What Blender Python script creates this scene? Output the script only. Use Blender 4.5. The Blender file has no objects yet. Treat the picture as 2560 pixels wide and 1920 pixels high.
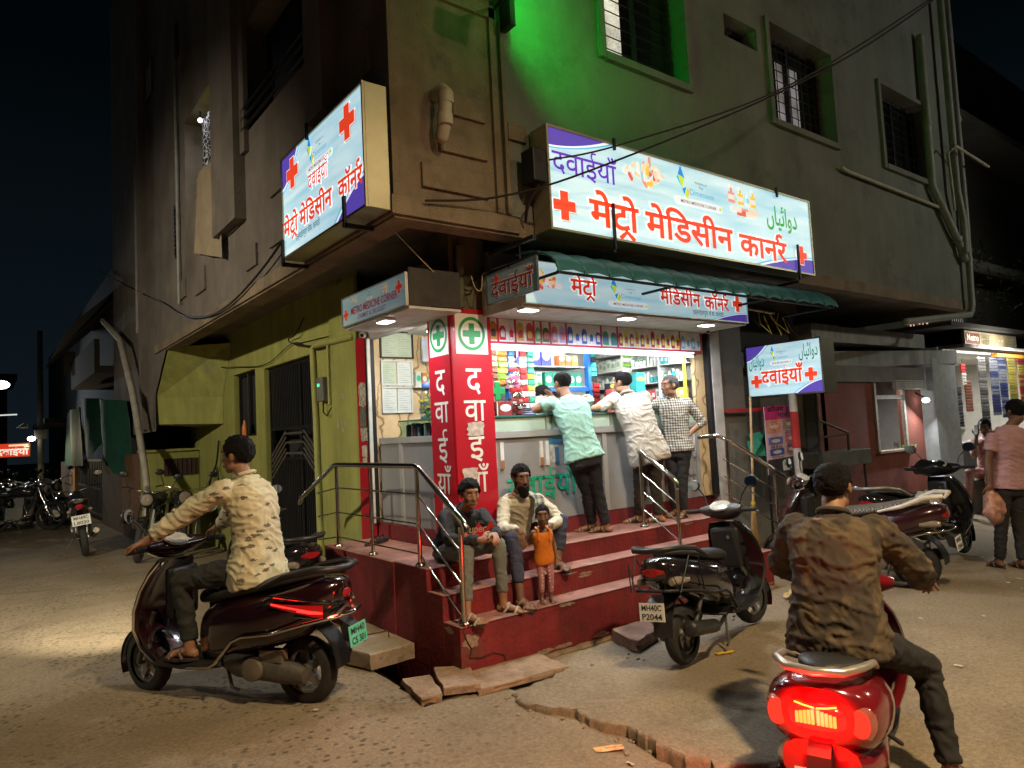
import bpy, bmesh, random
from math import *
from mathutils import Vector, Matrix, Euler, noise
random.seed(7)
V = Vector
SC = bpy.context.scene
COL = SC.collection

# ---------------------------------------------------------------- camera
CAM_H = 1.55
yaw, pitch, roll = radians(52.512), radians(3.931), radians(-2.926)
fw = V((cos(yaw)*cos(pitch), sin(yaw)*cos(pitch), sin(pitch)))
rt = V((sin(yaw), -cos(yaw), 0)); up = rt.cross(fw)
rt2 = cos(roll)*rt + sin(roll)*up; up2 = -sin(roll)*rt + cos(roll)*up
cd = bpy.data.cameras.new('camera'); cam = bpy.data.objects.new('camera', cd); COL.objects.link(cam)
cam.matrix_world = Matrix(((rt2.x, up2.x, -fw.x, 0), (rt2.y, up2.y, -fw.y, 0), (rt2.z, up2.z, -fw.z, CAM_H), (0, 0, 0, 1)))
cd.sensor_width = 36; cd.lens = 24.583; cd.clip_start = .05; cd.clip_end = 500
SC.camera = cam

# ---------------------------------------------------------------- night sky, exposure
w = bpy.data.worlds.new('World'); SC.world = w; w.use_nodes = True
nt = w.node_tree; nt.nodes.clear()
wo = nt.nodes.new('ShaderNodeOutputWorld'); wb = nt.nodes.new('ShaderNodeBackground')
tc = nt.nodes.new('ShaderNodeTexCoord'); sp = nt.nodes.new('ShaderNodeSeparateXYZ'); cr = nt.nodes.new('ShaderNodeValToRGB')
nt.links.new(tc.outputs['Generated'], sp.inputs[0]); nt.links.new(sp.outputs[2], cr.inputs[0])
cr.color_ramp.elements[0].color = (.0050, .0090, .0125, 1); cr.color_ramp.elements[1].color = (.0006, .0016, .0022, 1)
cr.color_ramp.elements[1].position = .45
nt.links.new(cr.outputs[0], wb.inputs[0]); wb.inputs[1].default_value = 1.0
nt.links.new(wb.outputs[0], wo.inputs[0])
vs = SC.view_settings; SC.display_settings.display_device = 'sRGB'
vs.view_transform = 'Standard'; vs.look = 'None'; vs.exposure = 0; vs.gamma = 1
SC.render.engine = 'CYCLES'
cy = SC.cycles; cy.use_denoising = True; cy.max_bounces = 6; cy.diffuse_bounces = 3; cy.glossy_bounces = 3; cy.transmission_bounces = 4; cy.transparent_max_bounces = 8
cy.sample_clamp_indirect = 4; cy.caustics_reflective = False; cy.caustics_refractive = False

# ---------------------------------------------------------------- helpers
def tag(o, label=None, cat=None, group=None, kind=None):
    if label: o['label'] = label
    if cat: o['category'] = cat
    if group: o['group'] = group
    if kind: o['kind'] = kind
    return o
def thing(name, label, cat, loc=(0, 0, 0), rz=0, group=None, rot=None):
    o = bpy.data.objects.new(name, None); COL.objects.link(o); o.empty_display_size = .1
    o.location = loc; o.rotation_euler = rot if rot else (0, 0, rz)
    return tag(o, label, cat, group)
def wmat(o):
    m = Matrix.Translation(o.location) @ Euler(o.rotation_euler).to_matrix().to_4x4()
    return wmat(o.parent) @ m if o.parent else m

MATS = {}
def mat(name, col, rough=.8, metal=0, var=.25, scale=6, bump=0, bscale=40, emit=None, es=1, spec=.5, alpha=None, trans=0, stain=None, coat=0, streak=0):
    """principled material, colour broken up by two octaves of noise"""
    if name in MATS: return MATS[name]
    m = bpy.data.materials.new(name); MATS[name] = m; m.use_nodes = True
    n = m.node_tree; b = n.nodes['Principled BSDF']
    b.inputs['Roughness'].default_value = rough; b.inputs['Metallic'].default_value = metal
    b.inputs['Specular IOR Level'].default_value = spec
    if coat: b.inputs['Coat Weight'].default_value = coat; b.inputs['Coat Roughness'].default_value = .08
    c4 = (*col, 1)
    t = n.nodes.new('ShaderNodeTexCoord')
    if var:
        nz = n.nodes.new('ShaderNodeTexNoise'); nz.inputs['Scale'].default_value = scale; nz.inputs['Detail'].default_value = 7; nz.inputs['Roughness'].default_value = .62
        n.links.new(t.outputs['Object'], nz.inputs['Vector'])
        r = n.nodes.new('ShaderNodeValToRGB'); r.color_ramp.elements[0].position = .3; r.color_ramp.elements[1].position = .7
        r.color_ramp.elements[0].color = (*[max(0, c*(1-var)) for c in col], 1); r.color_ramp.elements[1].color = (*[min(1, c*(1+var)) for c in col], 1)
        n.links.new(nz.outputs['Fac'], r.inputs[0]); out = r.outputs[0]
        if stain:
            n2 = n.nodes.new('ShaderNodeTexNoise'); n2.inputs['Scale'].default_value = stain[1]; n2.inputs['Detail'].default_value = 9; n2.inputs['Roughness'].default_value = .7
            n.links.new(t.outputs['Object'], n2.inputs['Vector'])
            r2 = n.nodes.new('ShaderNodeValToRGB'); r2.color_ramp.elements[0].position = stain[2]; r2.color_ramp.elements[1].position = stain[2]+.12
            n.links.new(n2.outputs['Fac'], r2.inputs[0])
            mx = n.nodes.new('ShaderNodeMix'); mx.data_type = 'RGBA'
            n.links.new(r2.outputs[0], mx.inputs[0]); n.links.new(out, mx.inputs[6]); mx.inputs[7].default_value = (*stain[0], 1); out = mx.outputs[2]
        if streak:
            mp = n.nodes.new('ShaderNodeMapping'); mp.inputs['Scale'].default_value = (4, 4, .35); n.links.new(t.outputs['Object'], mp.inputs[0])
            n3 = n.nodes.new('ShaderNodeTexNoise'); n3.inputs['Scale'].default_value = 1.6; n3.inputs['Detail'].default_value = 8; n3.inputs['Roughness'].default_value = .7; n.links.new(mp.outputs[0], n3.inputs['Vector'])
            r3 = n.nodes.new('ShaderNodeValToRGB'); r3.color_ramp.elements[0].position = .36; r3.color_ramp.elements[1].position = .62; r3.color_ramp.elements[0].color = (1-streak, 1-streak, 1-streak, 1); n.links.new(n3.outputs['Fac'], r3.inputs[0])
            m3 = n.nodes.new('ShaderNodeMix'); m3.data_type = 'RGBA'; m3.blend_type = 'MULTIPLY'; m3.inputs[0].default_value = 1; n.links.new(out, m3.inputs[6]); n.links.new(r3.outputs[0], m3.inputs[7]); out = m3.outputs[2]
        n.links.new(out, b.inputs['Base Color'])
    else: b.inputs['Base Color'].default_value = c4
    if bump:
        nb = n.nodes.new('ShaderNodeTexNoise'); nb.inputs['Scale'].default_value = bscale; nb.inputs['Detail'].default_value = 6
        n.links.new(t.outputs['Object'], nb.inputs['Vector'])
        bp = n.nodes.new('ShaderNodeBump'); bp.inputs['Strength'].default_value = bump; bp.inputs['Distance'].default_value = .02
        n.links.new(nb.outputs['Fac'], bp.inputs['Height']); n.links.new(bp.outputs[0], b.inputs['Normal'])
    if emit:
        b.inputs['Emission Color'].default_value = (*emit, 1); b.inputs['Emission Strength'].default_value = es
    if trans: b.inputs['Transmission Weight'].default_value = trans; b.inputs['IOR'].default_value = 1.3
    if alpha is not None: b.inputs['Alpha'].default_value = alpha
    return m

class MB:
    """collects shapes, then builds ONE mesh object"""
    def __init__(s): s.v = []; s.f = []; s.m = []; s.cur = 0
    def add(s, vs, fs):
        k = len(s.v); s.v += [V(p) for p in vs]; s.f += [tuple(i+k for i in f) for f in fs]; s.m += [s.cur]*len(fs); return s
    def box(s, x0, x1, y0, y1, z0, z1, M=None):
        p = [(x, y, z) for z in (z0, z1) for y in (y0, y1) for x in (x0, x1)]
        if M: p = [M @ V(q) for q in p]
        return s.add(p, [(0, 2, 3, 1), (4, 5, 7, 6), (0, 1, 5, 4), (2, 6, 7, 3), (0, 4, 6, 2), (1, 3, 7, 5)])
    def poly(s, pts): return s.add(pts, [tuple(range(len(pts)))])
    def prism(s, pts, d):
        n = len(pts); d = V(d); a = [V(p) for p in pts]
        return s.add(a+[p+d for p in a], [tuple(range(n-1, -1, -1)), tuple(range(n, 2*n))]+[(i, (i+1) % n, n+(i+1) % n, n+i) for i in range(n)])
    def loft(s, rings, caps=True, closed=True):
        n = len(rings[0]); fs = []
        for k in range(len(rings)-1):
            for i in range(n if closed else n-1):
                j = (i+1) % n; fs.append((k*n+i, k*n+j, (k+1)*n+j, (k+1)*n+i))
        if caps: fs += [tuple(range(n-1, -1, -1)), tuple((len(rings)-1)*n+i for i in range(n))]
        return s.add([p for r in rings for p in r], fs)
    def tube(s, pts, r, n=8, caps=True, ends=False):
        pts = [V(p) for p in pts]; R = r if isinstance(r, (list, tuple)) else [r]*len(pts)
        rings = []; u = None
        for k, p in enumerate(pts):
            d = (pts[min(k+1, len(pts)-1)]-pts[max(k-1, 0)])
            d = d.normalized() if d.length > 1e-9 else V((0, 0, 1))
            if u is None: u = d.orthogonal().normalized()
            else:
                u = u-d*u.dot(d); u = u.normalized() if u.length > 1e-6 else d.orthogonal().normalized()
            w_ = d.cross(u)
            rings.append([p+(u*cos(2*pi*i/n)+w_*sin(2*pi*i/n))*R[k] for i in range(n)])
        s.loft(rings, caps)
        if ends:
            s.sphere(pts[0], (R[0],)*3, n, max(4, n//2)); s.sphere(pts[-1], (R[-1],)*3, n, max(4, n//2))
        return s
    def sphere(s, c, r, n=12, m=8, M=None):
        c = V(c); r = (r,)*3 if isinstance(r, (int, float)) else r
        pts = []
        for j in range(m+1):
            a = pi*j/m
            for i in range(n):
                b = 2*pi*i/n; q = V((r[0]*sin(a)*cos(b), r[1]*sin(a)*sin(b), r[2]*cos(a)))
                pts.append(c+((M @ q) if M else q))
        return s.add(pts, [(j*n+i, (j+1)*n+i, (j+1)*n+(i+1) % n, j*n+(i+1) % n) for j in range(m) for i in range(n)])
    def lathe(s, prof, M=None, n=24, close=False):
        """profile of (radius, height) turned about local z"""
        rings = [[(r*cos(2*pi*i/n), r*sin(2*pi*i/n), z) for i in range(n)] for r, z in prof]
        if M: rings = [[M @ V(p) for p in r] for r in rings]
        if close: rings.append(rings[0])
        return s.loft(rings, caps=not close)
    def text(s, t, O, ux, uy, h, bold=0, width=None, align='L', lift=0, ref=None):
        """letters as flat outlines; h is the height of the em, width squeezes the line to a length"""
        vs_, fs_ = glyphs(t, bold)
        if not vs_: return s
        rv = glyphs(t, ref)[0] if ref is not None else vs_; x0 = min(p[0] for p in rv); x1 = max(p[0] for p in rv)
        k = (width/(x1-x0)) if width else h
        off = {'L': x0, 'C': (x0+x1)/2, 'R': x1}[align]
        O, ux, uy = V(O), V(ux), V(uy); nrm = ux.cross(uy)*lift
        return s.add([O+ux*((p[0]-off)*k)+uy*(p[1]*h)+nrm for p in vs_], fs_)
    def build(s, name, m, parent=None, smooth=False, world=True, bevel=0, local=False):
        me = bpy.data.meshes.new(name); o = bpy.data.objects.new(name, me); COL.objects.link(o)
        vs_ = s.v
        if parent:
            o.parent = parent
            if world and not local:
                iv = wmat(parent).inverted(); vs_ = [iv @ p for p in vs_]
        me.from_pydata(vs_, [], s.f)
        if isinstance(m, list) and len(s.m) == len(me.polygons): me.polygons.foreach_set('material_index', s.m)
        bm = bmesh.new(); bm.from_mesh(me)
        if smooth: bmesh.ops.remove_doubles(bm, verts=bm.verts, dist=1e-5)
        bmesh.ops.recalc_face_normals(bm, faces=bm.faces)
        if bevel:
            es_ = [e for e in bm.edges if len(e.link_faces) == 2 and e.calc_face_angle(0) > .5]
            bmesh.ops.bevel(bm, geom=es_, offset=bevel, segments=2, affect='EDGES', profile=.5)
        bm.to_mesh(me); bm.free()
        if smooth:
            me.polygons.foreach_set('use_smooth', [True]*len(me.polygons))
            try: me.set_sharp_from_angle(angle=radians(50 if smooth is True else smooth))
            except Exception: pass
        for k in (m if isinstance(m, list) else [m]): me.materials.append(k)
        return o

# text outlines and remeshing happen in a scratch scene that is thrown away
TMP = bpy.data.scenes.new('scratch')
GC = {}
def raw_glyphs(t, bold):
    c = bpy.data.curves.new('t', 'FONT'); c.body = t; c.resolution_u = 3; c.offset = bold; c.fill_mode = 'FRONT'; c.dimensions = '2D'
    o = bpy.data.objects.new('t', c); TMP.collection.objects.link(o)
    vl = TMP.view_layers[0]; vl.update()
    me = o.evaluated_get(vl.depsgraph).to_mesh()
    vs_ = [(p.co.x, p.co.y) for p in me.vertices]; fs_ = [tuple(p.vertices) for p in me.polygons]
    bpy.data.objects.remove(o); bpy.data.curves.remove(c)
    return vs_, fs_
def stroke(pts, r):
    """flat ribbon along a 2D line"""
    L, Rr = [], []
    for i, p in enumerate(pts):
        a = V(pts[max(i-1, 0)]); b = V(pts[min(i+1, len(pts)-1)]); d = (b-a).normalized(); n_ = V((-d.y, d.x))*r
        L.append(tuple(V(p)+n_)); Rr.append(tuple(V(p)-n_))
    n = len(pts)
    return L+Rr, [(i, i+1, n+i+1, n+i) for i in range(n-1)]
def glyphs(t, bold):
    """'{' draws the ra-stroke under the letter before it, '}' the reph hook above it"""
    if (t, bold) in GC: return GC[t, bold]
    if '{' in t or '}' in t:
        clean = t.replace('{', '').replace('}', '')
        vs_, fs_ = (list(q) for q in raw_glyphs(clean, bold))
        pre = ''; r = .04+bold
        for i, ch in enumerate(t):
            if ch in '{}':
                pw = raw_glyphs('|'+pre+'|', 0)[0]; x = max(p[0] for p in pw)-.25
                if ch == '{': a, b = stroke([(x-.47, -.24), (x-.27, -.03), (x-.05, -.24)], r)
                else: a, b = stroke([(x-.1, .64), (x-.17, .74), (x-.13, .84), (x-.02, .87), (x+.07, .81)], r)
                k = len(vs_); vs_ += a; fs_ += [tuple(q+k for q in f) for f in b]
            else: pre += ch
    else: vs_, fs_ = raw_glyphs(t, bold)
    GC[t, bold] = (vs_, fs_); return vs_, fs_
def remeshed(mb, voxel, smooth=4, fn=None):
    """one continuous surface grown over overlapping shapes"""
    me = bpy.data.meshes.new('r'); me.from_pydata(mb.v, [], mb.f)
    bm = bmesh.new(); bm.from_mesh(me); bmesh.ops.recalc_face_normals(bm, faces=bm.faces); bm.to_mesh(me); bm.free()
    o = bpy.data.objects.new('r', me); TMP.collection.objects.link(o)
    r = o.modifiers.new('r', 'REMESH'); r.mode = 'VOXEL'; r.voxel_size = voxel; r.use_smooth_shade = True
    if smooth:
        q = o.modifiers.new('s', 'SMOOTH'); q.iterations = smooth; q.factor = .5
    vl = TMP.view_layers[0]; vl.update()
    e = o.evaluated_get(vl.depsgraph).to_mesh()
    out = MB(); nn = [p.normal.copy() for p in e.vertices]
    out.v = [p.co.copy() for p in e.vertices]; out.f = [tuple(p.vertices) for p in e.polygons]
    if fn: out.v = [fn(p, n_) for p, n_ in zip(out.v, nn)]
    bpy.data.objects.remove(o); bpy.data.meshes.remove(me)
    return out
def area(name, parent, loc, d, size, col, power, spread=180):
    """the light a lamp gives off; it belongs to the lamp it is parented to"""
    l = bpy.data.lights.new(name, 'AREA'); l.shape = 'RECTANGLE'; l.size, l.size_y = size; l.energy = power; l.color = col; l.spread = radians(spread)
    o = bpy.data.objects.new(name, l); COL.objects.link(o)
    q = V(d).to_track_quat('-Z', 'Y'); M = Matrix.Translation(V(loc)) @ q.to_matrix().to_4x4()
    if parent: o.parent = parent; M = wmat(parent).inverted() @ M
    o.matrix_local = M if parent else M
    if not parent: o.matrix_world = M
    return o
def spot(name, parent, loc, d, angle, col, power, blend=.4, rad=.05):
    l = bpy.data.lights.new(name, 'SPOT'); l.energy = power; l.color = col; l.spot_size = radians(angle); l.spot_blend = blend; l.shadow_soft_size = rad
    o = bpy.data.objects.new(name, l); COL.objects.link(o)
    M = Matrix.Translation(V(loc)) @ V(d).to_track_quat('-Z', 'Y').to_matrix().to_4x4()
    if parent: o.parent = parent; M = wmat(parent).inverted() @ M; o.matrix_local = M
    else: o.matrix_world = M
    return o
def copy_tree(o, parent=None):
    c = o.copy(); COL.objects.link(c); c.parent = parent
    for ch in [q for q in bpy.data.objects if q.parent == o]: copy_tree(ch, c)
    return c
X_, Y_, Z_ = V((1, 0, 0)), V((0, 1, 0)), V((0, 0, 1))
# ================================================================ street lamps that light the junction (outside the frame)
def street_lamp(label, base, head, col, power, aim, rad=.18, cone=125):
    t = thing('street_lamp', label, 'street lamp', base)
    b, h = V(base), V(head)
    p = MB(); p.tube([b, b+Z_*1.2, V((b.x, b.y, h.z-.3))], [.09, .075, .05], 10); p.tube([(b.x, b.y, h.z-.3), (b.x*.6+h.x*.4, b.y*.6+h.y*.4, h.z+.1), h+Z_*.08], .03, 8)
    p.build('pole', mat('galvanised', (.25, .25, .24), .5, .6), t, smooth=True)
    q = MB(); q.sphere(h+Z_*.06, (.28, .16, .07)); q.build('lamp_head', mat('galvanised', (.25, .25, .24)), t, smooth=True)
    e = MB(); e.sphere(h-Z_*.01, (.2, .11, .05)); e.build('diffuser', mat('sodium_glow', (.8, .7, .5), emit=(1, .75, .4), es=8, var=0), t, smooth=True)
    spot('lamp_light', t, h-Z_*.09, V(aim)-h, cone, col, power, .8, rad)
street_lamp('tall street lamp with warm light at the right behind the viewer', (6.5, -5.2, 0), (6.0, -4.3, 6.6), (1, .74, .42), 640, (3.6, 2.0, 1), cone=125)
street_lamp('extra unseen street lamp added over the junction to brighten the road', (1.2, -3.6, 0), (2.0, -1.3, 6.3), (1, .74, .42), 2700, (2.3, .6, 0), cone=112)  # second lamp, added out of view to lift the road brightness
street_lamp('street lamp further along the right street shining on the tall wall', (15.5, -3.2, 0), (14.5, -2.2, 5.7), (.90, .92, .76), 760, (11, 4.6, 2.6), cone=130)
street_lamp('street lamp beyond the left frame edge lighting the side wall', (-5.0, 5.5, 0), (-4.4, 5.8, 5.2), (1, .86, .62), 2300, (2.4, 10.3, .5), cone=86)

# ================================================================ ground
def ground_z(x, y):
    z = .012*noise.fractal(V((x*.7, y*.7, 0)), 1, 2, 3)
    z -= .17*exp(-((x-3.3)**2+(y-1.6)**2)/1.3)
    z -= .03*exp(-((y-3.6)**2)/.25)*(1 if x > 2.6 else 0)          # worn strip along the steps
    e = (2.45+.05*sin(y*7)) if y < 3.4 else 99
    if False: z += .035*min(1, max(0, (x-crack_x(y))/.05)) * max(0, min(1, (3.45-y)/.3))*max(0, min(1, (4-x)/1.0))
    return z
def crack_x(y):
    P_ = [(2.2, 2.63), (2.48, 2.65), (2.64, 2.66), (2.84, 2.58), (2.96, 2.60), (3.11, 2.48), (3.26, 2.44), (3.45, 2.53)]
    for (a, b), (c, d) in zip(P_, P_[1:]):
        if a <= y <= c: return b+(d-b)*(y-a)/(c-a)+.02*noise.noise(V((y*19, 3, 1)))
    return 99
PIT = [(2.06, 3.66), (2.10, 4.05), (2.13, 4.45), (2.2, 4.9), (2.47, 4.9), (2.47, 3.9), (2.40, 3.62)]
def inside(x, y, P_):
    c = False
    for (a, b), (d, e) in zip(P_, P_[1:]+P_[:1]):
        if (b > y) != (e > y) and x < (d-a)*(y-b)/(e-b)+a: c = not c
    return c
g = MB()
def axis(fine0, fine1, step, lo, hi):
    a = []; x = fine0
    while x <= fine1+1e-6: a.append(x); x += step
    s_ = step; x = fine1
    while x < hi: s_ *= 1.3; x += s_; a.append(x)
    s_ = step; x = fine0
    while x > lo: s_ *= 1.3; x -= s_; a.insert(0, x)
    return a
gx, gy = axis(.4, 5.2, .035, -90, 160), axis(.6, 5.2, .035, -60, 160)
g.v = [V((x, y, ground_z(x, y))) for y in gy for x in gx]; n = len(gx)
g.f = [(j*n+i, j*n+i+1, (j+1)*n+i+1, (j+1)*n+i) for j in range(len(gy)-1) for i in range(n-1)
       if not inside((gx[i]+gx[i+1])/2, (gy[j]+gy[j+1])/2, PIT)]
def ground_mat():
    m = bpy.data.materials.new('dusty_road'); m.use_nodes = True; N = m.node_tree; b = N.nodes['Principled BSDF']; L = N.links.new
    t = N.nodes.new('ShaderNodeTexCoord')
    def nz(sc, det=8, ro=.65):
        q = N.nodes.new('ShaderNodeTexNoise'); q.inputs['Scale'].default_value = sc; q.inputs['Detail'].default_value = det; q.inputs['Roughness'].default_value = ro; L(t.outputs['Object'], q.inputs[0]); return q.outputs[0]
    def ramp(x, a, b_, ca, cb):
        q = N.nodes.new('ShaderNodeValToRGB'); q.color_ramp.elements[0].position = a; q.color_ramp.elements[1].position = b_; q.color_ramp.elements[0].color = (*ca, 1); q.color_ramp.elements[1].color = (*cb, 1); L(x, q.inputs[0]); return q.outputs[0]
    def mix(f, a, b_, mode='MIX'):
        q = N.nodes.new('ShaderNodeMix'); q.data_type = 'RGBA'; q.blend_type = mode
        if isinstance(f, (int, float)): q.inputs[0].default_value = f
        else: L(f, q.inputs[0])
        L(a, q.inputs[6])
        if isinstance(b_, tuple): q.inputs[7].default_value = (*b_, 1)
        else: L(b_, q.inputs[7])
        return q.outputs[2]
    base = ramp(nz(1.1), .3, .72, (.205, .160, .108), (.35, .285, .20))
    fine = ramp(nz(42, 8, .85), .28, .72, (.38, .38, .38), (1.35, 1.35, 1.35))
    c = mix(1, base, fine, 'MULTIPLY')
    grit = ramp(nz(230, 3, .7), .62, .72, (0, 0, 0), (1, 1, 1)); c = mix(grit, c, (.40, .34, .27))
    # worn patch where the dark stones show through
    vo = N.nodes.new('ShaderNodeTexVoronoi'); vo.inputs['Scale'].default_value = 22; vo.feature = 'F1'; vo.inputs['Randomness'].default_value = 1; L(t.outputs['Object'], vo.inputs[0])
    st = ramp(vo.outputs['Distance'], .25, .42, (1, 1, 1), (0, 0, 0))
    patch = ramp(nz(.9, 3), .40, .55, (0, 0, 0), (1, 1, 1))
    sel = ramp(vo.outputs['Color'], .35, .5, (0, 0, 0), (.75, .75, .75))
    sx_ = N.nodes.new('ShaderNodeSeparateXYZ'); L(t.outputs['Object'], sx_.inputs[0]); mr_ = N.nodes.new('ShaderNodeMapRange'); L(sx_.outputs[0], mr_.inputs[0]); mr_.inputs[1].default_value = 2.6; mr_.inputs[2].default_value = 1.6; patch = mix(1, patch, mr_.outputs[0], 'MULTIPLY')
    f = mix(1, mix(1, st, patch, 'MULTIPLY'), sel, 'MULTIPLY'); c = mix(f, c, (.055, .05, .036))
    damp = ramp(nz(.55, 9, .6), .55, .66, (0, 0, 0), (.55, .55, .55)); c = mix(damp, c, (.10, .076, .052))
    # hair cracks
    wn = nz(3, 4); vc = N.nodes.new('ShaderNodeTexVoronoi'); vc.feature = 'DISTANCE_TO_EDGE'; vc.inputs['Scale'].default_value = .6
    ad = N.nodes.new('ShaderNodeMix'); ad.data_type = 'VECTOR'; ad.inputs[0].default_value = .35; L(t.outputs['Object'], ad.inputs[4]); L(wn, ad.inputs[5]); L(ad.outputs[1], vc.inputs[0])
    ck = ramp(vc.outputs[0], .001, .006, (1, 1, 1), (0, 0, 0)); ck = mix(1, ck, ramp(nz(.8, 4), .52, .62, (0, 0, 0), (.7, .7, .7)), 'MULTIPLY'); c = mix(ck, c, (.06, .048, .036))
    L(c, b.inputs['Base Color']); b.inputs['Roughness'].default_value = .92; b.inputs['Specular IOR Level'].default_value = .25
    bp = N.nodes.new('ShaderNodeBump'); bp.inputs['Strength'].default_value = .9; bp.inputs['Distance'].default_value = .012
    bh = mix(.5, nz(60, 6, .8), nz(9, 6, .7)); L(mix(f, bh, (.2, .2, .2)), bp.inputs['Height']); L(bp.outputs[0], b.inputs['Normal'])
    return m
go = g.build('ground', ground_mat(), smooth=True); tag(go, kind='structure')
pit = MB(); pr = [V((x, y, .0)) for x, y in PIT]
pit.loft([[p+Z_*.01 for p in pr], [p-Z_*.45 for p in pr]], caps=False); pit.poly([p-Z_*.45 for p in pr])
tag(pit.build('drain', mat('drain_mud', (.03, .026, .02), .9, bump=.4)), kind='structure')
def rough_slab(name, label, cat, pts, z0, z1, m, wob=.012, parent=None):
    ring = []
    for (a, b) in zip(pts, pts[1:]+pts[:1]):
        for k in range(6): ring.append(V((a[0]+(b[0]-a[0])*k/6, a[1]+(b[1]-a[1])*k/6, 0)))
    jit = lambda p, s: p+V((noise.noise(p*9+V((s, 0, 0))), noise.noise(p*9+V((0, s, 0))), 0))*wob
    z0 = (z0,)*3 if not isinstance(z0, tuple) else z0
    q = MB(); q.loft([[jit(p, 1)+Z_*z0[0] for p in ring], [jit(p, 2)+Z_*((z0[0]+z1)/2+.006*noise.noise(p*20)) for p in ring], [jit(p, 3)+Z_*(z1-.008) for p in ring], [jit(p, 3)*1+Z_*z1+(V((sum(c.x for c in ring)/len(ring), sum(c.y for c in ring)/len(ring), 0))-p)*.02 for p in ring]])
    o = q.build(name, m, parent, smooth=20); 
    if not parent: tag(o, label, cat)
    return o
conc = mat('old_concrete', (.27, .225, .16), .95, var=.3, scale=5, bump=.5, bscale=35, stain=((.10, .08, .055), 2.5, .55))
dcov = thing('drain_cover', 'thick rough concrete drain cover slab with an iron lifting loop', 'drain cover', (2.3, 4.6, 0))
rough_slab('slab', '', '', [(2.09, 4.43), (2.435, 4.45), (2.44, 5.2), (2.2, 5.28), (2.0, 4.85)], .01, .115, conc, parent=dcov)
l = MB(); l.tube([(2.2, 4.75, .11), (2.2, 4.75, .155), (2.36, 4.70, .165), (2.37, 4.70, .11)], .006, 6); l.build('lifting_loop', mat('rust_iron', (.09, .05, .03), .7, .5), dcov)
stone = mat('sandstone_slab', (.27, .19, .13), .9, var=.35, scale=9, bump=.6, stain=((.45, .36, .27), 3, .6))
rough_slab('stone_slab', 'long flat sandstone slab bridging the drain at the foot of the steps', 'stone slab', [(2.36, 3.56), (3.02, 3.49), (3.06, 3.84), (2.50, 3.88)], .0, .035, stone, .014)
rough_slab('stone_slab', 'square sandstone slab in the middle of the drain slabs', 'stone slab', [(2.19, 3.67), (2.385, 3.57), (2.53, 3.91), (2.345, 4.05)], .02, .062, stone, .012)
rough_slab('stone_slab', 'small broken sandstone slab at the left end of the drain slabs', 'stone slab', [(2.04, 3.67), (2.165, 3.64), (2.29, 3.985), (2.11, 4.05)], .0, .045, stone, .014)
rough_slab('stepping_stone', 'rough red-brown stone step lying in front of the bottom stair', 'step', [(3.66, 3.50), (3.98, 3.58), (4.16, 3.83), (3.76, 3.85)], -.03, .05, mat('red_stone', (.22, .12, .085), .9, bump=.6, stain=((.30, .21, .15), 3, .5)), .025)

# broken edge of the concrete road slab: high along the crack, sinking into the road on the right
bp_ = [(2.53, 3.45), (2.44, 3.26), (2.48, 3.11), (2.60, 2.96), (2.58, 2.84), (2.66, 2.64), (2.65, 2.48), (2.63, 2.27), (2.70, 2.10), (3.0, 2.0), (3.5, 2.15), (4.0, 2.6), (3.9, 3.05), (3.45, 3.3), (3.0, 3.5)]
bz = [.018, .024, .026, .024, .023, .022, .02, .018, .010, -.02, -.03, -.03, -.03, -.01, .035]
rg, rz_ = [], []
for k in range(len(bp_)):
    a, c_ = bp_[k], bp_[(k+1) % len(bp_)]
    for i in range(9):
        t_ = i/9; x, y = a[0]+(c_[0]-a[0])*t_, a[1]+(c_[1]-a[1])*t_; j_ = .035 if (k < 8 or k == 14) else .0
        rg.append(V((x+j_*noise.noise(V((x*16, y*16, 0)))+j_*.5*noise.noise(V((x*45, y*45, 2))), y+j_*noise.noise(V((x*16, y*16, 5)))+j_*.5*noise.noise(V((x*45, y*45, 7))), 0))); rz_.append(bz[k]+(bz[(k+1) % len(bz)]-bz[k])*t_)
cn = V((3.15, 2.75, 0)); q = MB(); rings = []
for s_, dz in ((1.0, None), (.992, -.016), (.982, -.006), (.965, 0), (.8, .002), (.6, .0), (.35, -.002), (.08, -.004)):
    rings.append([cn+(p-cn)*s_+Z_*((z if dz is None or s_ > .95 else z*s_+.008*(1-s_))+(dz if dz else 0)+.010*noise.noise(V((p.x*s_*6, p.y*s_*6, 1)))+ground_z(p.x, p.y)*.3 if dz is not None else -.08) for p, z in zip(rg, rz_)])
q.loft(rings)
tag(q.build('broken_pavement', bpy.data.materials['dusty_road'], smooth=40), kind='structure')

# ================================================================ red steps and landing that wrap round the shop
def red_mat(name, col, worn):
    return mat(name, col, .75, var=.32, scale=4, bump=.4, bscale=30, stain=(worn, 2.6, .56), streak=.3)
tread_m = red_mat('worn_red_tread', (.33, .155, .125), (.40, .29, .23)); riser_m = red_mat('red_riser', (.18, .014, .018), (.15, .05, .04))
st = thing('shop_steps', 'red painted concrete steps and landing wrapping round the corner shop', 'steps', (4.2, 4.2, 0))
X0, X1 = 2.45, 5.96
q = MB()
q.box(X0, X1, 3.87, 4.07, -.35, .315); q.box(X0, X1, 4.07, 4.27, -.35, .485); q.box(X0, X1, 4.27, 4.735, -.35, .635)
q.box(2.44, 2.968, 4.735, 6.02, -.35, .635)
q.box(3.03, 6.3, 4.735, 6.2, -.35, .775)
q.build('stair_block', riser_m, st, bevel=.006)
q = MB(); wv = lambda x0, x1, y0, y1, z: q.box(x0, x1, y0, y1, z, z+.006)
wv(X0, X1, 3.86, 4.07, .3155); wv(X0, X1, 4.06, 4.27, .4855); wv(X0, X1, 4.26, 4.735, .6355); wv(2.43, 2.968, 4.736, 6.02, .6355)
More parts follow.
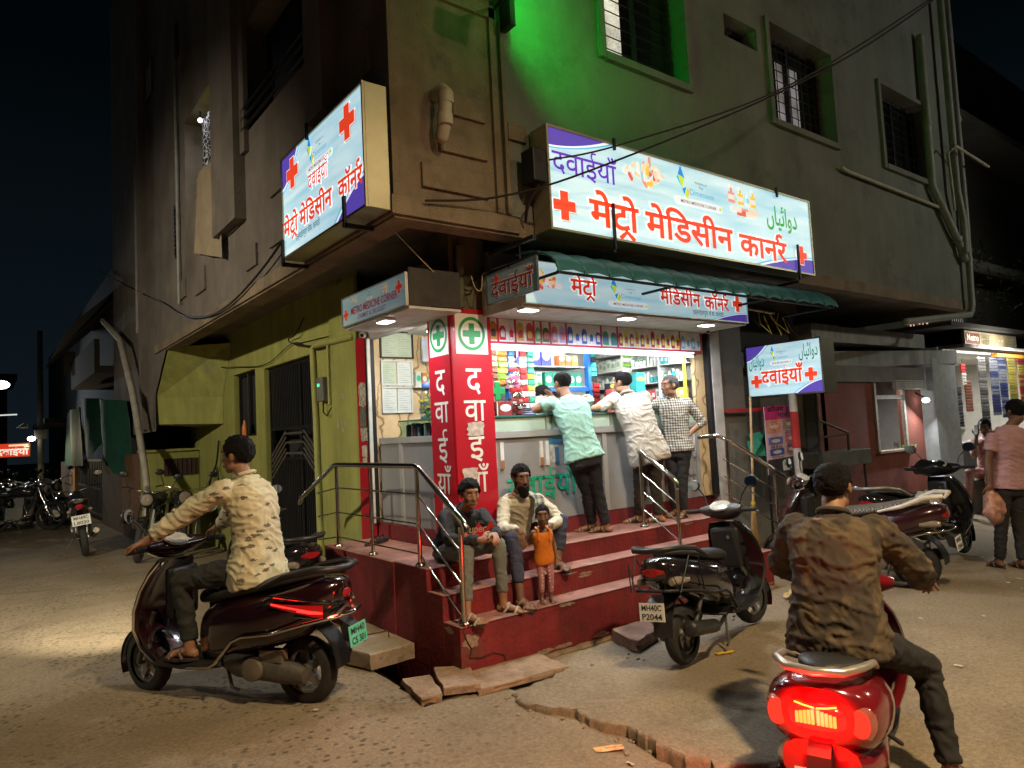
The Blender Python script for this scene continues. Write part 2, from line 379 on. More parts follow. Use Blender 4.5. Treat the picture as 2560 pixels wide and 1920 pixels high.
q.build('tread', tread_m, st, bevel=.003)
R_ = random.Random(21); chip = mat('chip_concrete', (.26, .19, .14), .95, var=.4, scale=30, bump=.5)
def chip_patch(P_, u, v, w_, h, k):
    rr = random.Random(k); n_ = 20; q = MB(); q.poly([P_(u+cos(a)*w_/2*rr.uniform(.55, 1.1), v+sin(a)*h/2*rr.uniform(.5, 1.1)) for a in [2*pi*i/n_ for i in range(n_)]]); q.build('chipped_patch', chip, st)
for k in range(7): chip_patch(lambda u, v: V((u, 3.8685, v)), R_.uniform(2.6, 5.9), R_.choice([.295, .30, .06, .02]), R_.uniform(.06, .22), R_.uniform(.02, .06), k)
for k in range(4): chip_patch(lambda u, v: V((u, 4.0685, v)), R_.uniform(3.4, 5.6), .475-.02*k % .1, R_.uniform(.05, .2), R_.uniform(.015, .03), 20+k)
chip_patch(lambda u, v: V((u, 4.0683, v)), 4.55, .355, .42, .07, 31); chip_patch(lambda u, v: V((2.4495, u, v)), 4.0, .28, .12, .05, 33); chip_patch(lambda u, v: V((u, 3.8684, v)), 2.53, .22, .14, .12, 34); chip_patch(lambda u, v: V((2.4494, u, v)), 5.0, .1, .5, .12, 35)
for k in range(3): chip_patch(lambda u, v: V((u, 4.2685, v)), R_.uniform(3.0, 5.8), .62, R_.uniform(.05, .16), .02, 40+k)
q = MB(); pts, rd = [], []
for k in range(120):
    x = 2.5+3.45*k/119; pts.append((x, 3.85+.02*noise.noise(V((x*3, 0, 0))), ground_z(x, 3.83)+.004)); rd.append(.026+.018*noise.noise(V((x*5, 2, 0)))+.010*noise.noise(V((x*19, 2, 0))))
q.tube(pts, rd, 9); q.build('mortar_fillet', mat('mortar', (.22, .165, .11), .95, var=.35, scale=12, bump=.8, bscale=50), st, smooth=30)
q = MB(); q.tube([(2.47, 3.868, .30), (2.50, 3.8665, .22), (2.53, 3.8665, .17), (2.51, 3.8665, .12), (2.60, 3.8665, .10), (2.70, 3.8665, .11), (2.78, 3.8665, .08), (2.80, 3.8665, .03)], [.003, .005, .006, .004, .005, .004, .005, .003], 5); q.build('crack', mat('crack_dark', (.03, .02, .015), .95), st)
q = MB(); q.box(2.969, 3.029, 4.74, 6.02, .55, .775); q.box(2.99, 6.05, 4.7, 4.735, .636, .775); q.build('plinth_riser', riser_m, st)

# stainless railings
steel = mat('stainless', (.62, .58, .52), .18, 1, var=.12, scale=30)
def railing(label, posts, tops, bars, flo=None):
    """posts: (x,y,z0,z1); rails: list of polylines; flo: foot flanges"""
    t = thing('handrail', label, 'handrail', posts[0][:3])
    for (x, y, a, b) in posts:
        p = MB(); p.tube([(x, y, a), (x, y, b)], .016, 12); p.lathe([(.019, a), (.036, a+.002), (.034, a+.018), (.019, a+.03)], Matrix.Translation((x, y, 0)), 14)
        p.build('post', steel, t, smooth=True)
    h = MB(); h.tube(tops, .021, 12, ends=True); h.build('top_rail', steel, t, smooth=True)
    for b in bars:
        k = MB(); k.tube(b, .007, 8); k.build('bar', steel, t, smooth=True)
def rail_line(z): return z
B1, B2, B3, B4 = (2.48, 5.8), (2.48, 5.14), (2.48, 4.4), (2.50, 3.89)
bars = []
for dz, dl in ((.22, .16), (.43, .33), (.64, .52)):
    bars.append([(2.48, 6.25, 1.30-dz-.35*(0)), (2.48, 5.8, 1.345-dz+.02), (2.48, 4.4, 1.345-dz+.02), (2.5, 3.89, .97-dz+.03)])
railing('bent stainless handrail round the left landing beside the seated boy', [(*B1, .64, 1.33), (*B2, .64, 1.33), (*B3, .64, 1.33), (B4[0], B4[1], .32, .95)],
        [(2.46, 6.65, .98), (2.47, 6.62, 1.03), (2.48, 5.85, 1.34), (2.48, 5.78, 1.345), (2.48, 4.42, 1.345), (2.485, 4.36, 1.325), (2.50, 3.86, .985), (2.50, 3.83, .95), (2.5, 3.835, .91)], bars, None)
M0, M1 = (4.76, 4.36, .64), (4.80, 3.98, .32)
railing('short stainless handrail in the middle of the red steps', [(M0[0], M0[1], .64, 1.30), (4.80, 4.0, .485, 1.02)],
        [(M0[0], M0[1]+.01, 1.31), (4.76, 4.34, 1.315), (4.795, 4.03, 1.085), (4.80, 4.0, 1.05), (4.80, 3.995, 1.0)],
        [[(M0[0], M0[1], 1.12-k), (4.80, 4.0, .86-k)] for k in (0, .16, .32)], None)
railing('stainless handrail at the right end of the red steps', [(5.88, 4.24, .64, 1.36), (6.45, 4.1, .0, .98)],
        [(5.8, 4.5, 1.40), (5.84, 4.33, 1.415), (5.9, 4.22, 1.36), (6.62, 4.06, .93), (6.65, 4.05, .90), (6.65, 4.05, .86)],
        [[(5.83, 4.25, 1.18-k), (6.5, 4.09, .80-k)] for k in (0, .17, .34)], None)

# ================================================================ the corner building
plaster = mat('brown_plaster', (.21, .165, .115), .95, var=.3, scale=2.2, bump=.6, bscale=70, stain=((.13, .105, .08), 1.6, .55), streak=.2)
plaster_g = mat('grey_plaster', (.165, .17, .15), .95, var=.22, scale=1.5, bump=.5, bscale=70, stain=((.115, .115, .105), 1.3, .56), streak=.10)
plaster_d = mat('dark_plaster', (.15, .13, .115), .95, var=.3, scale=1.6, bump=.5, bscale=60, streak=.15)
lime = mat('lime_paint', (.30, .31, .085), .85, var=.16, scale=2.5, bump=.2, bscale=40, stain=((.24, .255, .12), 2.0, .60), streak=.25)
black_iron = mat('black_iron', (.018, .018, .02), .5, .4, var=.2)
dark_in = mat('dark_room', (.02, .02, .02), .9, var=.2)
bld = thing('corner_building', 'three storey plastered corner building with overhanging upper floors above the chemist', 'building', (2.97, 4.62, 0))
def facade(q, P_, u0, u1, v0, v1, holes, depth, back=False):
    us = sorted({u0, u1, *[h[k] for h in holes for k in (0, 1)]}); vz = sorted({v0, v1, *[h[k] for h in holes for k in (2, 3)]})
    for a, b in zip(us, us[1:]):
        for c, d in zip(vz, vz[1:]):
            if any(h[0] <= (a+b)/2 <= h[1] and h[2] <= (c+d)/2 <= h[3] for h in holes): continue
            q.poly([P_(a, c, 0), P_(b, c, 0), P_(b, d, 0), P_(a, d, 0)])
    for (a, b, c, d) in [h[:4] for h in holes]:
        R_ = [(a, c), (b, c), (b, d), (a, d)]
        q.loft([[P_(u, v, 0) for u, v in R_], [P_(u, v, depth) for u, v in R_]], caps=False)
PR = lambda u, v, d: V((u, 4.13+d, v)); PL = lambda u, v, d: V((2.24+d, u, v))
YU, XU, ZS = 4.13, 2.24, 3.06
HR = [(4.37, 5.5, 4.83, 6.7), (6.2, 6.79, 5.57, 5.82), (7.0, 8.33, 4.85, 5.97), (9.62, 11.08, 4.86, 5.97)]
HL = [(5.38, 7.3, 4.82, 5.98), (8.3, 9.98, 4.78, 5.98), (10.22, 10.36, 7.05, 7.56), (12.05, 12.55, 7.3, 7.9), (10.44, 10.62, 4.25, 5.0)]
q = MB(); facade(q, PR, 3.18, 12.25, ZS, 11, HR, .22); q.build('street_wall', plaster_g, bld)
q = MB(); facade(q, PR, 2.24, 3.18, ZS, 11, [], .2); q.build('corner_wall', plaster, bld)
q = MB(); facade(q, PL, 4.13, 16.4, ZS, 11, HL, .3); q.poly([(2.24, 12.2, 1.85), (2.24, 16.4, 1.85), (2.24, 16.4, ZS), (2.24, 12.2, ZS)]); q.build('side_wall', plaster_d, bld)
q = MB(); q.box(2.26, 12.24, 4.5, 16, 11.0, 11.1); q.box(12.2, 12.25, 4.135, 16, 3.06, 11); q.build('roof', plaster_d, bld)
# dark rooms behind the openings
q = MB(); q.box(2.6, 12.1, 4.60, 4.65, 3.3, 10.9); q.box(2.72, 2.75, 4.7, 16, 3.3, 10.9); q.build('room_back', dark_in, bld)
# overhang: edge beam and ceiling
q = MB(); q.box(2.235, 12.25, 4.125, 4.30, ZS-.02, ZS+.12); q.box(2.235, 2.43, 4.30, 11.35, ZS-.02, ZS+.12)
q.box(2.21, 3.3, 4.10, 4.13, ZS, ZS+.13); q.box(2.21, 2.235, 4.13, 12.1, ZS, ZS+.12); q.build('edge_beam', plaster, bld)
q = MB(); q.box(2.43, 12.2, 4.30, 11.3, ZS+.16, ZS+.2); q.build('ceiling', plaster_d, bld)
# relief on the corner
q = MB()
for (a, b, c, d) in ((2.74, 3.03, 3.87, 4.03), (2.62, 3.03, 3.58, 3.72), (2.46, 3.03, 3.29, 3.46), (3.24, 3.42, 3.80, 3.93)): q.box(a, b, 4.105, 4.13, c, d)
q.box(3.10, 3.155, 4.10, 4.13, 3.19, 4.80); q.box(3.19, 3.22, 4.09, 4.13, 3.19, 8); q.box(2.24, 3.155, 4.10, 4.13, 4.72, 4.82); q.build('relief_panel', plaster, bld)
q = MB()
for y, z, a, b in ((6.1, 3.42, .5, .25), (7.0, 3.36, .35, .22), (7.6, 3.9, .35, .25), (9.0, 3.5, .5, .3), (10.0, 3.6, .4, .25), (5.95, 3.9, .6, .25), (4.4, 4.2, .8, .3)): q.box(2.215, 2.24, y, y+a, z, z+b)
q.box(2.12, 2.24, 7.35, 8.22, 3.92, 11); q.box(2.19, 2.24, 7.2, 7.35, 4.6, 11); q.box(2.10, 2.24, 4.95, 5.3, 4.1, 11); q.box(2.16, 2.24, 12.9, 13.1, 1.9, 11); q.build('pilaster', plaster_d, bld)
# windows
def window(P_, h, bars_u, bars_v, dep, m_frame=black_iron, pane=None, name='window', sill=True, half=None):
    a, b, c, d = h
    f = MB(); e = .035
    for (u0, u1, v0, v1) in ((a, a+e, c, d), (b-e, b, c, d), (a+e, b-e, c, c+e), (a+e, b-e, d-e, d), ((a+b)/2-.02, (a+b)/2+.02, c+e, d-e)):
        R_ = [(u0, v0), (u1, v0), (u1, v1), (u0, v1)]; f.loft([[P_(u, v, dep-.03) for u, v in R_], [P_(u, v, dep+.02) for u, v in R_]])
    o = f.build(name, m_frame, bld)
    k = MB()
    for i in range(1, bars_u): u = a+(b-a)*i/bars_u; k.tube([P_(u, c, dep-.05), P_(u, d, dep-.05)], .006, 5)
    for i in range(1, bars_v): v = c+(d-c)*i/bars_v; k.tube([P_(a, v, dep-.05), P_(b, v, dep-.05)], .006, 5)
    k.build('grille', black_iron, o)
    if pane:
        for (u0, u1, v0, v1, m_) in pane:
            p = MB(); p.poly([P_(u0, v0, dep+.01), P_(u1, v0, dep+.01), P_(u1, v1, dep+.01), P_(u0, v1, dep+.01)]); p.build('pane', m_, o)
    return o
def lit_glass(name, col, es, sc=60):
    m = mat(name, (.5, .5, .5), .3, emit=col, es=es, var=0); N = m.node_tree; b = N.nodes['Principled BSDF']
    t = N.nodes.new('ShaderNodeTexCoord'); z = N.nodes.new('ShaderNodeTexVoronoi'); z.inputs['Scale'].default_value = sc; N.links.new(t.outputs['Object'], z.inputs[0])
    z2 = N.nodes.new('ShaderNodeTexNoise'); z2.inputs['Scale'].default_value = 2.2; N.links.new(t.outputs['Object'], z2.inputs[0])
    r = N.nodes.new('ShaderNodeValToRGB'); r.color_ramp.elements[0].position = .1; r.color_ramp.elements[1].position = .7; r.color_ramp.elements[0].color = (.25*col[0], .25*col[1], .25*col[2], 1); r.color_ramp.elements[1].color = (*col, 1)
    N.links.new(z.outputs['Distance'], r.inputs[0])
    mx = N.nodes.new('ShaderNodeMix'); mx.data_type = 'RGBA'; mx.blend_type = 'MULTIPLY'; mx.inputs[0].default_value = .8; N.links.new(r.outputs[0], mx.inputs[6])
    r3 = N.nodes.new('ShaderNodeValToRGB'); r3.color_ramp.elements[0].position = .35; r3.color_ramp.elements[1].position = .65; N.links.new(z2.outputs['Fac'], r3.inputs[0]); N.links.new(r3.outputs[0], mx.inputs[7])
    N.links.new(mx.outputs[2], b.inputs['Emission Color']); return m
frost = lit_glass('frosted_lit_glass', (.95, .93, .72), 1.0)
dglass = mat('dark_glass', (.012, .013, .014), .12, var=0)
window(PR, (4.40, 5.47, 4.86, 6.69), 2, 15, .17, pane=[(4.43, 4.80, 4.9, 6.66, frost), (4.80, 5.44, 4.9, 6.66, dglass)])
window(PR, HR[1], 2, 1, .2, pane=[(6.43, 6.6, 5.6, 5.76, mat('vent_glow', (.3, .3, .3), emit=(.75, .60, .42), es=.5, var=0)), (6.22, 6.43, 5.58, 5.8, dglass), (6.6, 6.78, 5.58, 5.8, dglass)])
room = lit_glass('lit_room', (.36, .33, .36), .55, 4)
window(PR, HR[2], 10, 9, .2, pane=[(7.03, 7.47, 4.88, 5.94, dglass), (7.47, 7.95, 4.88, 5.75, room), (7.95, 8.3, 4.88, 5.94, dglass), (7.47, 7.95, 5.75, 5.94, dglass)])
window(PR, HR[3], 10, 9, .2, pane=[(9.65, 9.98, 5.40, 5.85, mat('dim_room', (.1, .1, .1), emit=(.2, .19, .16), es=.35, var=0)), (9.65, 9.93, 5.2, 5.38, mat('lit_slit', (.3, .3, .3), emit=(1, .8, .55), es=.9, var=0)), (9.98, 11.05, 4.9, 5.95, dglass), (9.65, 9.98, 4.9, 5.19, dglass)])
for a, b, c, d in (HR[0], HR[2], HR[3]):
    q = MB(); q.box(a-.07, a, 4.09, 4.13, c-.06, d+.05); q.box(b, b+.07, 4.09, 4.13, c-.06, d+.05); q.box(a, b, 4.08, 4.13, c-.07, c); q.box(a, b, 4.09, 4.13, d, d+.06); q.build('window_surround', plaster_g, bld)
window(PL, HL[0], 2, 1, .28, pane=[(5.4, 7.28, 4.85, 5.95, mat('dark_mesh', (.02, .022, .035), .8, bump=.6, bscale=8))])
window(PL, HL[1], 2, 1, .28, pane=[(8.33, 9.95, 5.0, 5.9, mat('lime_inner', (.32, .33, .05)))])
slit = mat('lit_slit_warm', (.3, .3, .3), emit=(.75, .68, .48), es=.8, var=0); slit2 = mat('lit_slit_dim', (.3, .3, .3), emit=(.45, .42, .25), es=.3, var=0)
window(PL, HL[2], 2, 9, .02, pane=[(10.24, 10.34, 7.07, 7.54, slit)]); window(PL, HL[3], 3, 9, .02, pane=[(12.07, 12.53, 7.32, 7.88, slit2)]); window(PL, HL[4], 2, 12, .02, pane=[(10.46, 10.6, 4.27, 4.98, slit2)])
q = MB()
for z in (4.84, 4.95, 5.05): q.tube([(2.2, 5.34, z), (2.2, 7.3, z)], .016, 6)
for y in (5.36, 6.3, 7.28): q.tube([(2.2, y, 4.82), (2.2, y, 5.06)], .014, 6)
q.build('balcony_rail', black_iron, bld)
# curtain and lime reveal in the second opening
cur = MB(); rows = [[(2.295+.014*sin(i*1.1), 8.52+.042*i, z) for i in range(20)] for z in (4.75, 5.74)]; cur.loft(rows, caps=False, closed=False)
cm = mat('branch_print_curtain', (.015, .02, .025), .9, var=0); N = cm.node_tree; vo = N.nodes.new('ShaderNodeTexVoronoi'); vo.feature = 'DISTANCE_TO_EDGE'; vo.inputs['Scale'].default_value = 16
tc_ = N.nodes.new('ShaderNodeTexCoord'); N.links.new(tc_.outputs['Object'], vo.inputs[0]); r = N.nodes.new('ShaderNodeValToRGB'); r.color_ramp.elements[0].color = (.7, .72, .75, 1); r.color_ramp.elements[1].color = (.012, .016, .02, 1); r.color_ramp.elements[1].position = .05; r.color_ramp.interpolation = 'CONSTANT'
N.links.new(vo.outputs[0], r.inputs[0]); N.links.new(r.outputs[0], N.nodes['Principled BSDF'].inputs[0])
N.nodes['Principled BSDF'].inputs['Emission Strength'].default_value = .0
co = cur.build('curtain', cm, smooth=True); tag(co, 'dark curtain with white branch print hanging in the upper left opening', 'curtain')
q = MB(); q.box(2.50, 2.52, 8.3, 9.9, 4.8, 5.95); q.build('inner_wall', mat('lime_inner', (.32, .33, .05)), bld)
blb = thing('ceiling_bulb', 'small bare bulb glowing behind the printed curtain', 'bulb', (2.33, 9.5, 5.86))
q = MB(); q.sphere((2.33, 9.5, 5.86), .03); q.build('bulb', mat('bulb_glow', (1, 1, 1), emit=(1, .95, .8), es=6, var=0), blb, smooth=True)
q = MB(); q.tube([(2.33, 9.5, 5.88), (2.33, 9.5, 5.975)], .012); q.build('holder', black_iron, blb)
area('bulb_light', blb, (2.26, 8.95, 5.95), (.1, 0, -1), (.5, .05), (.95, .95, 1), 7)
# cloth sheet hanging below that opening
q = MB(); rr = []
for j in range(9):
    t_ = j/8; rr.append([(2.19-.02*sin(i*.9+j*.3)-.015*t_, 8.0+1.25*i/12, 4.95-(.95+.35*(1-i/12))*t_-.0*i) for i in range(13)])
q.loft(rr, caps=False, closed=False); o = q.build('hanging_sheet', mat('beige_cloth', (.27, .22, .15), .95, var=.15), smooth=True); tag(o, 'beige cloth sheet hanging down the side wall from the opening', 'cloth')
# ground floor: lime wall with window and gate openings
PW = lambda u, v, d: V((2.97+d, u, v))
GH = [(7.46, 9.17, -.5, 2.54), (9.54, 10.53, 1.68, 2.58)]
q = MB(); facade(q, PW, 6.29, 13.2, -.5, ZS+.16, GH, .14); q.build('lime_wall', lime, bld)
q = MB(); q.box(3.3, 3.35, 6.4, 13, -.4, 3.2); q.build('passage_wall', dark_in, bld)
q = MB(); q.box(2.94, 2.969, 6.3, 6.95, .0, ZS+.1); q.build('lime_pier', lime, bld)
# stair underside over the entrance yard
q = MB()
for a, b in (((2.26, 12.2, 1.98), (2.26, 12.2, 2.38)),): pass
lo = [(2.26, 12.3, 1.96), (2.965, 11.1, 1.90)]; hi = [(2.26, 12.25, 2.38), (2.965, 11.1, 2.31)]; tp = [(2.26, 11.3, 3.07), (2.965, 10.6, 3.07)]
q.add([*lo, *hi, *tp, (2.26, 12.6, 1.96), (2.965, 12.6, 1.9), (2.26, 12.6, 3.2), (2.965, 12.6, 3.2)], [(0, 1, 3, 2), (2, 3, 5, 4), (0, 6, 7, 1), (6, 8, 9, 7)])
q.build('stair_underside', lime, bld)
q = MB(); q.add([(2.235, 11.3, 3.07), (2.235, 12.25, 2.38), (2.235, 12.3, 1.9), (2.235, 16.4, 1.9), (2.235, 16.4, 3.07)], [(0, 1, 2, 3, 4)]); q.build('stair_side', plaster_d, bld)
window(PW, GH[1], 2, 1, .1, pane=[(9.57, 10.5, 1.71, 2.55, mat('dark_mesh2', (.02, .02, .022), .7, bump=.5, bscale=15))])
# entrance gate
gt = thing('entrance_gate', 'tall black iron double gate with chevron bars in the lime wall', 'gate', (2.97, 8.3, .3))
GX = 3.05
q = MB()
for y in (7.47, 8.05, 8.09, 9.13): q.box(GX-.02, GX+.02, y, y+.035, .25, 2.53)
for z in (.25, 1.35, 1.72, 2.49): q.box(GX-.018, GX+.018, 7.5, 9.15, z, z+.035)
q.build('gate_frame', black_iron, gt)
q = MB(); y = 7.53
while y < 9.12:
    if not 8.02 < y < 8.14:
        for z0, z1 in ((.28, 1.35), (1.755, 2.49)): q.box(GX-.012, GX+.012, y, y+.022, z0, z1)
    y += .055
q.build('gate_bar', mat('gate_paint', (.028, .028, .032), .35, .3, var=.2), gt)
q = MB()
for k in range(5):
    q.tube([(GX-.02, 8.6-.0*k, 1.70-.07*k), (GX-.02, 9.12, 1.40-.07*k)], .012, 5); q.tube([(GX-.02, 8.0, 1.70-.07*k), (GX-.02, 7.52, 1.40-.07*k)], .012, 5)
for z in (1.42, 1.55, 1.66): q.box(GX-.03, GX-.01, 8.02, 8.6, z, z+.025)
q.build('chevron', mat('gate_trim', (.30, .29, .27), .35, .8), gt)
q = MB(); q.box(2.95, 3.3, 7.44, 9.2, -.2, .38); o = q.build('gate_step', mat('dark_step', (.06, .055, .05), .9)); tag(o, 'dark stone doorstep below the black iron gate', 'step')
# yard wall with a brown jali panel, and what stands beyond
yw = thing('yard_wall', 'low lime painted yard wall with a brown jali panel', 'wall', (2.5, 12.6, 0))
q = MB(); q.box(2.1, 2.96, 12.6, 12.75, -.1, 1.52); q.box(2.06, 2.97, 12.56, 12.79, 1.52, 1.56); q.build('wall', lime, yw)
q = MB(); q.box(2.42, 2.94, 12.585, 12.6, 1.12, 1.40)
for i in range(7):
    q.tube([(2.47+.07*i, 12.58, 1.13), (2.47+.07*i, 12.58, 1.39)], .012, 5)
q.build('jali_panel', mat('brown_jali', (.045, .02, .015), .8), yw)
# ================================================================ signs
def face_mat(name, es, dark=1.0):
    m = mat(name, (.5, .7, .78), .4, var=0); N = m.node_tree; b = N.nodes['Principled BSDF']
    t = N.nodes.new('ShaderNodeTexCoord'); mp = N.nodes.new('ShaderNodeMapping'); mp.inputs['Scale'].default_value = (1, 1, 9); N.links.new(t.outputs['Object'], mp.inputs[0])
    z = N.nodes.new('ShaderNodeTexNoise'); z.inputs['Scale'].default_value = 1.3; z.inputs['Detail'].default_value = 4; N.links.new(mp.outputs[0], z.inputs[0])
    r = N.nodes.new('ShaderNodeValToRGB'); e = r.color_ramp.elements
    e[0].position = .3; e[1].position = .72; e[0].color = (.36*dark, .66*dark, .80*dark, 1); e[1].color = (.72*dark, .90*dark, .93*dark, 1)
    N.links.new(z.outputs['Fac'], r.inputs[0]); N.links.new(r.outputs[0], b.inputs['Base Color']); N.links.new(r.outputs[0], b.inputs['Emission Color']); b.inputs['Emission Strength'].default_value = es
    return m
def ink(name, col, es): return mat('%s_%s' % (name, ('%.2f' % es).replace('.', '_')), col, .5, emit=col if es else None, es=es, var=0)
PILLC = [(.85, .55, .06), (.75, .12, .08), (.85, .78, .70), (.80, .30, .25), (.88, .66, .45), (.35, .62, .75)]
class Sign:
    def __init__(s, name, label, O, ux, uy, W, H, depth, es, face, metal=(.42, .38, .27), frame=.018, cab=True):
        s.O, s.ux, s.uy = V(O), V(ux).normalized(), V(uy).normalized(); s.n = s.ux.cross(s.uy); s.W, s.H, s.es = W, H, es
        s.t = thing(name, label, 'sign', s.P(W/2, 0, -depth/2))
        P = s.P; mt = mat('sign_metal_%d' % int(metal[0]*100), metal, .42, .75, var=.15, scale=3, bump=.15, bscale=3)
        if cab:
            q = MB(); q.prism([P(0, 0, -depth), P(W, 0, -depth), P(W, H, -depth), P(0, H, -depth)], s.n*(depth-.004)); q.build('cabinet', mt, s.t, bevel=.004)
        q = MB(); q.poly([P(frame/2, frame/2, 0), P(W-frame/2, frame/2, 0), P(W-frame/2, H-frame/2, 0), P(frame/2, H-frame/2, 0)]); q.build('face', face, s.t)
        if frame:
            q = MB()
            for a, b, c, d in ((0, W, 0, frame), (0, W, H-frame, H), (0, frame, frame, H-frame), (W-frame, W, frame, H-frame)): q.prism([P(a, c, -.003), P(b, c, -.003), P(b, d, -.003), P(a, d, -.003)], s.n*.016)
            q.build('frame', mt, s.t)
    def P(s, u, v, l=0): return s.O+s.ux*u+s.uy*v+s.n*l
    def text(s, t, u, v, h, col, bold=.02, width=None, align='L', halo=None, name='lettering', ink_name='ink', shadow=None):
        if halo:
            q = MB(); q.text(t, s.P(u, v), s.ux, s.uy, h, bold+halo, width, align, .0022, bold); q.build('letter_halo', ink('halo', (.95, .97, .95), s.es), s.t)
        q = MB(); q.text(t, s.P(u, v), s.ux, s.uy, h, bold, width, align, .004); return q.build(name, ink(ink_name, col, s.es), s.t)
    def cross(s, u, v, r, col=(.85, .06, .02), name='red_cross', ink_name='cross_red'):
        for k, (du, dv, c, nm, l) in enumerate(((.09*r, -.09*r, (.10, .02, .03), 'dark', .0024), (0, 0, (.95, .9, .88), 'halo', .003), (0, 0, col, ink_name, .0042))):
            a, b = (r*.36, r) if k != 1 else (r*.42, r*1.06)
            q = MB(); P_ = [(-a, -b), (a, -b), (a, -a), (b, -a), (b, a), (a, a), (a, b), (-a, b), (-a, a), (-b, a), (-b, -a), (-a, -a)]
            x = [s.P(u+du+i, v+dv+j, l) for i, j in P_]; q.add(x, [(0, 1, 2, 11), (2, 3, 4, 5, 8, 9, 10, 11), (5, 6, 7, 8)]); q.build(name if k == 2 else name+'_edge', ink(nm, c, s.es), s.t)
    def swoosh(s, corner, w, h):
        W, H = s.W, s.H; fu = (lambda u: u) if corner[0] == 'L' else (lambda u: W-u); fv = (lambda v: H-v) if corner[1] == 'T' else (lambda v: v)
        for k, (sc, c, nm, l) in enumerate(((1.12, (.10, .45, .72), 'wave_blue', .0012), (1.06, (.85, .93, .96), 'wave_white', .0016), (.97, (.10, .06, .42), 'wave_purple', .002))):
            q = MB(); pts = [s.P(fu(.012), fv(.012), l)]
            for i in range(13): a = i/12; pts.append(s.P(fu(.012+w*sc*(1-a)), fv(.012+h*sc*(1-(1-a)**1.6 if a < 1 else 1)), l))
            q.poly(pts); q.build('wave_art', ink(nm, c, s.es), s.t)
    def pills(s, u, v, w, h, seed=1, n=26):
        R_ = random.Random(seed); q = MB()
        for i in range(n):
            x, y = R_.gauss(0, .42), R_.gauss(0, .38); x = max(-1, min(1, x)); y = max(-1, min(1, y))
            a = R_.uniform(0, pi); L_ = h*R_.uniform(.13, .24); r = h*.095; q.cur = R_.randrange(6)
            pts = []
            for k in range(16):
                b = 2*pi*k/16; px = (L_ if cos(b) > 0 else -L_)*.6*(1 if R_ else 0)+r*cos(b); py = r*sin(b)
                pts.append(s.P(u+x*w/2+px*cos(a)-py*sin(a), v+y*h/2+px*sin(a)+py*cos(a), .0022+i*.00006))
            q.poly(pts)
        q.build('pill_picture', [ink('pill%s' % 'abcdef'[k], c, s.es) for k, c in enumerate(PILLC)], s.t)
    def bottles(s, u, v, h, sx=1):
        q = MB(); S = h
        def rect(x0, x1, y0, y1, c, l): q.cur = c; q.poly([s.P(u+x0*S*sx, v+y0*S, l), s.P(u+x1*S*sx, v+y0*S, l), s.P(u+x1*S*sx, v+y1*S, l), s.P(u+x0*S*sx, v+y1*S, l)])
        for x, w_, t_, c in ((-.42, .22, .5, 3), (-.12, .2, .5, 0), (.12, .12, .34, 2), (.3, .2, .5, 0)):
            rect(x-w_/2, x+w_/2, -.05, t_*.55, c, .0024); rect(x-w_/5, x+w_/5, t_*.55, t_*.8, c, .0026); rect(x-w_/5, x+w_/5, t_*.8, t_, 2, .0028); rect(x-w_/2.2, x+w_/2.2, .05, .2, 2 if c != 2 else 5, .003)
        for x, y, c in ((-.28, -.2, 2), (.05, -.22, 3), (.28, -.2, 4), (-.1, -.3, 1), (.2, -.3, 2)): rect(x-.17, x+.17, y-.09, y+.08, c, .003+.0002*abs(x))
        q.build('bottle_picture', [ink('pill%s' % 'abcdef'[k], c, s.es) for k, c in enumerate(PILLC)], s.t)
    def logo(s, u, v, h, sx=1):
        """blue and yellow triangle mark with the listing text and the white search pill under it"""
        q = MB()
        for (pts, c) in ((((-.62, .95), (-.48, .45), (-.74, .55)), 0), (((-.74, .55), (-.48, .45), (-.6, .02)), 1), (((-.80, .42), (-.74, .55), (-.6, .02)), 2), (((-.6, .02), (-.42, .12), (-.52, -.22)), 0), (((-.42, .12), (-.30, -.02), (-.40, -.3)), 3), (((-.52, -.22), (-.42, .05), (-.36, -.4)), 1)):
            q.cur = c; q.poly([s.P(u+x*h*sx, v+y*h, .0026+.0002*c) for x, y in pts])
        q.build('triangle_logo', [ink('logo_blue', (.02, .28, .72), s.es), ink('logo_lime', (.62, .75, .05), s.es), ink('logo_teal', (.1, .5, .6), s.es), ink('logo_gold', (.8, .5, .1), s.es)], s.t)
        d = (.10, .12, .16)
        s.text('Available on', u+.15*h*sx, v+.34*h, .16*h, d, .004, align='C', name='small_lettering', ink_name='grey_ink'); s.text('The', u+.15*h*sx, v+.16*h, .16*h, d, .004, align='C', name='small_lettering', ink_name='grey_ink')
        s.text('Dimension', u+.18*h*sx, v-.14*h, .34*h, (.06, .25, .38), -.004, width=.95*h*sx, align='C', name='small_lettering', ink_name='navy_ink')
        q = MB(); a, b = .95*h*sx, .15*h; pts = []
        for k in range(24): t_ = 2*pi*k/24; pts.append(s.P(u+.05*h*sx+(a-b if cos(t_) > 0 else b-a)+b*cos(t_), v-.46*h+b*sin(t_), .0022))
        q.poly(pts); q.build('search_pill', ink('pill_white', (.86, .86, .88), s.es), s.t)
        s.text('METRO MEDICINE CORNER', u+.03*h*sx, v-.53*h, .17*h, (.06, .06, .07), .012, width=1.42*h*sx, align='C', name='small_lettering', ink_name='black_ink')
        q = MB(); q.poly([s.P(u+.90*h*sx+.07*h*cos(k*pi/6), v-.46*h+.07*h*sin(k*pi/6), .0032) for k in range(12)]); q.build('tick_badge', ink('tick', (.45, .62, .05), s.es), s.t)
RED, PUR, GRN = (.80, .055, .015), (.13, .035, .45), (.06, .33, .05)
UR = 'ﮞﺎﯿﺋاود'
DAV = 'दवाईयाँ'
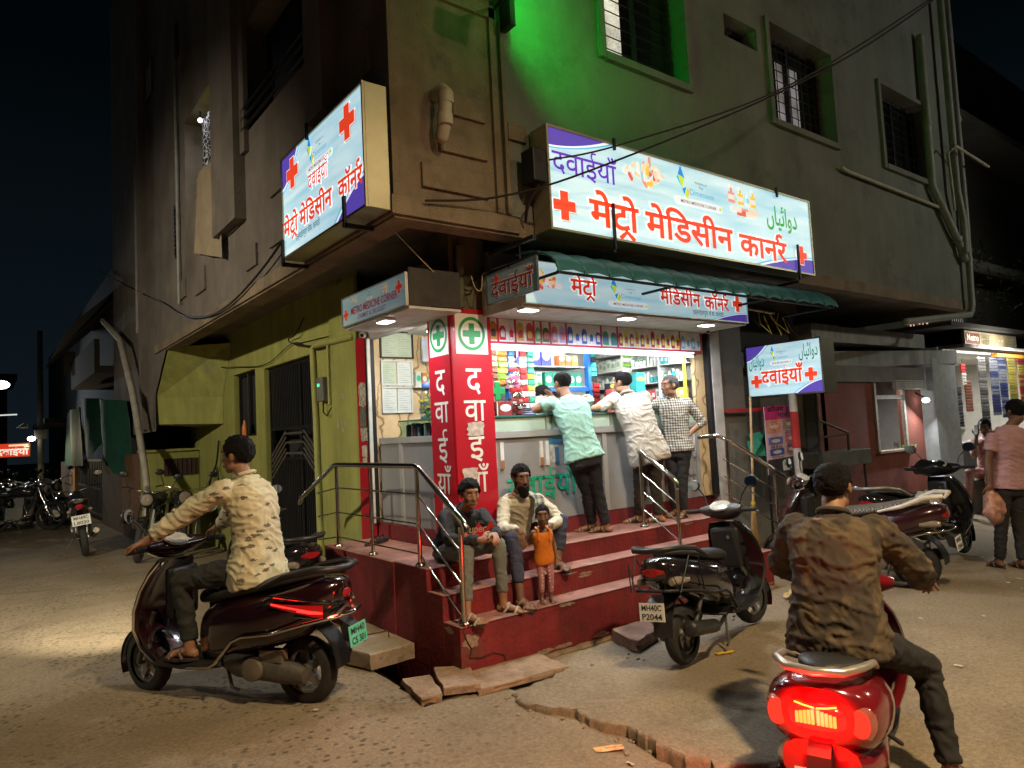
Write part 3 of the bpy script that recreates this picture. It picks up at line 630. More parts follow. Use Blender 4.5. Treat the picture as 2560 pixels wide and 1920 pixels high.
# the large sign over the shop front
s1 = Sign('light_box_sign', 'long backlit sign with red Hindi shop name over the corrugated awning', (3.45, 3.92, 3.07), X_, Z_, 3.76, .825, .19, .84, face_mat('lit_face', .82))
s1.swoosh('LT', .66, .15); s1.swoosh('RB', 1.0, .16)
s1.text(DAV, .05, .47, .25, PUR, .006, .72, ink_name='purple')
s1.pills(1.14, .64, .52, .22, 3, 34); s1.logo(1.82, .59, .235, 1.55); s1.bottles(2.55, .60, .33, 1.5)
s1.text(UR, 2.92, .47, .27, GRN, .016, .56, ink_name='green'); s1.cross(.155, .205, .115); s1.cross(3.53, .2, .10)
s1.text('मेट{ो', .42, .10, .32, RED, .022, .58, halo=.04); s1.text('मेिडसीन', 1.08, .10, .32, RED, .022, 1.24, halo=.04); s1.text('कान}र', 2.42, .09, .31, RED, .022, .83, halo=.04)
for u in (.66, 3.42):
    q = MB(); q.prism([s1.P(u, -.08, .012), s1.P(u+.022, -.08, .012), s1.P(u+.022, .30, .012), s1.P(u, .30, .012)], s1.n*.02)
    q.prism([s1.P(u, -.10, .012), s1.P(u+.03, -.10, .012), s1.P(u+.03, -.08, .012), s1.P(u, -.08, .012)], s1.n*-.25); q.build('bracket', black_iron, s1.t)
for u in (.72, 3.1):
    q = MB(); q.prism([s1.P(u, .76, .012), s1.P(u+.022, .76, .012), s1.P(u+.022, .86, .012), s1.P(u, .86, .012)], s1.n*.02); q.build('bracket', black_iron, s1.t)
# the tall sign on the corner, facing the left street
s2 = Sign('light_box_sign', 'backlit sign with red crosses on the building corner facing the left street', (2.04, 5.70, 3.08), -Y_, Z_, 1.58, .86, .17, .84, face_mat('lit_face', .82), metal=(.36, .33, .22))
s2.swoosh('LT', .36, .26); s2.swoosh('RB', .5, .22); s2.cross(.245, .67, .125); s2.cross(1.31, .68, .125); s2.logo(.78, .66, .19, 1.4)
s2.text(DAV, .77, .42, .17, RED, .007, .38, 'C', halo=.03); s2.text('मेट{ो', .02, .18, .2, RED, .022, .32, halo=.04); s2.text('मेिडसीन', .38, .18, .2, RED, .022, .64, halo=.04); s2.text('कॉन}र', 1.13, .18, .2, RED, .022, .40, halo=.04)
s2.text('इस्माईलपुरा चौक, कामठी.', .29, .095, .07, (.1, .08, .1), .004, .5, ink_name='black_ink', name='small_lettering')
for u in (.02, 1.25):
    q = MB(); q.prism([s2.P(u, -.06, .014), s2.P(u+.03, -.06, .014), s2.P(u+.03, .16, .014), s2.P(u, .16, .014)], s2.n*.02); q.prism([s2.P(u, -.06, .03), s2.P(u+.03, -.06, .03), s2.P(u+.03, -.03, .03), s2.P(u, -.03, .03)], s2.n*-.22); q.build('bracket', black_iron, s2.t)
q = MB(); q.prism([s2.P(.62, .80, .014), s2.P(.64, .80, .014), s2.P(.64, .93, .014), s2.P(.62, .93, .014)], s2.n*.02)
q.build('bracket', black_iron, s2.t)
# fascia sign under the awning; not backlit, brightness put into the face as glow
s3 = Sign('fascia_sign', 'blue flex fascia sign with a glow added to its face between the awning and the poster strip', (3.28, 4.07, 2.515), X_, Z_, 2.86, .345, .02, .55, face_mat('fascia_face_glow', .58, .95), metal=(.7, .7, .7), frame=.008)
s3.pills(.22, .18, .42, .18, 5, 24); s3.logo(1.13, .14, .16, 1.6); s3.text('मेट{ो', .48, .115, .185, (.72, .04, .02), .022, .29, halo=.04)
s3.text('मेिडसीन', 1.55, .115, .185, (.72, .04, .02), .022, .57, halo=.04); s3.text('कॉन}र', 2.18, .105, .18, (.72, .04, .02), .022, .38, halo=.04); s3.cross(2.70, .185, .078); s3.swoosh('RB', .5, .08)
s3.text('इस्माईलपुरा चौक, कामठी.', 2.0, .04, .062, (.06, .06, .1), .006, .47, ink_name='black_ink', name='small_lettering')
q = MB(); q.box(3.28, 6.14, 4.092, 4.62, 2.50, 2.514); q.box(3.28, 3.30, 4.092, 4.62, 2.515, 2.86); q.build('soffit', mat('white_panel', (.55, .55, .55), .5), s3.t)
# side sign facing the left street; unlit, but its face carries a faint added glow
s4 = Sign('fascia_sign', 'unlit blue fascia sign with METRO MEDICINE CORNER CHEMIST and a faint added glow above the side opening', (2.50, 5.60, 2.515), -Y_, Z_, 1.13, .25, .02, .16, face_mat('side_face_glow', .16, .75), metal=(.5, .5, .5), frame=.006)
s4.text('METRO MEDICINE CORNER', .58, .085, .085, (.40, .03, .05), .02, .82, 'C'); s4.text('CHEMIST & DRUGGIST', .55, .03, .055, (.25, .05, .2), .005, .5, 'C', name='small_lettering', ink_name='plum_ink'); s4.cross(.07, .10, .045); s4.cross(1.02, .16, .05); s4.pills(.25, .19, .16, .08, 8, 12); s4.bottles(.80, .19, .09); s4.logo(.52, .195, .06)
q = MB(); q.box(2.515, 2.97, 4.47, 5.6, 2.495, 2.514); q.build('soffit', MATS['white_panel'], s4.t); q = MB(); q.box(2.515, 2.96, 4.46, 4.475, 2.52, 2.80); q.build('end_panel', mat('end_panel_dark', (.035, .033, .03), .8, var=.4), s4.t)
# little hanging banner at the awning's end
s5 = Sign('banner', 'small grey-blue hanging banner with red Hindi word at the awning end', (3.20, 4.43, 2.555), -Y_, Z_, .63, .265, .012, .03, face_mat('banner_face', .03, .5), frame=.004, cab=True, metal=(.1, .12, .14))
s5.text(DAV, .32, .05, .17, (.30, .02, .04), .012, .53, 'C', halo=.03); s5.cross(.13, .185, .036); s5.logo(.33, .2, .04)
# the rusty box sign on its post
s6 = Sign('post_sign', 'backlit box sign with Hindi and Urdu words on a post by the steps', (7.5, 5.04, 1.815), -Y_, Z_, .98, .63, .27, .80, face_mat('post_face', .78), metal=(.17, .16, .13))
s6.swoosh('LT', .28, .18); s6.swoosh('RB', .34, .14); s6.logo(.46, .46, .15); s6.text(UR, .04, .37, .2, (.04, .2, .16), .012, .21, ink_name='dark_green'); s6.text(UR, .70, .43, .2, (.04, .2, .16), .012, .23, ink_name='dark_green'); s6.cross(.13, .19, .075); s6.cross(.83, .22, .075); s6.text(DAV, .47, .15, .24, RED, .022, .54, 'C', halo=.035)
pm = mat('red_white_pole', (.5, .48, .45), .7, var=.2, stain=((.2, .1, .07), 6, .6))
q = MB(); q.tube([(7.52, 4.46, -.1), (7.5, 4.46, 1.83)], .045, 12); q.build('post', pm, s6.t, smooth=True)
q = MB(); q.tube([(7.506, 4.46, 1.2), (7.503, 4.46, 1.62)], .0475, 12); q.build('red_band', mat('band_red', (.42, .03, .03)), s6.t, smooth=True)

# ================================================================ awning of corrugated sheet
aw = thing('awning', 'long green barrel shaped corrugated awning above the fascia sign', 'awning', (5.3, 4.0, 2.7))
awm = mat('awning_green', (.030, .135, .155), .45, .3, var=.2, scale=5)
x = 3.33; k = 0
while x < 7.15:
    q = MB(); wd = .262; rings = []
    for i in range(15):
        a = pi/2*i/14; r = 1.0+(.012 if i % 2 else 0)
        rings.append((4.20-.48*sin(a)*r, 2.69+.225*cos(a)*r))
    outer = [[(x+(wd+.018)*t_, y, z+.024*sin(pi*t_)) for (y, z) in rings] for t_ in (0, .12, .5, .88, 1)]
    q.loft(outer, caps=False, closed=False); q.tube([(x, y, z) for y, z in rings], .012, 5)
    q.build('curved_sheet', awm, aw, smooth=30); x += wd; k += 1
q = MB(); q.tube([(3.33, 3.74, 2.69), (7.2, 3.74, 2.69)], .012, 6); q.tube([(3.33, 4.2, 2.90), (7.2, 4.2, 2.90)], .012, 6)
for xx in (3.35, 4.6, 6.0, 7.18): q.tube([(xx, 3.72, 2.69), (xx, 4.3, 2.69)], .012, 6)
q.build('frame', black_iron, aw)
q = MB(); q.tube([(3.2, 3.78, 2.83), (3.2, 4.66, 2.79)], .012, 6); q.tube([(3.2, 4.1, 2.82), (3.25, 4.4, 2.66)], .01, 6); q.tube([(3.2, 4.0, 2.82), (3.2, 4.0, 2.95)], .01, 6); q.box(3.17, 3.2, 3.8, 4.35, 2.93, 2.96); q.build('bracket', black_iron, aw)

# ================================================================ corner pillar with red panels
pl = thing('corner_pillar', 'square shop pillar clad in red panels with white Hindi letters and green crosses', 'pillar', (3.15, 4.8, .64))
q = MB(); q.box(2.985, 3.33, 4.64, 4.94, .0, 3.2); q.build('column', mat('column_paint', (.10, .10, .06), .9), pl)
pan = mat('red_panel', (.42, .010, .022), .38, var=.12, scale=3, coat=.2); white = mat('vinyl_white', (.72, .70, .64), .5, var=.08)
q = MB(); q.box(2.965, 3.345, 4.615, 4.64, .636, 2.555); q.build('panel', pan, pl)
q = MB(); q.box(2.955, 2.985, 4.642, 4.965, .636, 2.555); q.build('panel', pan, pl)
gcr = mat('cross_green', (.01, .27, .07), .5, var=.08)
def pfront(u, v, l): return V((2.97+u, 4.615-l, v))
def pside(u, v, l): return V((2.955-l, 4.965-u, v))
for Pf, w_, ux in ((pfront, .37, X_), (pside, .345, -Y_)):
    q = MB(); q.poly([Pf(.03, 2.19, .002), Pf(w_-.03, 2.19, .002), Pf(w_-.03, 2.515, .002), Pf(.03, 2.515, .002)]); q.build('cross_plate', white, pl)
    cx_, cz = w_/2, 2.355; q = MB(); n_ = 36
    q.add([Pf(cx_+r*cos(2*pi*i/n_), cz+r*sin(2*pi*i/n_)*1.05, .004) for r in (.105, .13) for i in range(n_)], [(i, (i+1) % n_, n_+(i+1) % n_, n_+i) for i in range(n_)])
    a, b = .026, .085
    q.poly([Pf(cx_+i, cz+j, .004) for i, j in ((-a, -b), (a, -b), (a, b), (-a, b))]); q.poly([Pf(cx_+i, cz+j, .0045) for i, j in ((-b, -a), (b, -a), (b, a), (-b, a))]); q.build('green_cross', gcr, pl)
    for ch, v, h in (('द', 1.885, .30), ('वा', 1.655, .26), ('ई', 1.36, .27), ('याँ', 1.09, .25)):
        q = MB(); q.text(ch, Pf(w_/2, v, 0), ux, Z_, h, .006, {'द': .15, 'वा': .21, 'ई': .15, 'याँ': .21}[ch], 'C', .003); q.build('lettering', white, pl)
torn = mat('torn_paper', (.50, .42, .36), .9, var=.4, scale=22)
def scrap(P_, u, v, w_, h, parent, m=None, seed=0, l=.0065):
    R_ = random.Random(seed); q = MB(); n_ = 18; pts = []
    for i in range(n_):
        a = 2*pi*i/n_; c, s_ = cos(a), sin(a); k = 1/max(abs(c), abs(s_)); pts.append(P_(u+c*k*w_/2*R_.uniform(.8, 1.05), v+s_*k*h/2*R_.uniform(.85, 1.05), l))
    q.poly(pts); return q.build('torn_sticker', m or torn, parent)
scrap(pfront, .18, 1.62-.03, .17, .12, pl, seed=1); scrap(pfront, .11, 1.24, .15, .1, pl, seed=2); scrap(pside, .2, .98, .13, .1, pl, seed=4); scrap(pside, .2, .80, .08, .06, pl, mat('pale_paper', (.6, .57, .5), .9, var=.2, scale=30), 5)
q = MB(); q.tube([(3.05, 4.6, 2.56), (3.05, 4.58, 3.05)], .035, 10); q.build('conduit', mat('column_paint2', (.09, .10, .06), .8), pl, smooth=True)
# left jamb of the side opening
lj = thing('red_jamb', 'red painted strip with torn posters left of the side opening', 'pillar', (2.96, 6.15, .64))
q = MB(); q.box(2.925, 2.965, 6.04, 6.29, .0, 2.53); q.build('panel', pan, lj)
PJ = lambda u, v, l: V((2.925-l, 6.29-u, v))
for k, (u, v, w_, h, m) in enumerate(((.13, 1.98, .16, .24, 'a'), (.13, 1.76, .15, .22, 'b'), (.14, 1.6, .15, .14, 'a'), (.14, 1.44, .12, .12, 'c'), (.14, 1.33, .1, .1, 'c'))):
    scrap(PJ, u, v, w_, h, lj, {'a': mat('poster_mix', (.35, .33, .26), .9, var=.8, scale=34), 'b': mat('poster_dark', (.10, .12, .09), .9, var=.7, scale=30), 'c': torn}[m], k)
q = MB(); q.box(2.9, 2.98, 6.005, 6.038, .775, 2.5); q.build('shutter_channel', black_iron, lj); q = MB(); q.box(2.9, 2.93, 5.985, 6.003, .775, 2.5); q.build('trim', mat('white_trim', (.6, .6, .58), .5), lj)

# ================================================================ shop room
wp = mat('white_paint', (.62, .62, .60), .6, var=.1)
sh = thing('shop_room', 'open fronted chemist shop room with marble panelled ends', 'shop', (4.6, 5.4, .78))
marble = mat('veined_marble', (.62, .46, .26), .35, var=.18, scale=4); N = marble.node_tree; b_ = N.nodes['Principled BSDF']; src = b_.inputs['Base Color'].links[0].from_socket
t_ = N.nodes.new('ShaderNodeTexCoord'); wv_ = N.nodes.new('ShaderNodeTexWave'); wv_.inputs['Scale'].default_value = 2.3; wv_.inputs['Distortion'].default_value = 14; wv_.inputs['Detail'].default_value = 3; N.links.new(t_.outputs['Object'], wv_.inputs[0])
r = N.nodes.new('ShaderNodeValToRGB'); r.color_ramp.elements[0].position = .0; r.color_ramp.elements[1].position = .10; r.color_ramp.elements[0].color = (1, 1, 1, 1); r.color_ramp.elements[1].color = (0, 0, 0, 1); N.links.new(wv_.outputs['Fac'], r.inputs[0])
mx = N.nodes.new('ShaderNodeMix'); mx.data_type = 'RGBA'; N.links.new(r.outputs[0], mx.inputs[0]); N.links.new(src, mx.inputs[6]); mx.inputs[7].default_value = (.28, .16, .06, 1); N.links.new(mx.outputs[2], b_.inputs['Base Color'])
q = MB(); q.box(2.98, 6.3, 6.30, 6.34, .78, 2.75); q.build('back_wall', wp, sh)
q = MB(); q.box(2.99, 3.75, 6.05, 6.09, .78, 2.62); q.box(6.05, 6.24, 4.70, 4.74, .78, 2.5); q.build('marble_panel', marble, sh)
q = MB(); q.box(6.24, 6.28, 4.72, 6.3, .78, 2.75); q.build('end_wall', wp, sh)
q = MB(); q.box(3.36, 6.23, 4.76, 6.29, 2.56, 2.6); q.box(3.0, 3.36, 4.98, 6.04, 2.6, 2.64); q.build('ceiling', wp, sh)
q = MB(); q.box(3.04, 6.25, 4.78, 6.28, .776, .79); q.build('floor', mat('shop_floor', (.25, .22, .2)), sh)
# shutter housings over both openings
rusty = mat('rusty_white', (.50, .47, .50), .55, .2, var=.12, stain=((.22, .10, .05), 7, .70))
q = MB(); q.box(3.35, 6.26, 4.58, 4.74, 2.515, 2.60); q.box(3.35, 6.26, 4.60, 4.66, 2.60, 3.05); q.build('shutter_housing', rusty, sh)
q = MB(); q.box(2.90, 3.0, 4.975, 6.03, 2.492, 2.58); q.box(2.985, 3.0, 4.975, 6.03, 2.581, 3.0); q.build('shutter_housing', rusty, sh)
q = MB(); q.box(6.27, 6.42, 4.63, 4.9, -.1, 2.60); q.build('front_pier', mat('pier_paint', (.46, .44, .44), .8, stain=((.3, .28, .27), 4, .6)), sh)
q = MB(); q.box(6.215, 6.262, 4.64, 4.70, .78, 2.5); q.build('shutter_channel', black_iron, sh)
# product poster strip
ps = thing('poster_strip', 'row of red framed product pictures over the counter opening', 'poster', (4.7, 4.66, 2.3))
q = MB(); q.box(3.35, 6.16, 4.665, 4.69, 2.295, 2.512); q.build('red_frame', mat('strip_red', (.55, .03, .06), .5), ps)
xs = [3.352, 3.455, 3.64, 3.845, 3.925, 4.03, 4.22, 4.66, 4.88, 5.80, 6.14]
cols = [((.5, .22, .03), (.06, .03, .03)), ((.6, .02, .04), (.7, .7, .7)), ((.7, .4, .1), (.5, .05, .04)), ((.1, .4, .12), (.5, .6, .4)), ((.05, .1, .05), (.5, .08, .06)), ((.6, .15, .2), (.5, .4, .75)), ((.05, .12, .55), (.8, .8, .8)), ((.05, .35, .2), (.1, .2, .5)), ((.45, .03, .06), (.8, .65, .1)), ((.15, .5, .75), (.8, .8, .8))]
for k, (a, b) in enumerate(zip(xs, xs[1:])):
    q = MB(); q.poly([(a+.012, 4.662, 2.312), (b-.012, 4.662, 2.312), (b-.012, 4.662, 2.505), (a+.012, 4.662, 2.505)]); o = q.build('product_poster', mat('poster_white', (.86, .86, .90), .5), ps)
    q = MB(); R_ = random.Random(k); n_ = max(1, int((b-a)/.075)); 
    for i in range(n_):
        c = a+(b-a)*(i+.5)/n_; w_ = min(.05, (b-a)/n_*.36); z1 = 2.44+R_.uniform(0, .045)
        q.cur = i % 2; q.poly([(c-w_, 4.658, 2.325), (c+w_, 4.658, 2.325), (c+w_, 4.658, z1-.03), (c+w_*.5, 4.658, z1), (c-w_*.5, 4.658, z1), (c-w_, 4.658, z1-.03)])
        q.cur = 1-i % 2; q.poly([(c-w_*.6, 4.6555, 2.35), (c+w_*.6, 4.6555, 2.35), (c+w_*.7, 4.6555, 2.40), (c, 4.6555, 2.42), (c-w_*.7, 4.6555, 2.40)])
    q.build('product_picture', [mat('pp_%s_%s' % ('abcdefghij'[k], j), c, .5, var=.25, scale=50) for j, c in zip('xy', cols[k])], o)
# lights
led = mat('led_glow', (1, 1, 1), emit=(.93, .96, 1), es=14, var=0)
tl = thing('tube_light', 'long white tube light across the top of the counter opening', 'light', (4.7, 4.71, 2.27))
q = MB(); q.box(3.36, 6.1, 4.70, 4.735, 2.262, 2.292); q.build('housing', wp, tl)
q = MB(); q.tube([(3.37, 4.70, 2.253), (6.05, 4.70, 2.253)], .010, 8); q.tube([(3.37, 4.688, 2.288), (6.05, 4.688, 2.288)], .006, 6); q.build('tube', mat('tube_glow', (1, 1, 1), emit=(.97, .98, 1), es=3, var=0), tl)
area('tube_glow_in', tl, (4.7, 4.78, 2.24), (0, .75, -.55), (2.7, .018), (.93, .96, 1), 30)
area('tube_glow_out', tl, (4.7, 4.66, 2.24), (0, -.5, -1), (2.7, .015), (.93, .96, 1), 12)
def led_panel(label, x, y, z, horiz, power):
    t = thing('led_panel', label, 'light', (x, y, z)); a, b = (.075, .05) if horiz else (.05, .075)
    q = MB(); q.box(x-a, x+a, y-b, y+b, z-.022, z); q.build('housing', wp, t, bevel=.004)
    q = MB(); q.box(x-a+.006, x+a-.006, y-b+.006, y+b-.006, z-.027, z-.0225); q.build('diffuser', led, t)
    area('panel_light', t, (x, y, z-.03), (0, -.12, -1) if horiz else (-.12, 0, -1), (.13, .09), (.90, .95, 1), power)
led_panel('white LED panel under the fascia sign above the pillar side', 3.37, 4.14, 2.499, True, 25)
led_panel('white LED panel under the middle of the fascia sign', 4.47, 4.15, 2.499, True, 25)
led_panel('white LED panel under the right end of the fascia sign', 5.57, 4.15, 2.499, True, 25)
led_panel('white LED panel under the unlit side sign', 2.57, 4.95, 2.493, False, 17)
bl = thing('wall_lamp', 'small bright lamp behind the pillar above the side opening', 'light', (3.02, 5.05, 2.45))
q = MB(); q.box(2.985, 3.08, 4.99, 5.04, 2.43, 2.455); q.build('housing', wp, bl)
q = MB(); q.box(2.99, 3.075, 4.992, 5.038, 2.422, 2.429); q.build('diffuser', led, bl); area('lamp_light', bl, (3.06, 5.1, 2.40), (.4, .75, -.6), (.1, .05), (1, .93, .75), 9)
# ================================================================ counter and stock
grey_m = mat('counter_grey', (.25, .25, .25), .55, var=.14, scale=2, stain=((.16, .15, .14), 2.2, .62)); grey_l = mat('counter_trim', (.42, .42, .41), .45, .3, var=.1)
def glass_mat(name, col, a):
    m = bpy.data.materials.new(name); m.use_nodes = True; N = m.node_tree; N.nodes.clear(); o = N.nodes.new('ShaderNodeOutputMaterial')
    g_ = N.nodes.new('ShaderNodeBsdfGlossy'); g_.inputs['Roughness'].default_value = .04; t = N.nodes.new('ShaderNodeBsdfTransparent'); t.inputs[0].default_value = (*col, 1)
    x = N.nodes.new('ShaderNodeMixShader'); x.inputs[0].default_value = a; N.links.new(t.outputs[0], x.inputs[1]); N.links.new(g_.outputs[0], x.inputs[2]); N.links.new(x.outputs[0], o.inputs[0]); return m
glass = glass_mat('clear_glass', (.86, .95, .92), .10); edge_g = mat('glass_edge', (.04, .16, .13), .15, var=0)
ct = thing('shop_counter', 'long grey shop counter with a glass display top and painted green Hindi word', 'counter', (4.7, 4.85, .78))
q = MB(); q.box(3.345, 6.05, 4.70, 5.05, .78, 1.50); q.build('body', grey_m, ct)
q = MB(); q.box(3.345, 6.06, 4.675, 5.06, 1.502, 1.56); q.build('ledge', grey_l, ct, bevel=.004)
for x in (4.35, 4.62, 5.05, 5.40, 5.98): q = MB(); q.box(x, x+.055, 4.688, 4.70, .785, 1.50); q.build('divider', grey_l, ct)
q = MB(); q.box(3.35, 6.04, 4.68, 4.686, 1.561, 1.675); q.build('glass_front', mat('frosted_green', (.42, .56, .47), .25, var=.12, scale=3), ct)
q = MB(); q.box(3.345, 6.05, 4.66, 5.05, 1.676, 1.69); q.build('glass_top', edge_g, ct)
for x in (3.93, 4.0, 4.72, 5.45): q = MB(); q.box(x, x+.012, 4.672, 4.679, 1.562, 1.675); q.build('glass_joint', mat('steel_strip', (.4, .42, .4), .3, .6), ct)
q = MB(); q.text(DAV, (3.50, 4.693, .99), X_, Z_, .27, .012, .80, 'L'); q.build('lettering', mat('spray_green', (.0, .35, .19), .6, var=.5, scale=30), ct)
q = MB(); q.text('दवाई', (5.02, 4.693, .96), X_, Z_, .27, .012, .50, 'L'); q.build('lettering', mat('spray_red', (.42, .01, .02), .6, var=.5, scale=30), ct)
cig = [(3.36, 1.26, 1.47, 0), (3.435, 1.25, 1.47, 1), (3.86, 1.25, 1.46, 1), (3.925, 1.25, 1.46, 0), (5.84, 1.2, 1.44, 0), (5.93, 1.2, 1.44, 0)]
for k, (x, z0, z1, tip) in enumerate(cig):
    q = MB(); q.box(x, x+.036, 4.682, 4.699, z0, z1); o = q.build('cigarette_strip', mat('vinyl_white2', (.62, .62, .6), .5), ct)
    if tip: q = MB(); q.box(x-.001, x+.037, 4.680, 4.6815, z0, z0+.07); q.build('filter_tip', mat('cork', (.30, .13, .05), .7), o)
PC = lambda u, v, l: V((3.35+u, 4.70-l, v))
scrap(PC, .68, 1.36, .11, .2, ct, mat('torn_poster', (.42, .42, .40), .8, var=.5, scale=18), 9, .004); q = MB(); q.box(4.04, 4.085, 4.694, 4.699, 1.25, 1.40); q.build('poster_tube', mat('tube_blue', (.06, .16, .26), .5), ct)
q = MB(); q.box(3.97, 4.14, 4.694, 4.699, 1.425, 1.48); q.build('poster_head', mat('poster_blue', (.03, .16, .28), .5), ct)
for a, b in ((5.10, .98), (5.18, .98), (5.10, .90), (5.18, .90), (5.84, 1.02), (5.90, 1.02), (5.84, .93), (5.90, .93)):
    q = MB(); q.box(a, a+.035, 4.672, 4.70, b, b+.05); q.build('cable_clip', grey_l, ct)
sc = thing('side_counter', 'short grey counter in the side opening with a glass case of small packets', 'counter', (3.15, 5.3, .78))
q = MB(); q.box(3.0, 3.33, 4.97, 5.98, .78, 1.50); q.build('body', grey_m, sc)
q = MB(); q.box(2.985, 3.34, 4.975, 5.98, 1.502, 1.555); q.box(2.985, 3.0, 5.55, 5.60, .785, 1.50); q.build('ledge', grey_l, sc)
q = MB()
for a in ((2.995, 3.0, 4.975, 5.58, 1.556, 1.69), (2.995, 3.32, 5.575, 5.58, 1.556, 1.69)): q.box(*a)
q.build('glass_front', glass, sc); q = MB(); q.box(2.985, 3.33, 4.975, 5.59, 1.69, 1.70); q.build('glass_top', edge_g, sc)
R_ = random.Random(3)
SM = [mat('pack_%s' % n_, c, .45, var=.35, scale=40) for n_, c in (('maroon', (.20, .02, .03)), ('navy', (.03, .04, .15)), ('silver', (.40, .40, .42)), ('black', (.02, .02, .025)), ('rose', (.45, .10, .14)))]
NM = ['maroon', 'navy', 'silver', 'black', 'pink']
for k in range(26):
    y = 5.0+.021*k; x = 3.01+R_.uniform(0, .05); h = R_.uniform(.05, .11); i = R_.randrange(5)
    q = MB(); q.box(x, x+.05, y, y+.018, 1.556, 1.556+h); q.box(x+.004, x+.046, y+.003, y+.015, 1.556+h, 1.562+h)
    o = q.build('small_packet', SM[i]); tag(o, 'small %s packet in the glass case of the side counter' % NM[i], 'packet', 'packets in the side glass case')
# left end wall: framed certificates, television
def frame_thing(label, x0, x1, z0, z1, m_frame, pages, y=6.045):
    t = thing('certificate', label, 'certificate', ((x0+x1)/2, y, z0))
    q = MB(); e = .014
    for a, b, c, d in ((x0, x1, z0, z0+e), (x0, x1, z1-e, z1), (x0, x0+e, z0+e, z1-e), (x1-e, x1, z0+e, z1-e)): q.box(a, b, y-.02, y, c, d)
    q.build('frame', m_frame, t)
    for (a, b, m_) in pages:
        q = MB(); q.box(a, b, y-.006, y-.001, z0+e, z1-e); o = q.build('page', m_, t)
        q = MB()
        for k in range(9):
            zz = z0+.03+(z1-z0-.06)*k/9; q.box(a+.02, b-.02-.03*(k % 3), y-.0075, y-.0062, zz, zz+.004)
        q.build('print', mat('print_grey', (.32, .36, .33), .8), o)
pg, pg2 = mat('page_green', (.48, .56, .44), .7, var=.1), mat('page_white', (.62, .66, .64), .7, var=.1)
frame_thing('black framed pair of green certificates at the top of the marble wall', 3.06, 3.42, 2.32, 2.585, mat('black_frame', (.02, .025, .02), .4), [(3.075, 3.24, pg), (3.24, 3.405, pg)])
frame_thing('pair of pale paper licences pinned below the framed certificates', 3.06, 3.40, 2.055, 2.30, pg2, [(3.065, 3.225, pg), (3.235, 3.395, pg2)])
frame_thing('lower pair of white paper licences on the marble wall', 3.06, 3.39, 1.79, 2.045, pg2, [(3.065, 3.22, pg2), (3.23, 3.385, pg2)])
t = thing('monitor', 'small monitor hanging on an arm behind the pillar', 'monitor', (3.53, 5.95, 2.3))
q = MB(); q.box(3.45, 3.66, 5.9, 5.93, 2.28, 2.52, Matrix.Identity(4)); q.build('screen', mat('monitor_grey', (.35, .37, .40), .3, emit=(.25, .28, .33), es=.5), t, bevel=.004)
q = MB(); q.tube([(3.53, 5.88, 2.62), (3.53, 5.88, 2.30)], .01, 6); q.build('arm', black_iron, t)
# jars
def jar(label, x, y, z, r, h, cap, cont, group=None):
    t = thing('jar', label, 'jar', (x, y, z), group=group)
    q = MB(); q.lathe([(r*.9, z), (r, z+.02*h), (r, z+.38*h), (r*.94, z+.42*h), (r, z+.46*h), (r*.98, z+.72*h), (r*.6, z+.86*h), (r*.58, z+.9*h)], Matrix.Translation((x, y, 0)), 18); q.build('body', glass_mat('jar_plastic', (.93, .93, .93), .14) if 'jar_plastic' not in bpy.data.materials else bpy.data.materials['jar_plastic'], t, smooth=True)
    q = MB(); q.lathe([(r*.66, z+.88*h), (r*.68, z+.9*h), (r*.68, z+h), (r*.6, z+1.02*h)], Matrix.Translation((x, y, 0)), 18); q.build('lid', cap, t, smooth=True)
    q = MB(); R2 = random.Random(int(x*100)); 
    for k in range(46):
        a, rr, zz = R2.uniform(0, 6.28), r*.86*sqrt(R2.random()), z+.03*h+R2.random()*.58*h; q.cur = R2.randrange(3); q.box(x+rr*cos(a)-.018, x+rr*cos(a)+.018, y+rr*sin(a)-.014, y+rr*sin(a)+.014, zz-.01, zz+.012)
    q.build('sweets', cont, t)
redcap = mat('red_cap', (.55, .03, .03), .4); bluecap = mat('blue_cap', (.05, .12, .4), .4)
mixA = [mat('sw_red', (.35, .04, .05), .4), mat('sw_dark', (.08, .03, .03), .4), mat('sw_pale', (.5, .45, .4), .4)]; mixB = [mat('sw_pink', (.6, .2, .35), .4), mat('sw_pale', (.5, .45, .4)), mat('sw_rose', (.5, .1, .15))]; mixC = [mat('sw_yel', (.55, .45, .08), .4), mat('sw_grn', (.1, .25, .08)), mat('sw_blu', (.08, .15, .4))]
jar('large clear jar of dark red sweets with a red lid on the counter', 3.82, 4.93, 1.692, .088, .24, redcap, mixA)
jar('clear jar with a pink label and red lid stacked on the sweet jar', 3.82, 4.95, 1.935, .07, .18, redcap, mixB)
jar('small clear jar of red sweets standing nearest the pillar', 3.58, 4.98, 1.692, .06, .30, redcap, mixA)
jar('blue lidded jar of yellow packets on the side counter', 3.20, 5.42, 1.702, .075, .32, bluecap, mixC)
jar('blue lidded jar of green and blue packets beside the pillar side', 3.22, 5.24, 1.702, .07, .29, bluecap, mixC)
jar('red lidded jar of dark sweets right behind the pillar side', 3.20, 5.07, 1.702, .075, .30, redcap, mixA)
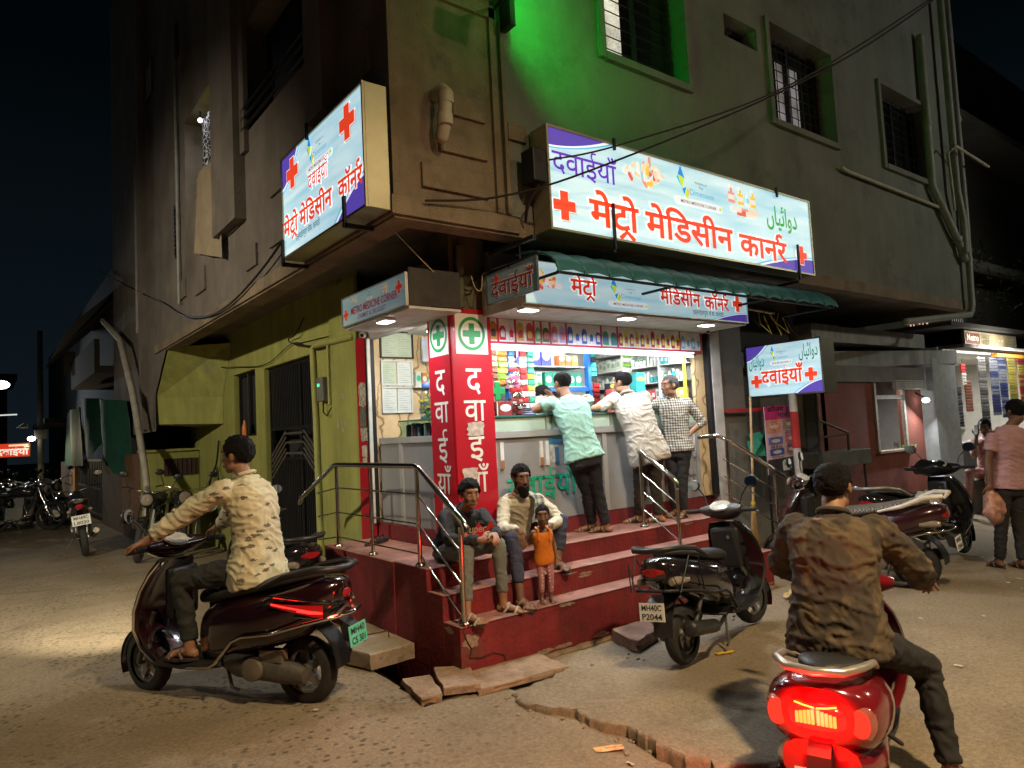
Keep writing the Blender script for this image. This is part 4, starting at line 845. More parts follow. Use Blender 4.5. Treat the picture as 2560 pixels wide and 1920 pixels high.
def carton(label, x0, x1, y0, y1, z0, z1, m, band=None, group=None, name='carton', cat='box'):
    q = MB(); q.box(x0, x1, y0, y1, z0, z1)
    if band is None: o = q.build(name, m, bevel=.002); return tag(o, label, cat, group)
    t = thing(name, label, cat, ((x0+x1)/2, (y0+y1)/2, z0), group=group); q.build('body', m, t, bevel=.002)
    q = MB(); a, b = z0+(z1-z0)*band[1], z0+(z1-z0)*band[2]
    if len(band) > 3:                               # label on the -x face
        q.poly([(x0-.0015, y0+.01, a), (x0-.0015, y1-.01, a), (x0-.0015, y1-.01, b), (x0-.0015, y0+.01, b)])
    else:
        c, rx, rz = (x0+x1)/2, (x1-x0)*.42, (b-a)/2; q.poly([(c+rx*cos(k*pi/7), y0-.0015, (a+b)/2+rz*sin(k*pi/7)) for k in range(14)])
    q.build('label', band[0], t); return t
wl = mat('label_white', (.72, .72, .72), .5)
lg = mat('leaf_green_box', (.16, .42, .05), .5, var=.15); carton('tall bright green carton leaning inside the counter beside the pillar', 3.40, 3.50, 5.0, 5.06, 1.692, 2.06, lg, (mat('label_pale', (.4, .55, .3)), .5, .75))
carton('short green carton in front of the tall green carton', 3.43, 3.51, 4.9, 4.96, 1.692, 1.86, lg, (wl, .2, .5))
carton('dark red tin on the counter beside the big sweet jar', 3.56, 3.70, 4.84, 4.9, 1.692, 1.82, mat('tin_red', (.22, .03, .03), .4), (wl, .3, .8))
carton('white price card leaning on the counter next to the jars', 3.97, 4.10, 4.84, 4.85, 1.692, 1.86, mat('card_white', (.62, .62, .6), .6), name='price_card', cat='card')
gp = MB(); P_ = [(-.027, -.075), (.027, -.075), (.027, -.027), (.075, -.027), (.075, .027), (.027, .027), (.027, .075), (-.027, .075), (-.027, .027), (-.075, .027), (-.075, -.027), (-.027, -.027)]
gt_ = thing('cross_sign', 'green plastic cross standing on the counter edge beside the pillar', 'sign', (3.42, 4.66, 1.82))
gp.prism([(3.42+u, 4.655, 1.895+v) for u, v in P_], (0, .012, 0)); gp.build('cross', gcr, gt_)
gp = MB(); gp.prism([(3.42+u*1.1, 4.668, 1.895+v*1.1) for u, v in P_], (0, .008, 0)); gp.build('white_edge', white, gt_); gp = MB(); gp.tube([(3.42, 4.675, 1.69), (3.42, 4.675, 1.83)], .006, 6); gp.build('stem', white, gt_)
# strips of hanging sachets
def sachets(label, x, y, z0, z1, w_, cols, seed, face='-y'):
    t = thing('sachet_strip', label, 'sachet strip', (x, y, z1)); R3 = random.Random(seed); q = MB(); z = z1; dz = .055
    while z > z0:
        q.cur = R3.randrange(len(cols)); a, b = x-w_/2, x+w_/2; bul = .012+.008*R3.random()
        fy = (lambda u, d: (u, y-d)) if face == '-y' else (lambda u, d: (x-d, y+(u-x)))
        p = [(*fy(a, 0), z), (*fy(b, 0), z), (*fy(b, 0), z-dz), (*fy(a, 0), z-dz), (*fy(a+.008, bul), z-.012), (*fy(b-.008, bul), z-.012), (*fy(b-.008, bul), z-dz+.01), (*fy(a+.008, bul), z-dz+.01)]
        q.add(p, [(4, 5, 6, 7), (0, 1, 5, 4), (1, 2, 6, 5), (2, 3, 7, 6), (3, 0, 4, 7), (0, 3, 2, 1)]); z -= dz
    q.build('sachets', cols, t); h = MB(); h.tube([(x, y, z1), (x, y, z1+.09)], .004, 5); h.build('hook', black_iron, t)
S_ = lambda n_, c: mat('sachet_'+n_, c, .3, .15, var=.5, scale=55)
sachets('hanging strip of purple and grey sachets next to the pillar', 3.62, 5.12, 2.02, 2.42, .10, [S_('purple', (.20, .10, .22)), S_('grey', (.42, .38, .42))], 1)
sachets('hanging strip of brown sachets beside the purple ones', 3.73, 5.12, 2.02, 2.42, .07, [S_('tan', (.45, .30, .16)), S_('brown', (.22, .10, .06))], 2)
sachets('hanging strip of bright green sachets above the jars', 3.84, 5.14, 2.0, 2.42, .11, [S_('green', (.20, .42, .05)), S_('lime', (.45, .55, .08)), S_('orange', (.5, .2, .03))], 3)
sachets('hanging strip of blue sachets right of the green strip', 3.945, 5.14, 1.95, 2.42, .07, [S_('blue', (.05, .15, .45)), S_('ice', (.40, .5, .6))], 4)
sachets('narrow hanging strip of black sachets', 4.0, 5.16, 1.85, 2.42, .05, [S_('black', (.03, .03, .03)), S_('olive', (.2, .18, .05))], 5)
sachets('hanging strip of red and white sachets', 4.08, 5.14, 1.80, 2.42, .085, [S_('red', (.5, .03, .03)), S_('white', (.65, .62, .58))], 6)
sachets('hanging strip of green and yellow sachets next to the red strip', 4.17, 5.14, 1.78, 2.42, .085, [S_('teal', (.05, .3, .2)), S_('yellow', (.6, .5, .08)), S_('white', (.65, .62, .58))], 7)
KIND_C = dict(white=(.68, .68, .66), pale=(.55, .60, .50), teal=(.03, .35, .35), blue=(.05, .15, .45), green=(.1, .4, .12), red=(.55, .06, .06), orange=(.6, .22, .04)); KIND_N = dict(white='white', pale='pale cream', teal='teal', blue='blue', green='green', red='red', orange='orange')
# blue cabinet on the back wall
cb = thing('blue_cabinet', 'blue framed glass cabinet of baby food boxes on the back of the shop', 'cabinet', (4.9, 5.6, 1.6))
blue = mat('cabinet_blue', (.02, .16, .55), .4)
q = MB(); q.box(5.325, 5.37, 5.56, 5.62, 1.55, 2.54); q.box(4.22, 5.325, 5.565, 5.60, 1.955, 2.0); q.box(4.22, 4.245, 5.56, 5.62, 1.55, 2.54); q.build('frame', blue, cb)
shelf_m = mat('shelf_white', (.62, .62, .6), .5)
q = MB(); q.box(4.25, 5.32, 5.6, 5.9, 2.215, 2.23); q.box(4.25, 5.32, 5.6, 5.9, 2.0, 2.012); q.box(4.25, 5.32, 5.6, 5.9, 1.70, 1.715); q.box(4.25, 5.32, 5.91, 5.93, 1.5, 2.54); q.build('shelf', shelf_m, cb)
area('cabinet_light', cb, (4.8, 5.57, 2.5), (0, .6, -1), (1.0, .04), (1, 1, .95), 6)
pur = mat('box_indigo', (.07, .08, .48), .45); gr1 = mat('box_green', (.09, .45, .06), .45); gr2 = mat('box_mint', (.02, .42, .24), .45); or1 = mat('box_orange', (.6, .2, .06), .45); ye1 = mat('box_yellow', (.6, .5, .08), .45)
for k in range(4): carton('indigo baby food box on the top shelf of the blue cabinet', 4.30+.145*k, 4.435+.145*k, 5.64, 5.75, 2.232, 2.42, pur, (wl, .3, .95), 'indigo boxes in the blue cabinet')
for k, (m_, n_) in enumerate(((or1, 'orange'), (or1, 'orange'), (ye1, 'yellow'))): carton('small %s carton at the right of the top cabinet shelf' % n_, 4.98+.095*k, 5.065+.095*k, 5.64, 5.72, 2.232, 2.35, m_, (wl, .45, .95), 'small cartons on the top cabinet shelf')
for k in range(2): carton('grass green baby food box on the lower shelf of the blue cabinet', 4.32+.125*k, 4.44+.125*k, 5.64, 5.75, 2.013, 2.175, gr1, (mat('drop_pink', (.6, .3, .3)), .3, .6), 'grass green boxes in the blue cabinet')
for k in range(2): carton('white and green carton on the lower shelf of the blue cabinet', 4.58+.085*k, 4.66+.085*k, 5.66, 5.75, 2.013, 2.11, wl, (gr1, .1, .5), 'white and green cartons in the cabinet')
for k in range(2): carton('small white carton stacked on the white and green cartons', 4.58+.085*k, 4.66+.085*k, 5.66, 5.75, 2.112, 2.17, wl, (gr2, .2, .6), 'white and green cartons in the cabinet')
for k in range(5): carton('mint green baby food box on the lower shelf of the blue cabinet', 4.77+.108*k, 4.872+.108*k, 5.64, 5.75, 2.013, 2.165, gr2, (wl, .25, .75), 'mint green boxes in the blue cabinet')
R_ = random.Random(31)
for k in range(9):
    kk = R_.choice(['white', 'pale', 'teal', 'blue', 'green']); x = 4.68+.072*k; carton('%s medicine carton on the low shelf under the blue cabinet rail' % KIND_N[kk], x, x+R_.uniform(.05, .066), 5.62, 5.70, 1.716, 1.716+R_.uniform(.08, .2), mat('low_'+kk, KIND_C[kk], .45, var=.2, scale=30), (wl if kk not in ('white', 'pale') else gr2, .3, .75), KIND_N[kk]+' cartons under the cabinet rail', 'medicine_carton')
for k in range(12):
    kk = R_.choice(['white', 'pale', 'red', 'orange', 'green']); x = 3.42+.068*k; carton('%s carton on the back wall behind the hanging sachets' % KIND_N[kk], x, x+.06, 6.0, 6.1, 2.05, 2.05+R_.uniform(.09, .16), mat('low_'+kk, KIND_C[kk], .45, var=.2, scale=30), (wl if kk not in ('white', 'pale') else gr2, .3, .75), KIND_N[kk]+' cartons behind the sachets', 'medicine_carton')
bs_ = thing('wall_shelf', 'white wall shelf behind the hanging sachets at the left of the shop', 'shelf', (3.85, 6.1, 2.04)); q = MB(); q.box(3.76, 4.24, 5.98, 6.29, 2.03, 2.049); q.box(3.40, 3.745, 5.98, 6.04, 2.03, 2.049); q.build('board', shelf_m, bs_)
for k in range(3): carton('small white carton with a teal band below the blue cabinet rail', 4.40+.08*k, 4.47+.08*k, 5.62, 5.70, 1.716, 1.84, wl, (mat('teal_band', (.03, .3, .3)), .7, .98), 'white cartons under the cabinet rail')
# stock on the end wall shelves
es_ = thing('wall_shelves', 'white shelves of medicine stock on the right end wall of the shop', 'shelf', (6.1, 5.6, .8))
ZL = (1.62, 1.82, 2.02, 2.21, 2.40)
q = MB()
for z in ZL: q.box(5.98, 6.235, 4.80, 6.25, z-.012, z)
q.build('shelf', shelf_m, es_)
q = MB()
for y in (5.12, 5.66, 6.22): q.box(5.98, 6.235, y, y+.02, 1.3, 2.52)
q.build('upright', shelf_m, es_)
area('shelf_light', es_, (5.9, 5.5, 2.53), (.55, 0, -1), (.05, 1.3), (1, 1, .97), 10)
KIND = {'pale': ((.55, .60, .50), 'pale cream'), 'green': ((.25, .45, .22), 'green'), 'white': ((.68, .68, .66), 'white'), 'red': ((.55, .06, .06), 'red'), 'teal': ((.03, .35, .35), 'teal'), 'orange': ((.6, .22, .04), 'orange'), 'yellow': ((.65, .55, .08), 'yellow'), 'blue': ((.05, .15, .45), 'blue'), 'pink': ((.6, .2, .3), 'pink')}
SHN = {1.62: 'bottom', 1.82: 'second', 2.02: 'middle', 2.21: 'fourth', 2.40: 'top'}
def row(z, y0, y1, kinds, bottle, seed, where):
    R4 = random.Random(seed); y = y1
    while y > y0+.05:
        k = R4.choice(kinds); c, n_ = KIND[k]; w_ = R4.uniform(.04, .06) if bottle else R4.uniform(.035, .075); h = R4.uniform(.085, .135); m_ = mat('stock_'+k, c, .45, var=.2, scale=30)
        lab = '%s %s on the %s of the end wall shelves' % (n_, 'medicine bottle' if bottle else 'medicine carton', where); grp = '%s %s on the %s' % (n_, 'bottles' if bottle else 'cartons', where)
        if bottle:
            t = thing('bottle', lab, 'bottle', (6.05, y-w_/2, z), group=grp)
            q = MB(); q.lathe([(w_*.45, z), (w_*.46, z+.01), (w_*.46, z+h*.7), (w_*.3, z+h*.8)], Matrix.Translation((6.05, y-w_/2, 0)), 12); q.build('body', m_, t, smooth=True)
            q = MB(); q.lathe([(w_*.34, z+h*.8), (w_*.34, z+h), (w_*.3, z+h*1.01)], Matrix.Translation((6.05, y-w_/2, 0)), 12); q.build('cap', wl if k != 'white' else mat('cap_green', (.1, .3, .15)), t, smooth=True)
        else:
            carton(lab, 6.0, 6.08, y-w_, y, z, z+h, m_, (wl if k not in ('white', 'pale') else mat('stock_label', (.25, .35, .25)), .35, .75, 1), grp, 'medicine_carton')
            if R4.random() < .55 and h < .11: k2 = R4.choice(kinds); h2 = R4.uniform(.03, .06); carton('small %s medicine carton stacked on others on the %s' % (KIND[k2][1], where), 6.0, 6.08, y-w_*.95, y, z+h+.001, z+h+h2, mat('stock_'+k2, KIND[k2][0], .45, var=.2, scale=30), (wl if k2 not in ('white', 'pale') else mat('stock_label', (.25, .35, .25)), .3, .7, 1), 'small stacked cartons on the '+where, 'medicine_carton')
        y -= w_+R4.uniform(.004, .012)
row(2.21, 5.68, 6.2, ['pale', 'pale', 'green', 'pale', 'white'], False, 1, 'left bay, fourth shelf'); row(2.40, 5.68, 6.2, ['pale', 'white'], True, 2, 'left bay, top shelf'); row(2.02, 5.68, 6.2, ['white', 'pale'], True, 3, 'left bay, middle shelf'); row(1.82, 5.68, 6.2, ['pale', 'red', 'white'], False, 4, 'left bay, second shelf')
row(2.21, 5.14, 5.65, ['white', 'white', 'green', 'pale'], True, 5, 'middle bay, fourth shelf'); row(2.02, 5.14, 5.65, ['white', 'teal', 'pale'], True, 6, 'middle bay, middle shelf'); row(1.82, 5.14, 5.65, ['red', 'white', 'orange'], False, 7, 'middle bay, second shelf'); row(2.40, 5.14, 5.65, ['pale', 'orange', 'white'], True, 12, 'middle bay, top shelf')
row(2.21, 4.82, 5.11, ['teal', 'white'], False, 8, 'right bay, fourth shelf'); row(2.02, 4.82, 5.11, ['teal', 'white', 'pale'], True, 9, 'right bay, middle shelf'); row(1.82, 4.82, 5.11, ['pink', 'yellow', 'orange', 'red', 'blue'], False, 10, 'right bay, second shelf'); row(1.62, 4.82, 5.11, ['red', 'green', 'white'], False, 11, 'right bay, bottom shelf')
sachets('hanging strip of teal blister cards beside the blue cabinet', 5.44, 5.6, 2.1, 2.5, .09, [S_('cyan', (.05, .35, .38)), S_('black', (.03, .03, .03))], 9)
sachets('hanging strip of red packets below the teal cards', 5.47, 5.6, 1.68, 2.05, .1, [S_('red', (.5, .03, .03)), S_('maroon', (.25, .03, .04))], 10)
sachets('hanging bundle of white and green cards in the middle of the shelves', 5.72, 5.35, 2.05, 2.42, .14, [S_('white', (.65, .62, .58)), S_('leaf', (.2, .4, .08))], 11)
carton('open brown cardboard box on the counter in front of the shelves', 5.42, 5.75, 5.1, 5.3, 1.692, 1.88, mat('cardboard', (.42, .28, .14), .85, var=.12), name='cardboard_box')
carton('teal triangular sanitary pack standing on the brown box', 5.58, 5.72, 5.1, 5.2, 1.882, 2.12, mat('pack_teal', (.04, .36, .36), .4), (ye1, .6, .8))
carton('black pack with yellow top behind the cardboard box', 5.40, 5.52, 5.32, 5.4, 1.80, 2.02, mat('pack_black', (.03, .03, .03), .4), (ye1, .75, .98))
carton('red and white carton beside the black pack', 5.3, 5.40, 5.2, 5.28, 1.692, 1.95, mat('pack_redwhite', (.6, .1, .1), .4), (wl, .2, .6))
mt_ = MB(); mt_.box(5.985, 5.99, 4.76, 4.80, 1.62, 2.44); tag(mt_.build('measuring_tape', mat('tape_yellow', (.62, .52, .05), .5)), 'yellow measuring tape hanging at the right edge of the shop', 'tape')
# ================================================================ two-wheelers (built along local +x, y to the rider's left, ground at z 0)
rubber = mat('tyre_rubber', (.018, .017, .016), .85, var=.3, scale=30, bump=.2); chrome = mat('chrome', (.65, .62, .58), .12, 1, var=.08)
alloy = mat('alloy', (.28, .27, .25), .4, .8, var=.15); engine_m = mat('engine_grey', (.10, .095, .085), .6, .4, var=.3, scale=12)
seat_m = mat('seat_vinyl', (.016, .015, .015), .48, var=.2, bump=.15, bscale=120); plastic = mat('black_plastic', (.014, .014, .014), .42, var=.2)
mirror_g = mat('mirror_glass', (.75, .78, .8), .03, 1, var=0)
def tail_glow(name, col, es): return mat(name, (.3, .01, .01), .15, emit=col, es=es, var=.0)
lens_red = mat('lens_red', (.30, .012, .015), .12, var=0, coat=.5); lens_clear = mat('lens_clear', (.24, .20, .16), .08, var=.2, scale=40, coat=.6)
def wheel(parent, x, r, wd, spokes, rim_m=alloy, z=None, yaw_=0, name='wheel', wire=False):
    z = r if z is None else z
    M = Matrix.Translation((x, 0, z)) @ Matrix.Rotation(yaw_, 4, 'Z') @ Matrix.Rotation(pi/2, 4, 'X')
    q = MB(); h = wd/2
    ri = r-wd*.72
    q.lathe([(ri+.002, -h*.62), (ri-.012, -h*.6), (ri-.018, 0), (ri-.012, h*.6), (ri+.002, h*.62), (ri+.006, 0)], M, 36, close=True)
    q.lathe([(.045, -h*.9), (.045, h*.9)], M, 14); q.lathe([(.018, -h*1.5), (.018, h*1.5)], M, 10)
    for k in range(spokes):
        a = 2*pi*k/spokes
        if wire:
            q.tube([M @ V((.04*cos(a), .04*sin(a), h*.8*(-1)**k)), M @ V((ri*cos(a+.25*(-1)**(k//2)), ri*sin(a+.25*(-1)**(k//2)), 0))], .0022, 4)
        else:
            w_ = .018; e1, e2 = V((cos(a), sin(a), 0)), V((-sin(a), cos(a), 0))
            q.prism([M @ (e1*.035+e2*w_*1.3-Z_*h*.35), M @ (e1*(ri-.008)+e2*w_-Z_*h*.35+e2*.02), M @ (e1*(ri-.008)-e2*w_-Z_*h*.35+e2*.02), M @ (e1*.035-e2*w_*1.3-Z_*h*.35)], (M.to_3x3() @ Z_)*h*.7)
    o = q.build(name, rim_m, parent, smooth=40, local=True)
    q = MB(); prof = []
    for k in range(13):
        a = pi*k/12; prof.append((ri+wd*.72*sin(a)**.55 if 0 < k < 12 else ri, -h*cos(a)))
    n = 60; rings = [[(rr*(1+(.012 if (i % 3 == 0 and rr > r*.93) else 0))*cos(2*pi*i/n), rr*(1+(.012 if (i % 3 == 0 and rr > r*.93) else 0))*sin(2*pi*i/n), zz) for i in range(n)] for rr, zz in prof]
    q.loft([[M @ V(p) for p in ring] for ring in rings], caps=False); q.build('tyre', rubber, o, smooth=60, local=True)
    return o
def rr_ring(x, w, zb, zt, n=20, p=2.6, yc=0):
    """rounded section across the vehicle"""
    out = []
    for i in range(n):
        a = 2*pi*i/n; c, s_ = cos(a), sin(a); k = (abs(c)**p+abs(s_)**p)**(-1/p); out.append((x, yc+w*c*k, (zb+zt)/2+(zt-zb)/2*s_*k))
    return out
def plate(parent, c, nrm, upv, w_, h_, l1, l2, back, fore, name='number_plate'):
    c, nrm, upv = V(c), V(nrm).normalized(), V(upv).normalized(); sx = upv.cross(nrm)
    q = MB(); q.prism([c+sx*a*w_/2+upv*b*h_/2 for a, b in ((-1, -1), (1, -1), (1, 1), (-1, 1))], -nrm*.004); o = q.build(name, back, parent, local=True)
    q = MB(); q.text(l1, c+nrm*.002+upv*h_*.08, sx, upv, h_*.45, .02, w_*.8, 'C'); q.text(l2, c+nrm*.002-upv*h_*.40, sx, upv, h_*.45, .02, w_*.8, 'C')
    q.build('lettering', fore, o, local=True)
def scooter(label, loc, rz, paint, group=None, lean=0, steer=0, chrome_trim=False, tail='lamp', guard=None, plate_txt=('MH40C', 'P2044'), rail_m=plastic, seat=None, rail_style='loop', panel_m=None, plate_m=None, badge=None, mirror_rot=0, front_fender_m=None, extra_carrier=False, scale=1):
    seat = seat or seat_m
    t = thing('scooter', label, 'scooter', loc, group=group, rot=(lean, 0, rz)); t.scale = (scale,)*3
    L = dict(local=True)
    R_ = .212
    fwheel = wheel(t, .63, R_, .10, 5, yaw_=steer); rwheel = wheel(t, -.63, R_, .105, 5)
    # front fender and fork
    cs, sn = cos(steer), sin(steer); st_ = lambda x, y, z: (.63+(x-.63)*cs-y*sn, (x-.63)*sn+y*cs, z)
    q = MB(); rings = []
    for k in range(11):
        a = radians(-25+165*k/10); r = R_+.035; rings.append([st_(.63+(r*(1-.10*j*j))*cos(a), .068*j, R_+(r*(1-.10*j*j))*sin(a)) for j in (-1, -.8, -.4, 0, .4, .8, 1)])
    q.loft(rings, caps=False, closed=False); q.build('front_fender', front_fender_m or paint, t, smooth=True, **L)
    q = MB()
    for y in (-.075, .075): q.tube([st_(.63, y, R_), st_(.56, y, .40), st_(.50, y*.6, .55)], .018, 8)
    q.build('fork', engine_m, t, smooth=True, **L)
    # leg shield: outer skin and inner panel
    prof = [(.90, .455, .135, .06), (.82, .50, .185, .075), (.72, .545, .215, .085), (.60, .575, .235, .09), (.48, .575, .24, .085), (.36, .54, .215, .07), (.27, .47, .18, .05)]
    q = MB(); rings = []
    for z, x, w_, bulge in prof:
        rings.append([(x+bulge*(1-(j/6)**2)-.06*(j/6)**2, w_*j/6, z) for j in range(-6, 7)]+[(x+bulge*(1-(j/6)**2)*.55-.075-.02*(j/6)**2, w_*j/6*.97, z) for j in range(6, -7, -1)])
    q.loft(rings); q.build('leg_shield', paint, t, smooth=40, **L)
    if chrome_trim:
        for s_ in (-1, 1):
            q = MB(); q.tube([(x-.062, s_*(w_+.004), z) for z, x, w_, b in prof], .011, 6); q.build('chrome_trim', chrome, t, smooth=True, **L)
    q = MB(); q.box(.30, .385, -.12, .12, .52, .86); q.build('glove_panel', plastic, t, smooth=20, bevel=.03, **L)
    q = MB(); q.lathe([(.016, 0), (.016, .012)], Matrix.Translation((.298, -.05, .78)) @ Matrix.Rotation(-pi/2, 4, 'Y'), 12); q.build('ignition_lock', chrome, t, **L)
    q = MB(); q.tube([(.29, 0, .68), (.262, 0, .68), (.258, 0, .655)], .006, 6); q.build('bag_hook', chrome, t, **L)
    # handlebar cover, lamp, grips, mirrors
    hb = lambda x, y, z: (.42+(x-.42)*cs-y*sn, (x-.42)*sn+y*cs, z)
    q = MB(); rings = []
    for j in range(-7, 8):
        u = j/7; w_ = .075*(1-.55*u*u); h_ = .075*(1-.62*u*u); rings.append([hb(.43-.05*u*u+w_*cos(a)*1.15, .21*u, .985+.02*u*u+h_*sin(a)) for a in [2*pi*i/14 for i in range(14)]])
    q.loft(rings); q.build('handlebar_cover', panel_m or paint, t, smooth=True, **L)
    q = MB(); q.sphere(hb(.50, 0, .985), (.03, .075, .055), 16, 10); q.build('headlight', lens_clear, t, smooth=True, **L)
    q = MB(); q.lathe([(.0, .0), (.065, .0), (.062, .012), (.0, .022)], Matrix.Translation(hb(.372, 0, 1.035)) @ Matrix.Rotation(radians(-35), 4, 'Y') @ Matrix.Scale(1.5, 4, Y_), 20); q.build('instrument_dial', mat('dial_face', (.42, .42, .38), .15, var=.3, scale=40), t, smooth=True, **L)
    for s_ in (-1, 1):
        q = MB(); q.tube([hb(.38, .17*s_, 1.0), hb(.355, .36*s_, 1.0)], [.018, .017], 10, ends=True); q.build('grip', rubber, t, smooth=True, **L)
        q = MB(); q.tube([hb(.42, .19*s_, 1.0), hb(.43, .26*s_, .985), hb(.40, .36*s_, .98)], .006, 6); q.build('brake_lever', alloy, t, smooth=True, **L)
        q = MB(); q.tube([hb(.41, .17*s_, 1.03), hb(.43, .20*s_, 1.12), hb(.44, .27*s_, 1.20)], .0065, 6)
        Mm = Matrix.Translation(hb(.44, .31*s_, 1.225)) @ Matrix.Rotation(steer+mirror_rot*s_, 4, 'Z') @ Matrix.Rotation(.1, 4, 'Y')
        q.sphere((0, 0, 0), (.018, .068, .052), 16, 10); k = len(q.v)-17*0
        q.v[-16*11:] = [Mm @ p for p in q.v[-16*11:]]
        mo = q.build('mirror', plastic, t, smooth=True, **L)
        q = MB(); q.poly([Mm @ V((-.0185, .060*cos(a), .045*sin(a))) for a in [2*pi*i/20 for i in range(20)]]); q.build('mirror_glass', mirror_g, mo, **L)
    # floorboard, centre hump, side skirts
    q = MB(); q.loft([rr_ring(x, w_, zb, zt, 16, 4) for x, w_, zb, zt in ((.54, .13, .24, .31), (.42, .18, .225, .285), (.2, .19, .215, .275), (.02, .185, .22, .285), (-.10, .17, .24, .30))]); q.build('floorboard', plastic, t, smooth=40, **L)
    # rear body
    body = [(.09, .10, .29, .50), (.06, .155, .27, .60), (-.06, .185, .28, .66), (-.22, .215, .345, .70), (-.40, .235, .42, .73), (-.56, .232, .47, .76), (-.70, .205, .52, .79), (-.82, .165, .575, .805), (-.90, .11, .62, .80), (-.935, .055, .66, .785)]
    if tail == 'wide': body = [(x, w_*(1.05 if x < -.1 else 1), zb-(.075 if x < -.3 else .03), zt) for x, w_, zb, zt in body[:7]]+[(-.82, .175, .53, .805), (-.90, .12, .60, .80), (-.935, .055, .65, .785)]
    if tail == 'block': body = body[:4]+[(-.40, .255, .40, .73), (-.56, .268, .42, .765), (-.70, .265, .44, .795), (-.82, .25, .46, .81), (-.89, .225, .50, .805), (-.93, .175, .545, .795), (-.945, .12, .57, .785)]
    q = MB(); q.loft([rr_ring(x, w_, zb, zt, 28, 2.7) for x, w_, zb, zt in body]); q.build('rear_body', paint, t, smooth=True, **L)
    q = MB(); q.loft([rr_ring(x, w_, zb, zt, 22, 2.6) for x, w_, zb, zt in ((.14, .06, .63, .675), (.10, .105, .62, .715), (-.02, .145, .64, .745), (-.2, .165, .665, .765), (-.38, .17, .70, .79), (-.54, .158, .74, .825), (-.68, .125, .77, .85), (-.76, .075, .79, .845), (-.79, .03, .80, .83))]); q.build('seat', seat, t, smooth=True, **L)
    q = MB()
    if rail_style == 'loop': q.tube([(-.42, .19, .75), (-.62, .205, .83), (-.82, .19, .865), (-.93, .12, .865), (-.955, 0, .862), (-.93, -.12, .865), (-.82, -.19, .865), (-.62, -.205, .83), (-.42, -.19, .75)], [.012, .018, .02, .021, .021, .021, .02, .018, .012], 10)
    else:
        for s_ in (-1, 1): q.tube([(-.40, .20*s_, .74), (-.62, .215*s_, .80), (-.80, .20*s_, .88), (-.93, .13*s_, .89), (-.90, .075*s_, .84)], [.012, .022, .026, .024, .012], 10)
    q.build('grab_rail', rail_m, t, smooth=True, **L)
    # rear mudguard, plate, lamps
    q = MB(); rings = []
    for k in range(9):
        a = radians(95+88*k/8); r = R_+.055; rings.append([(-.63+r*cos(a), w_*.075, R_+.05+r*sin(a)) for w_ in (-1, -.5, .5, 1)]+[(-.63+(r-.008)*cos(a), w_*.075, R_+.05+(r-.008)*sin(a)) for w_ in (1, .5, -.5, -1)])
    q.loft(rings); q.prism([(-.90, -.05, .55), (-.99, -.055, .50), (-1.0, -.055, .40), (-.93, -.05, .42)], (0, .1, 0)); q.build('rear_fender', plastic, t, smooth=30, **L)
    if tail == 'block':
        q = MB(); q.loft([rr_ring(x, w_, zb, zt, 20, 3) for x, w_, zb, zt in ((-.30, .20, .24, .42), (-.6, .235, .26, .46), (-.85, .21, .30, .52), (-.92, .17, .34, .54))]); q.build('rear_skirt', paint, t, smooth=40, **L)
    plate(t, (-1.006, 0, .45 if tail != 'block' else .38), (-1, 0, .12), (.12, 0, 1), .20, .125, *plate_txt, plate_m or mat('plate_white', (.62, .62, .58), .5), mat('plate_black', (.02, .02, .02), .5))
    if tail == 'wide':                              # long lit strips wrapping the tail
        gl = tail_glow('tail_glow_soft', (1, .02, .015), 4.0); dl = mat('lens_lit', (.25, .01, .012), .12, emit=(.6, .005, .005), es=.3, var=0, coat=.5)
        for s_ in (-1, 1):
            pts = [(-.56, .243), (-.64, .231), (-.72, .209), (-.80, .184), (-.86, .152)]; zc = lambda x, k: .668-.17*(-.56-x)
            q = MB(); q.loft([[(x, s_*(y+.004), zc(x, k)+.012+.006*k), (x, s_*(y+.012), zc(x, k)), (x, s_*(y+.004), zc(x, k)-.008-.009*k)] for k, (x, y) in enumerate(pts)]); q.build('tail_lens', dl, t, smooth=30, **L)
            q = MB(); q.tube([(x, s_*(y+.012), zc(x, k)+.008-.004*k) for k, (x, y) in enumerate(pts)], .0045, 6)
            q.tube([(x, s_*(y+.0125), zc(x, k)-.010) for k, (x, y) in enumerate(pts) if k > 1], [.004, .008, .006], 6); q.build('tail_lamp', gl, t, smooth=30, **L)
            q = MB(); q.tube([(-.50, .25*s_, .70), (-.54, .25*s_, .725), (-.72, .222*s_, .70), (-.90, .13*s_, .665), (-.945, .06*s_, .655)], .009, 6); q.tube([(-.70, .222*s_, .60), (-.86, .165*s_, .575), (-.95, .06*s_, .58)], .008, 6); q.build('chrome_trim', chrome, t, smooth=True, **L)
        q = MB(); q.sphere((-.925, 0, .70), (.02, .06, .035), 14, 8); q.build('tail_lamp', lens_red, t, smooth=True, **L)
    elif tail == 'block':                           # one large lit brake lamp with clear indicators either side
        q = MB(); q.loft([rr_ring(x, w_, zb, zt, 24, 3.2) for x, w_, zb, zt in ((-.86, .14, .585, .725), (-.945, .125, .595, .715), (-.965, .10, .605, .705))]); q.build('tail_lens', mat('brake_lens_lit', (.4, .01, .01), .15, emit=(1, .012, .008), es=1.5, var=0, coat=.5), t, smooth=True, **L)
        br = mat('brake_glow', (.3, .02, .01), .2, emit=(1, .20, .03), es=3.2, var=0)
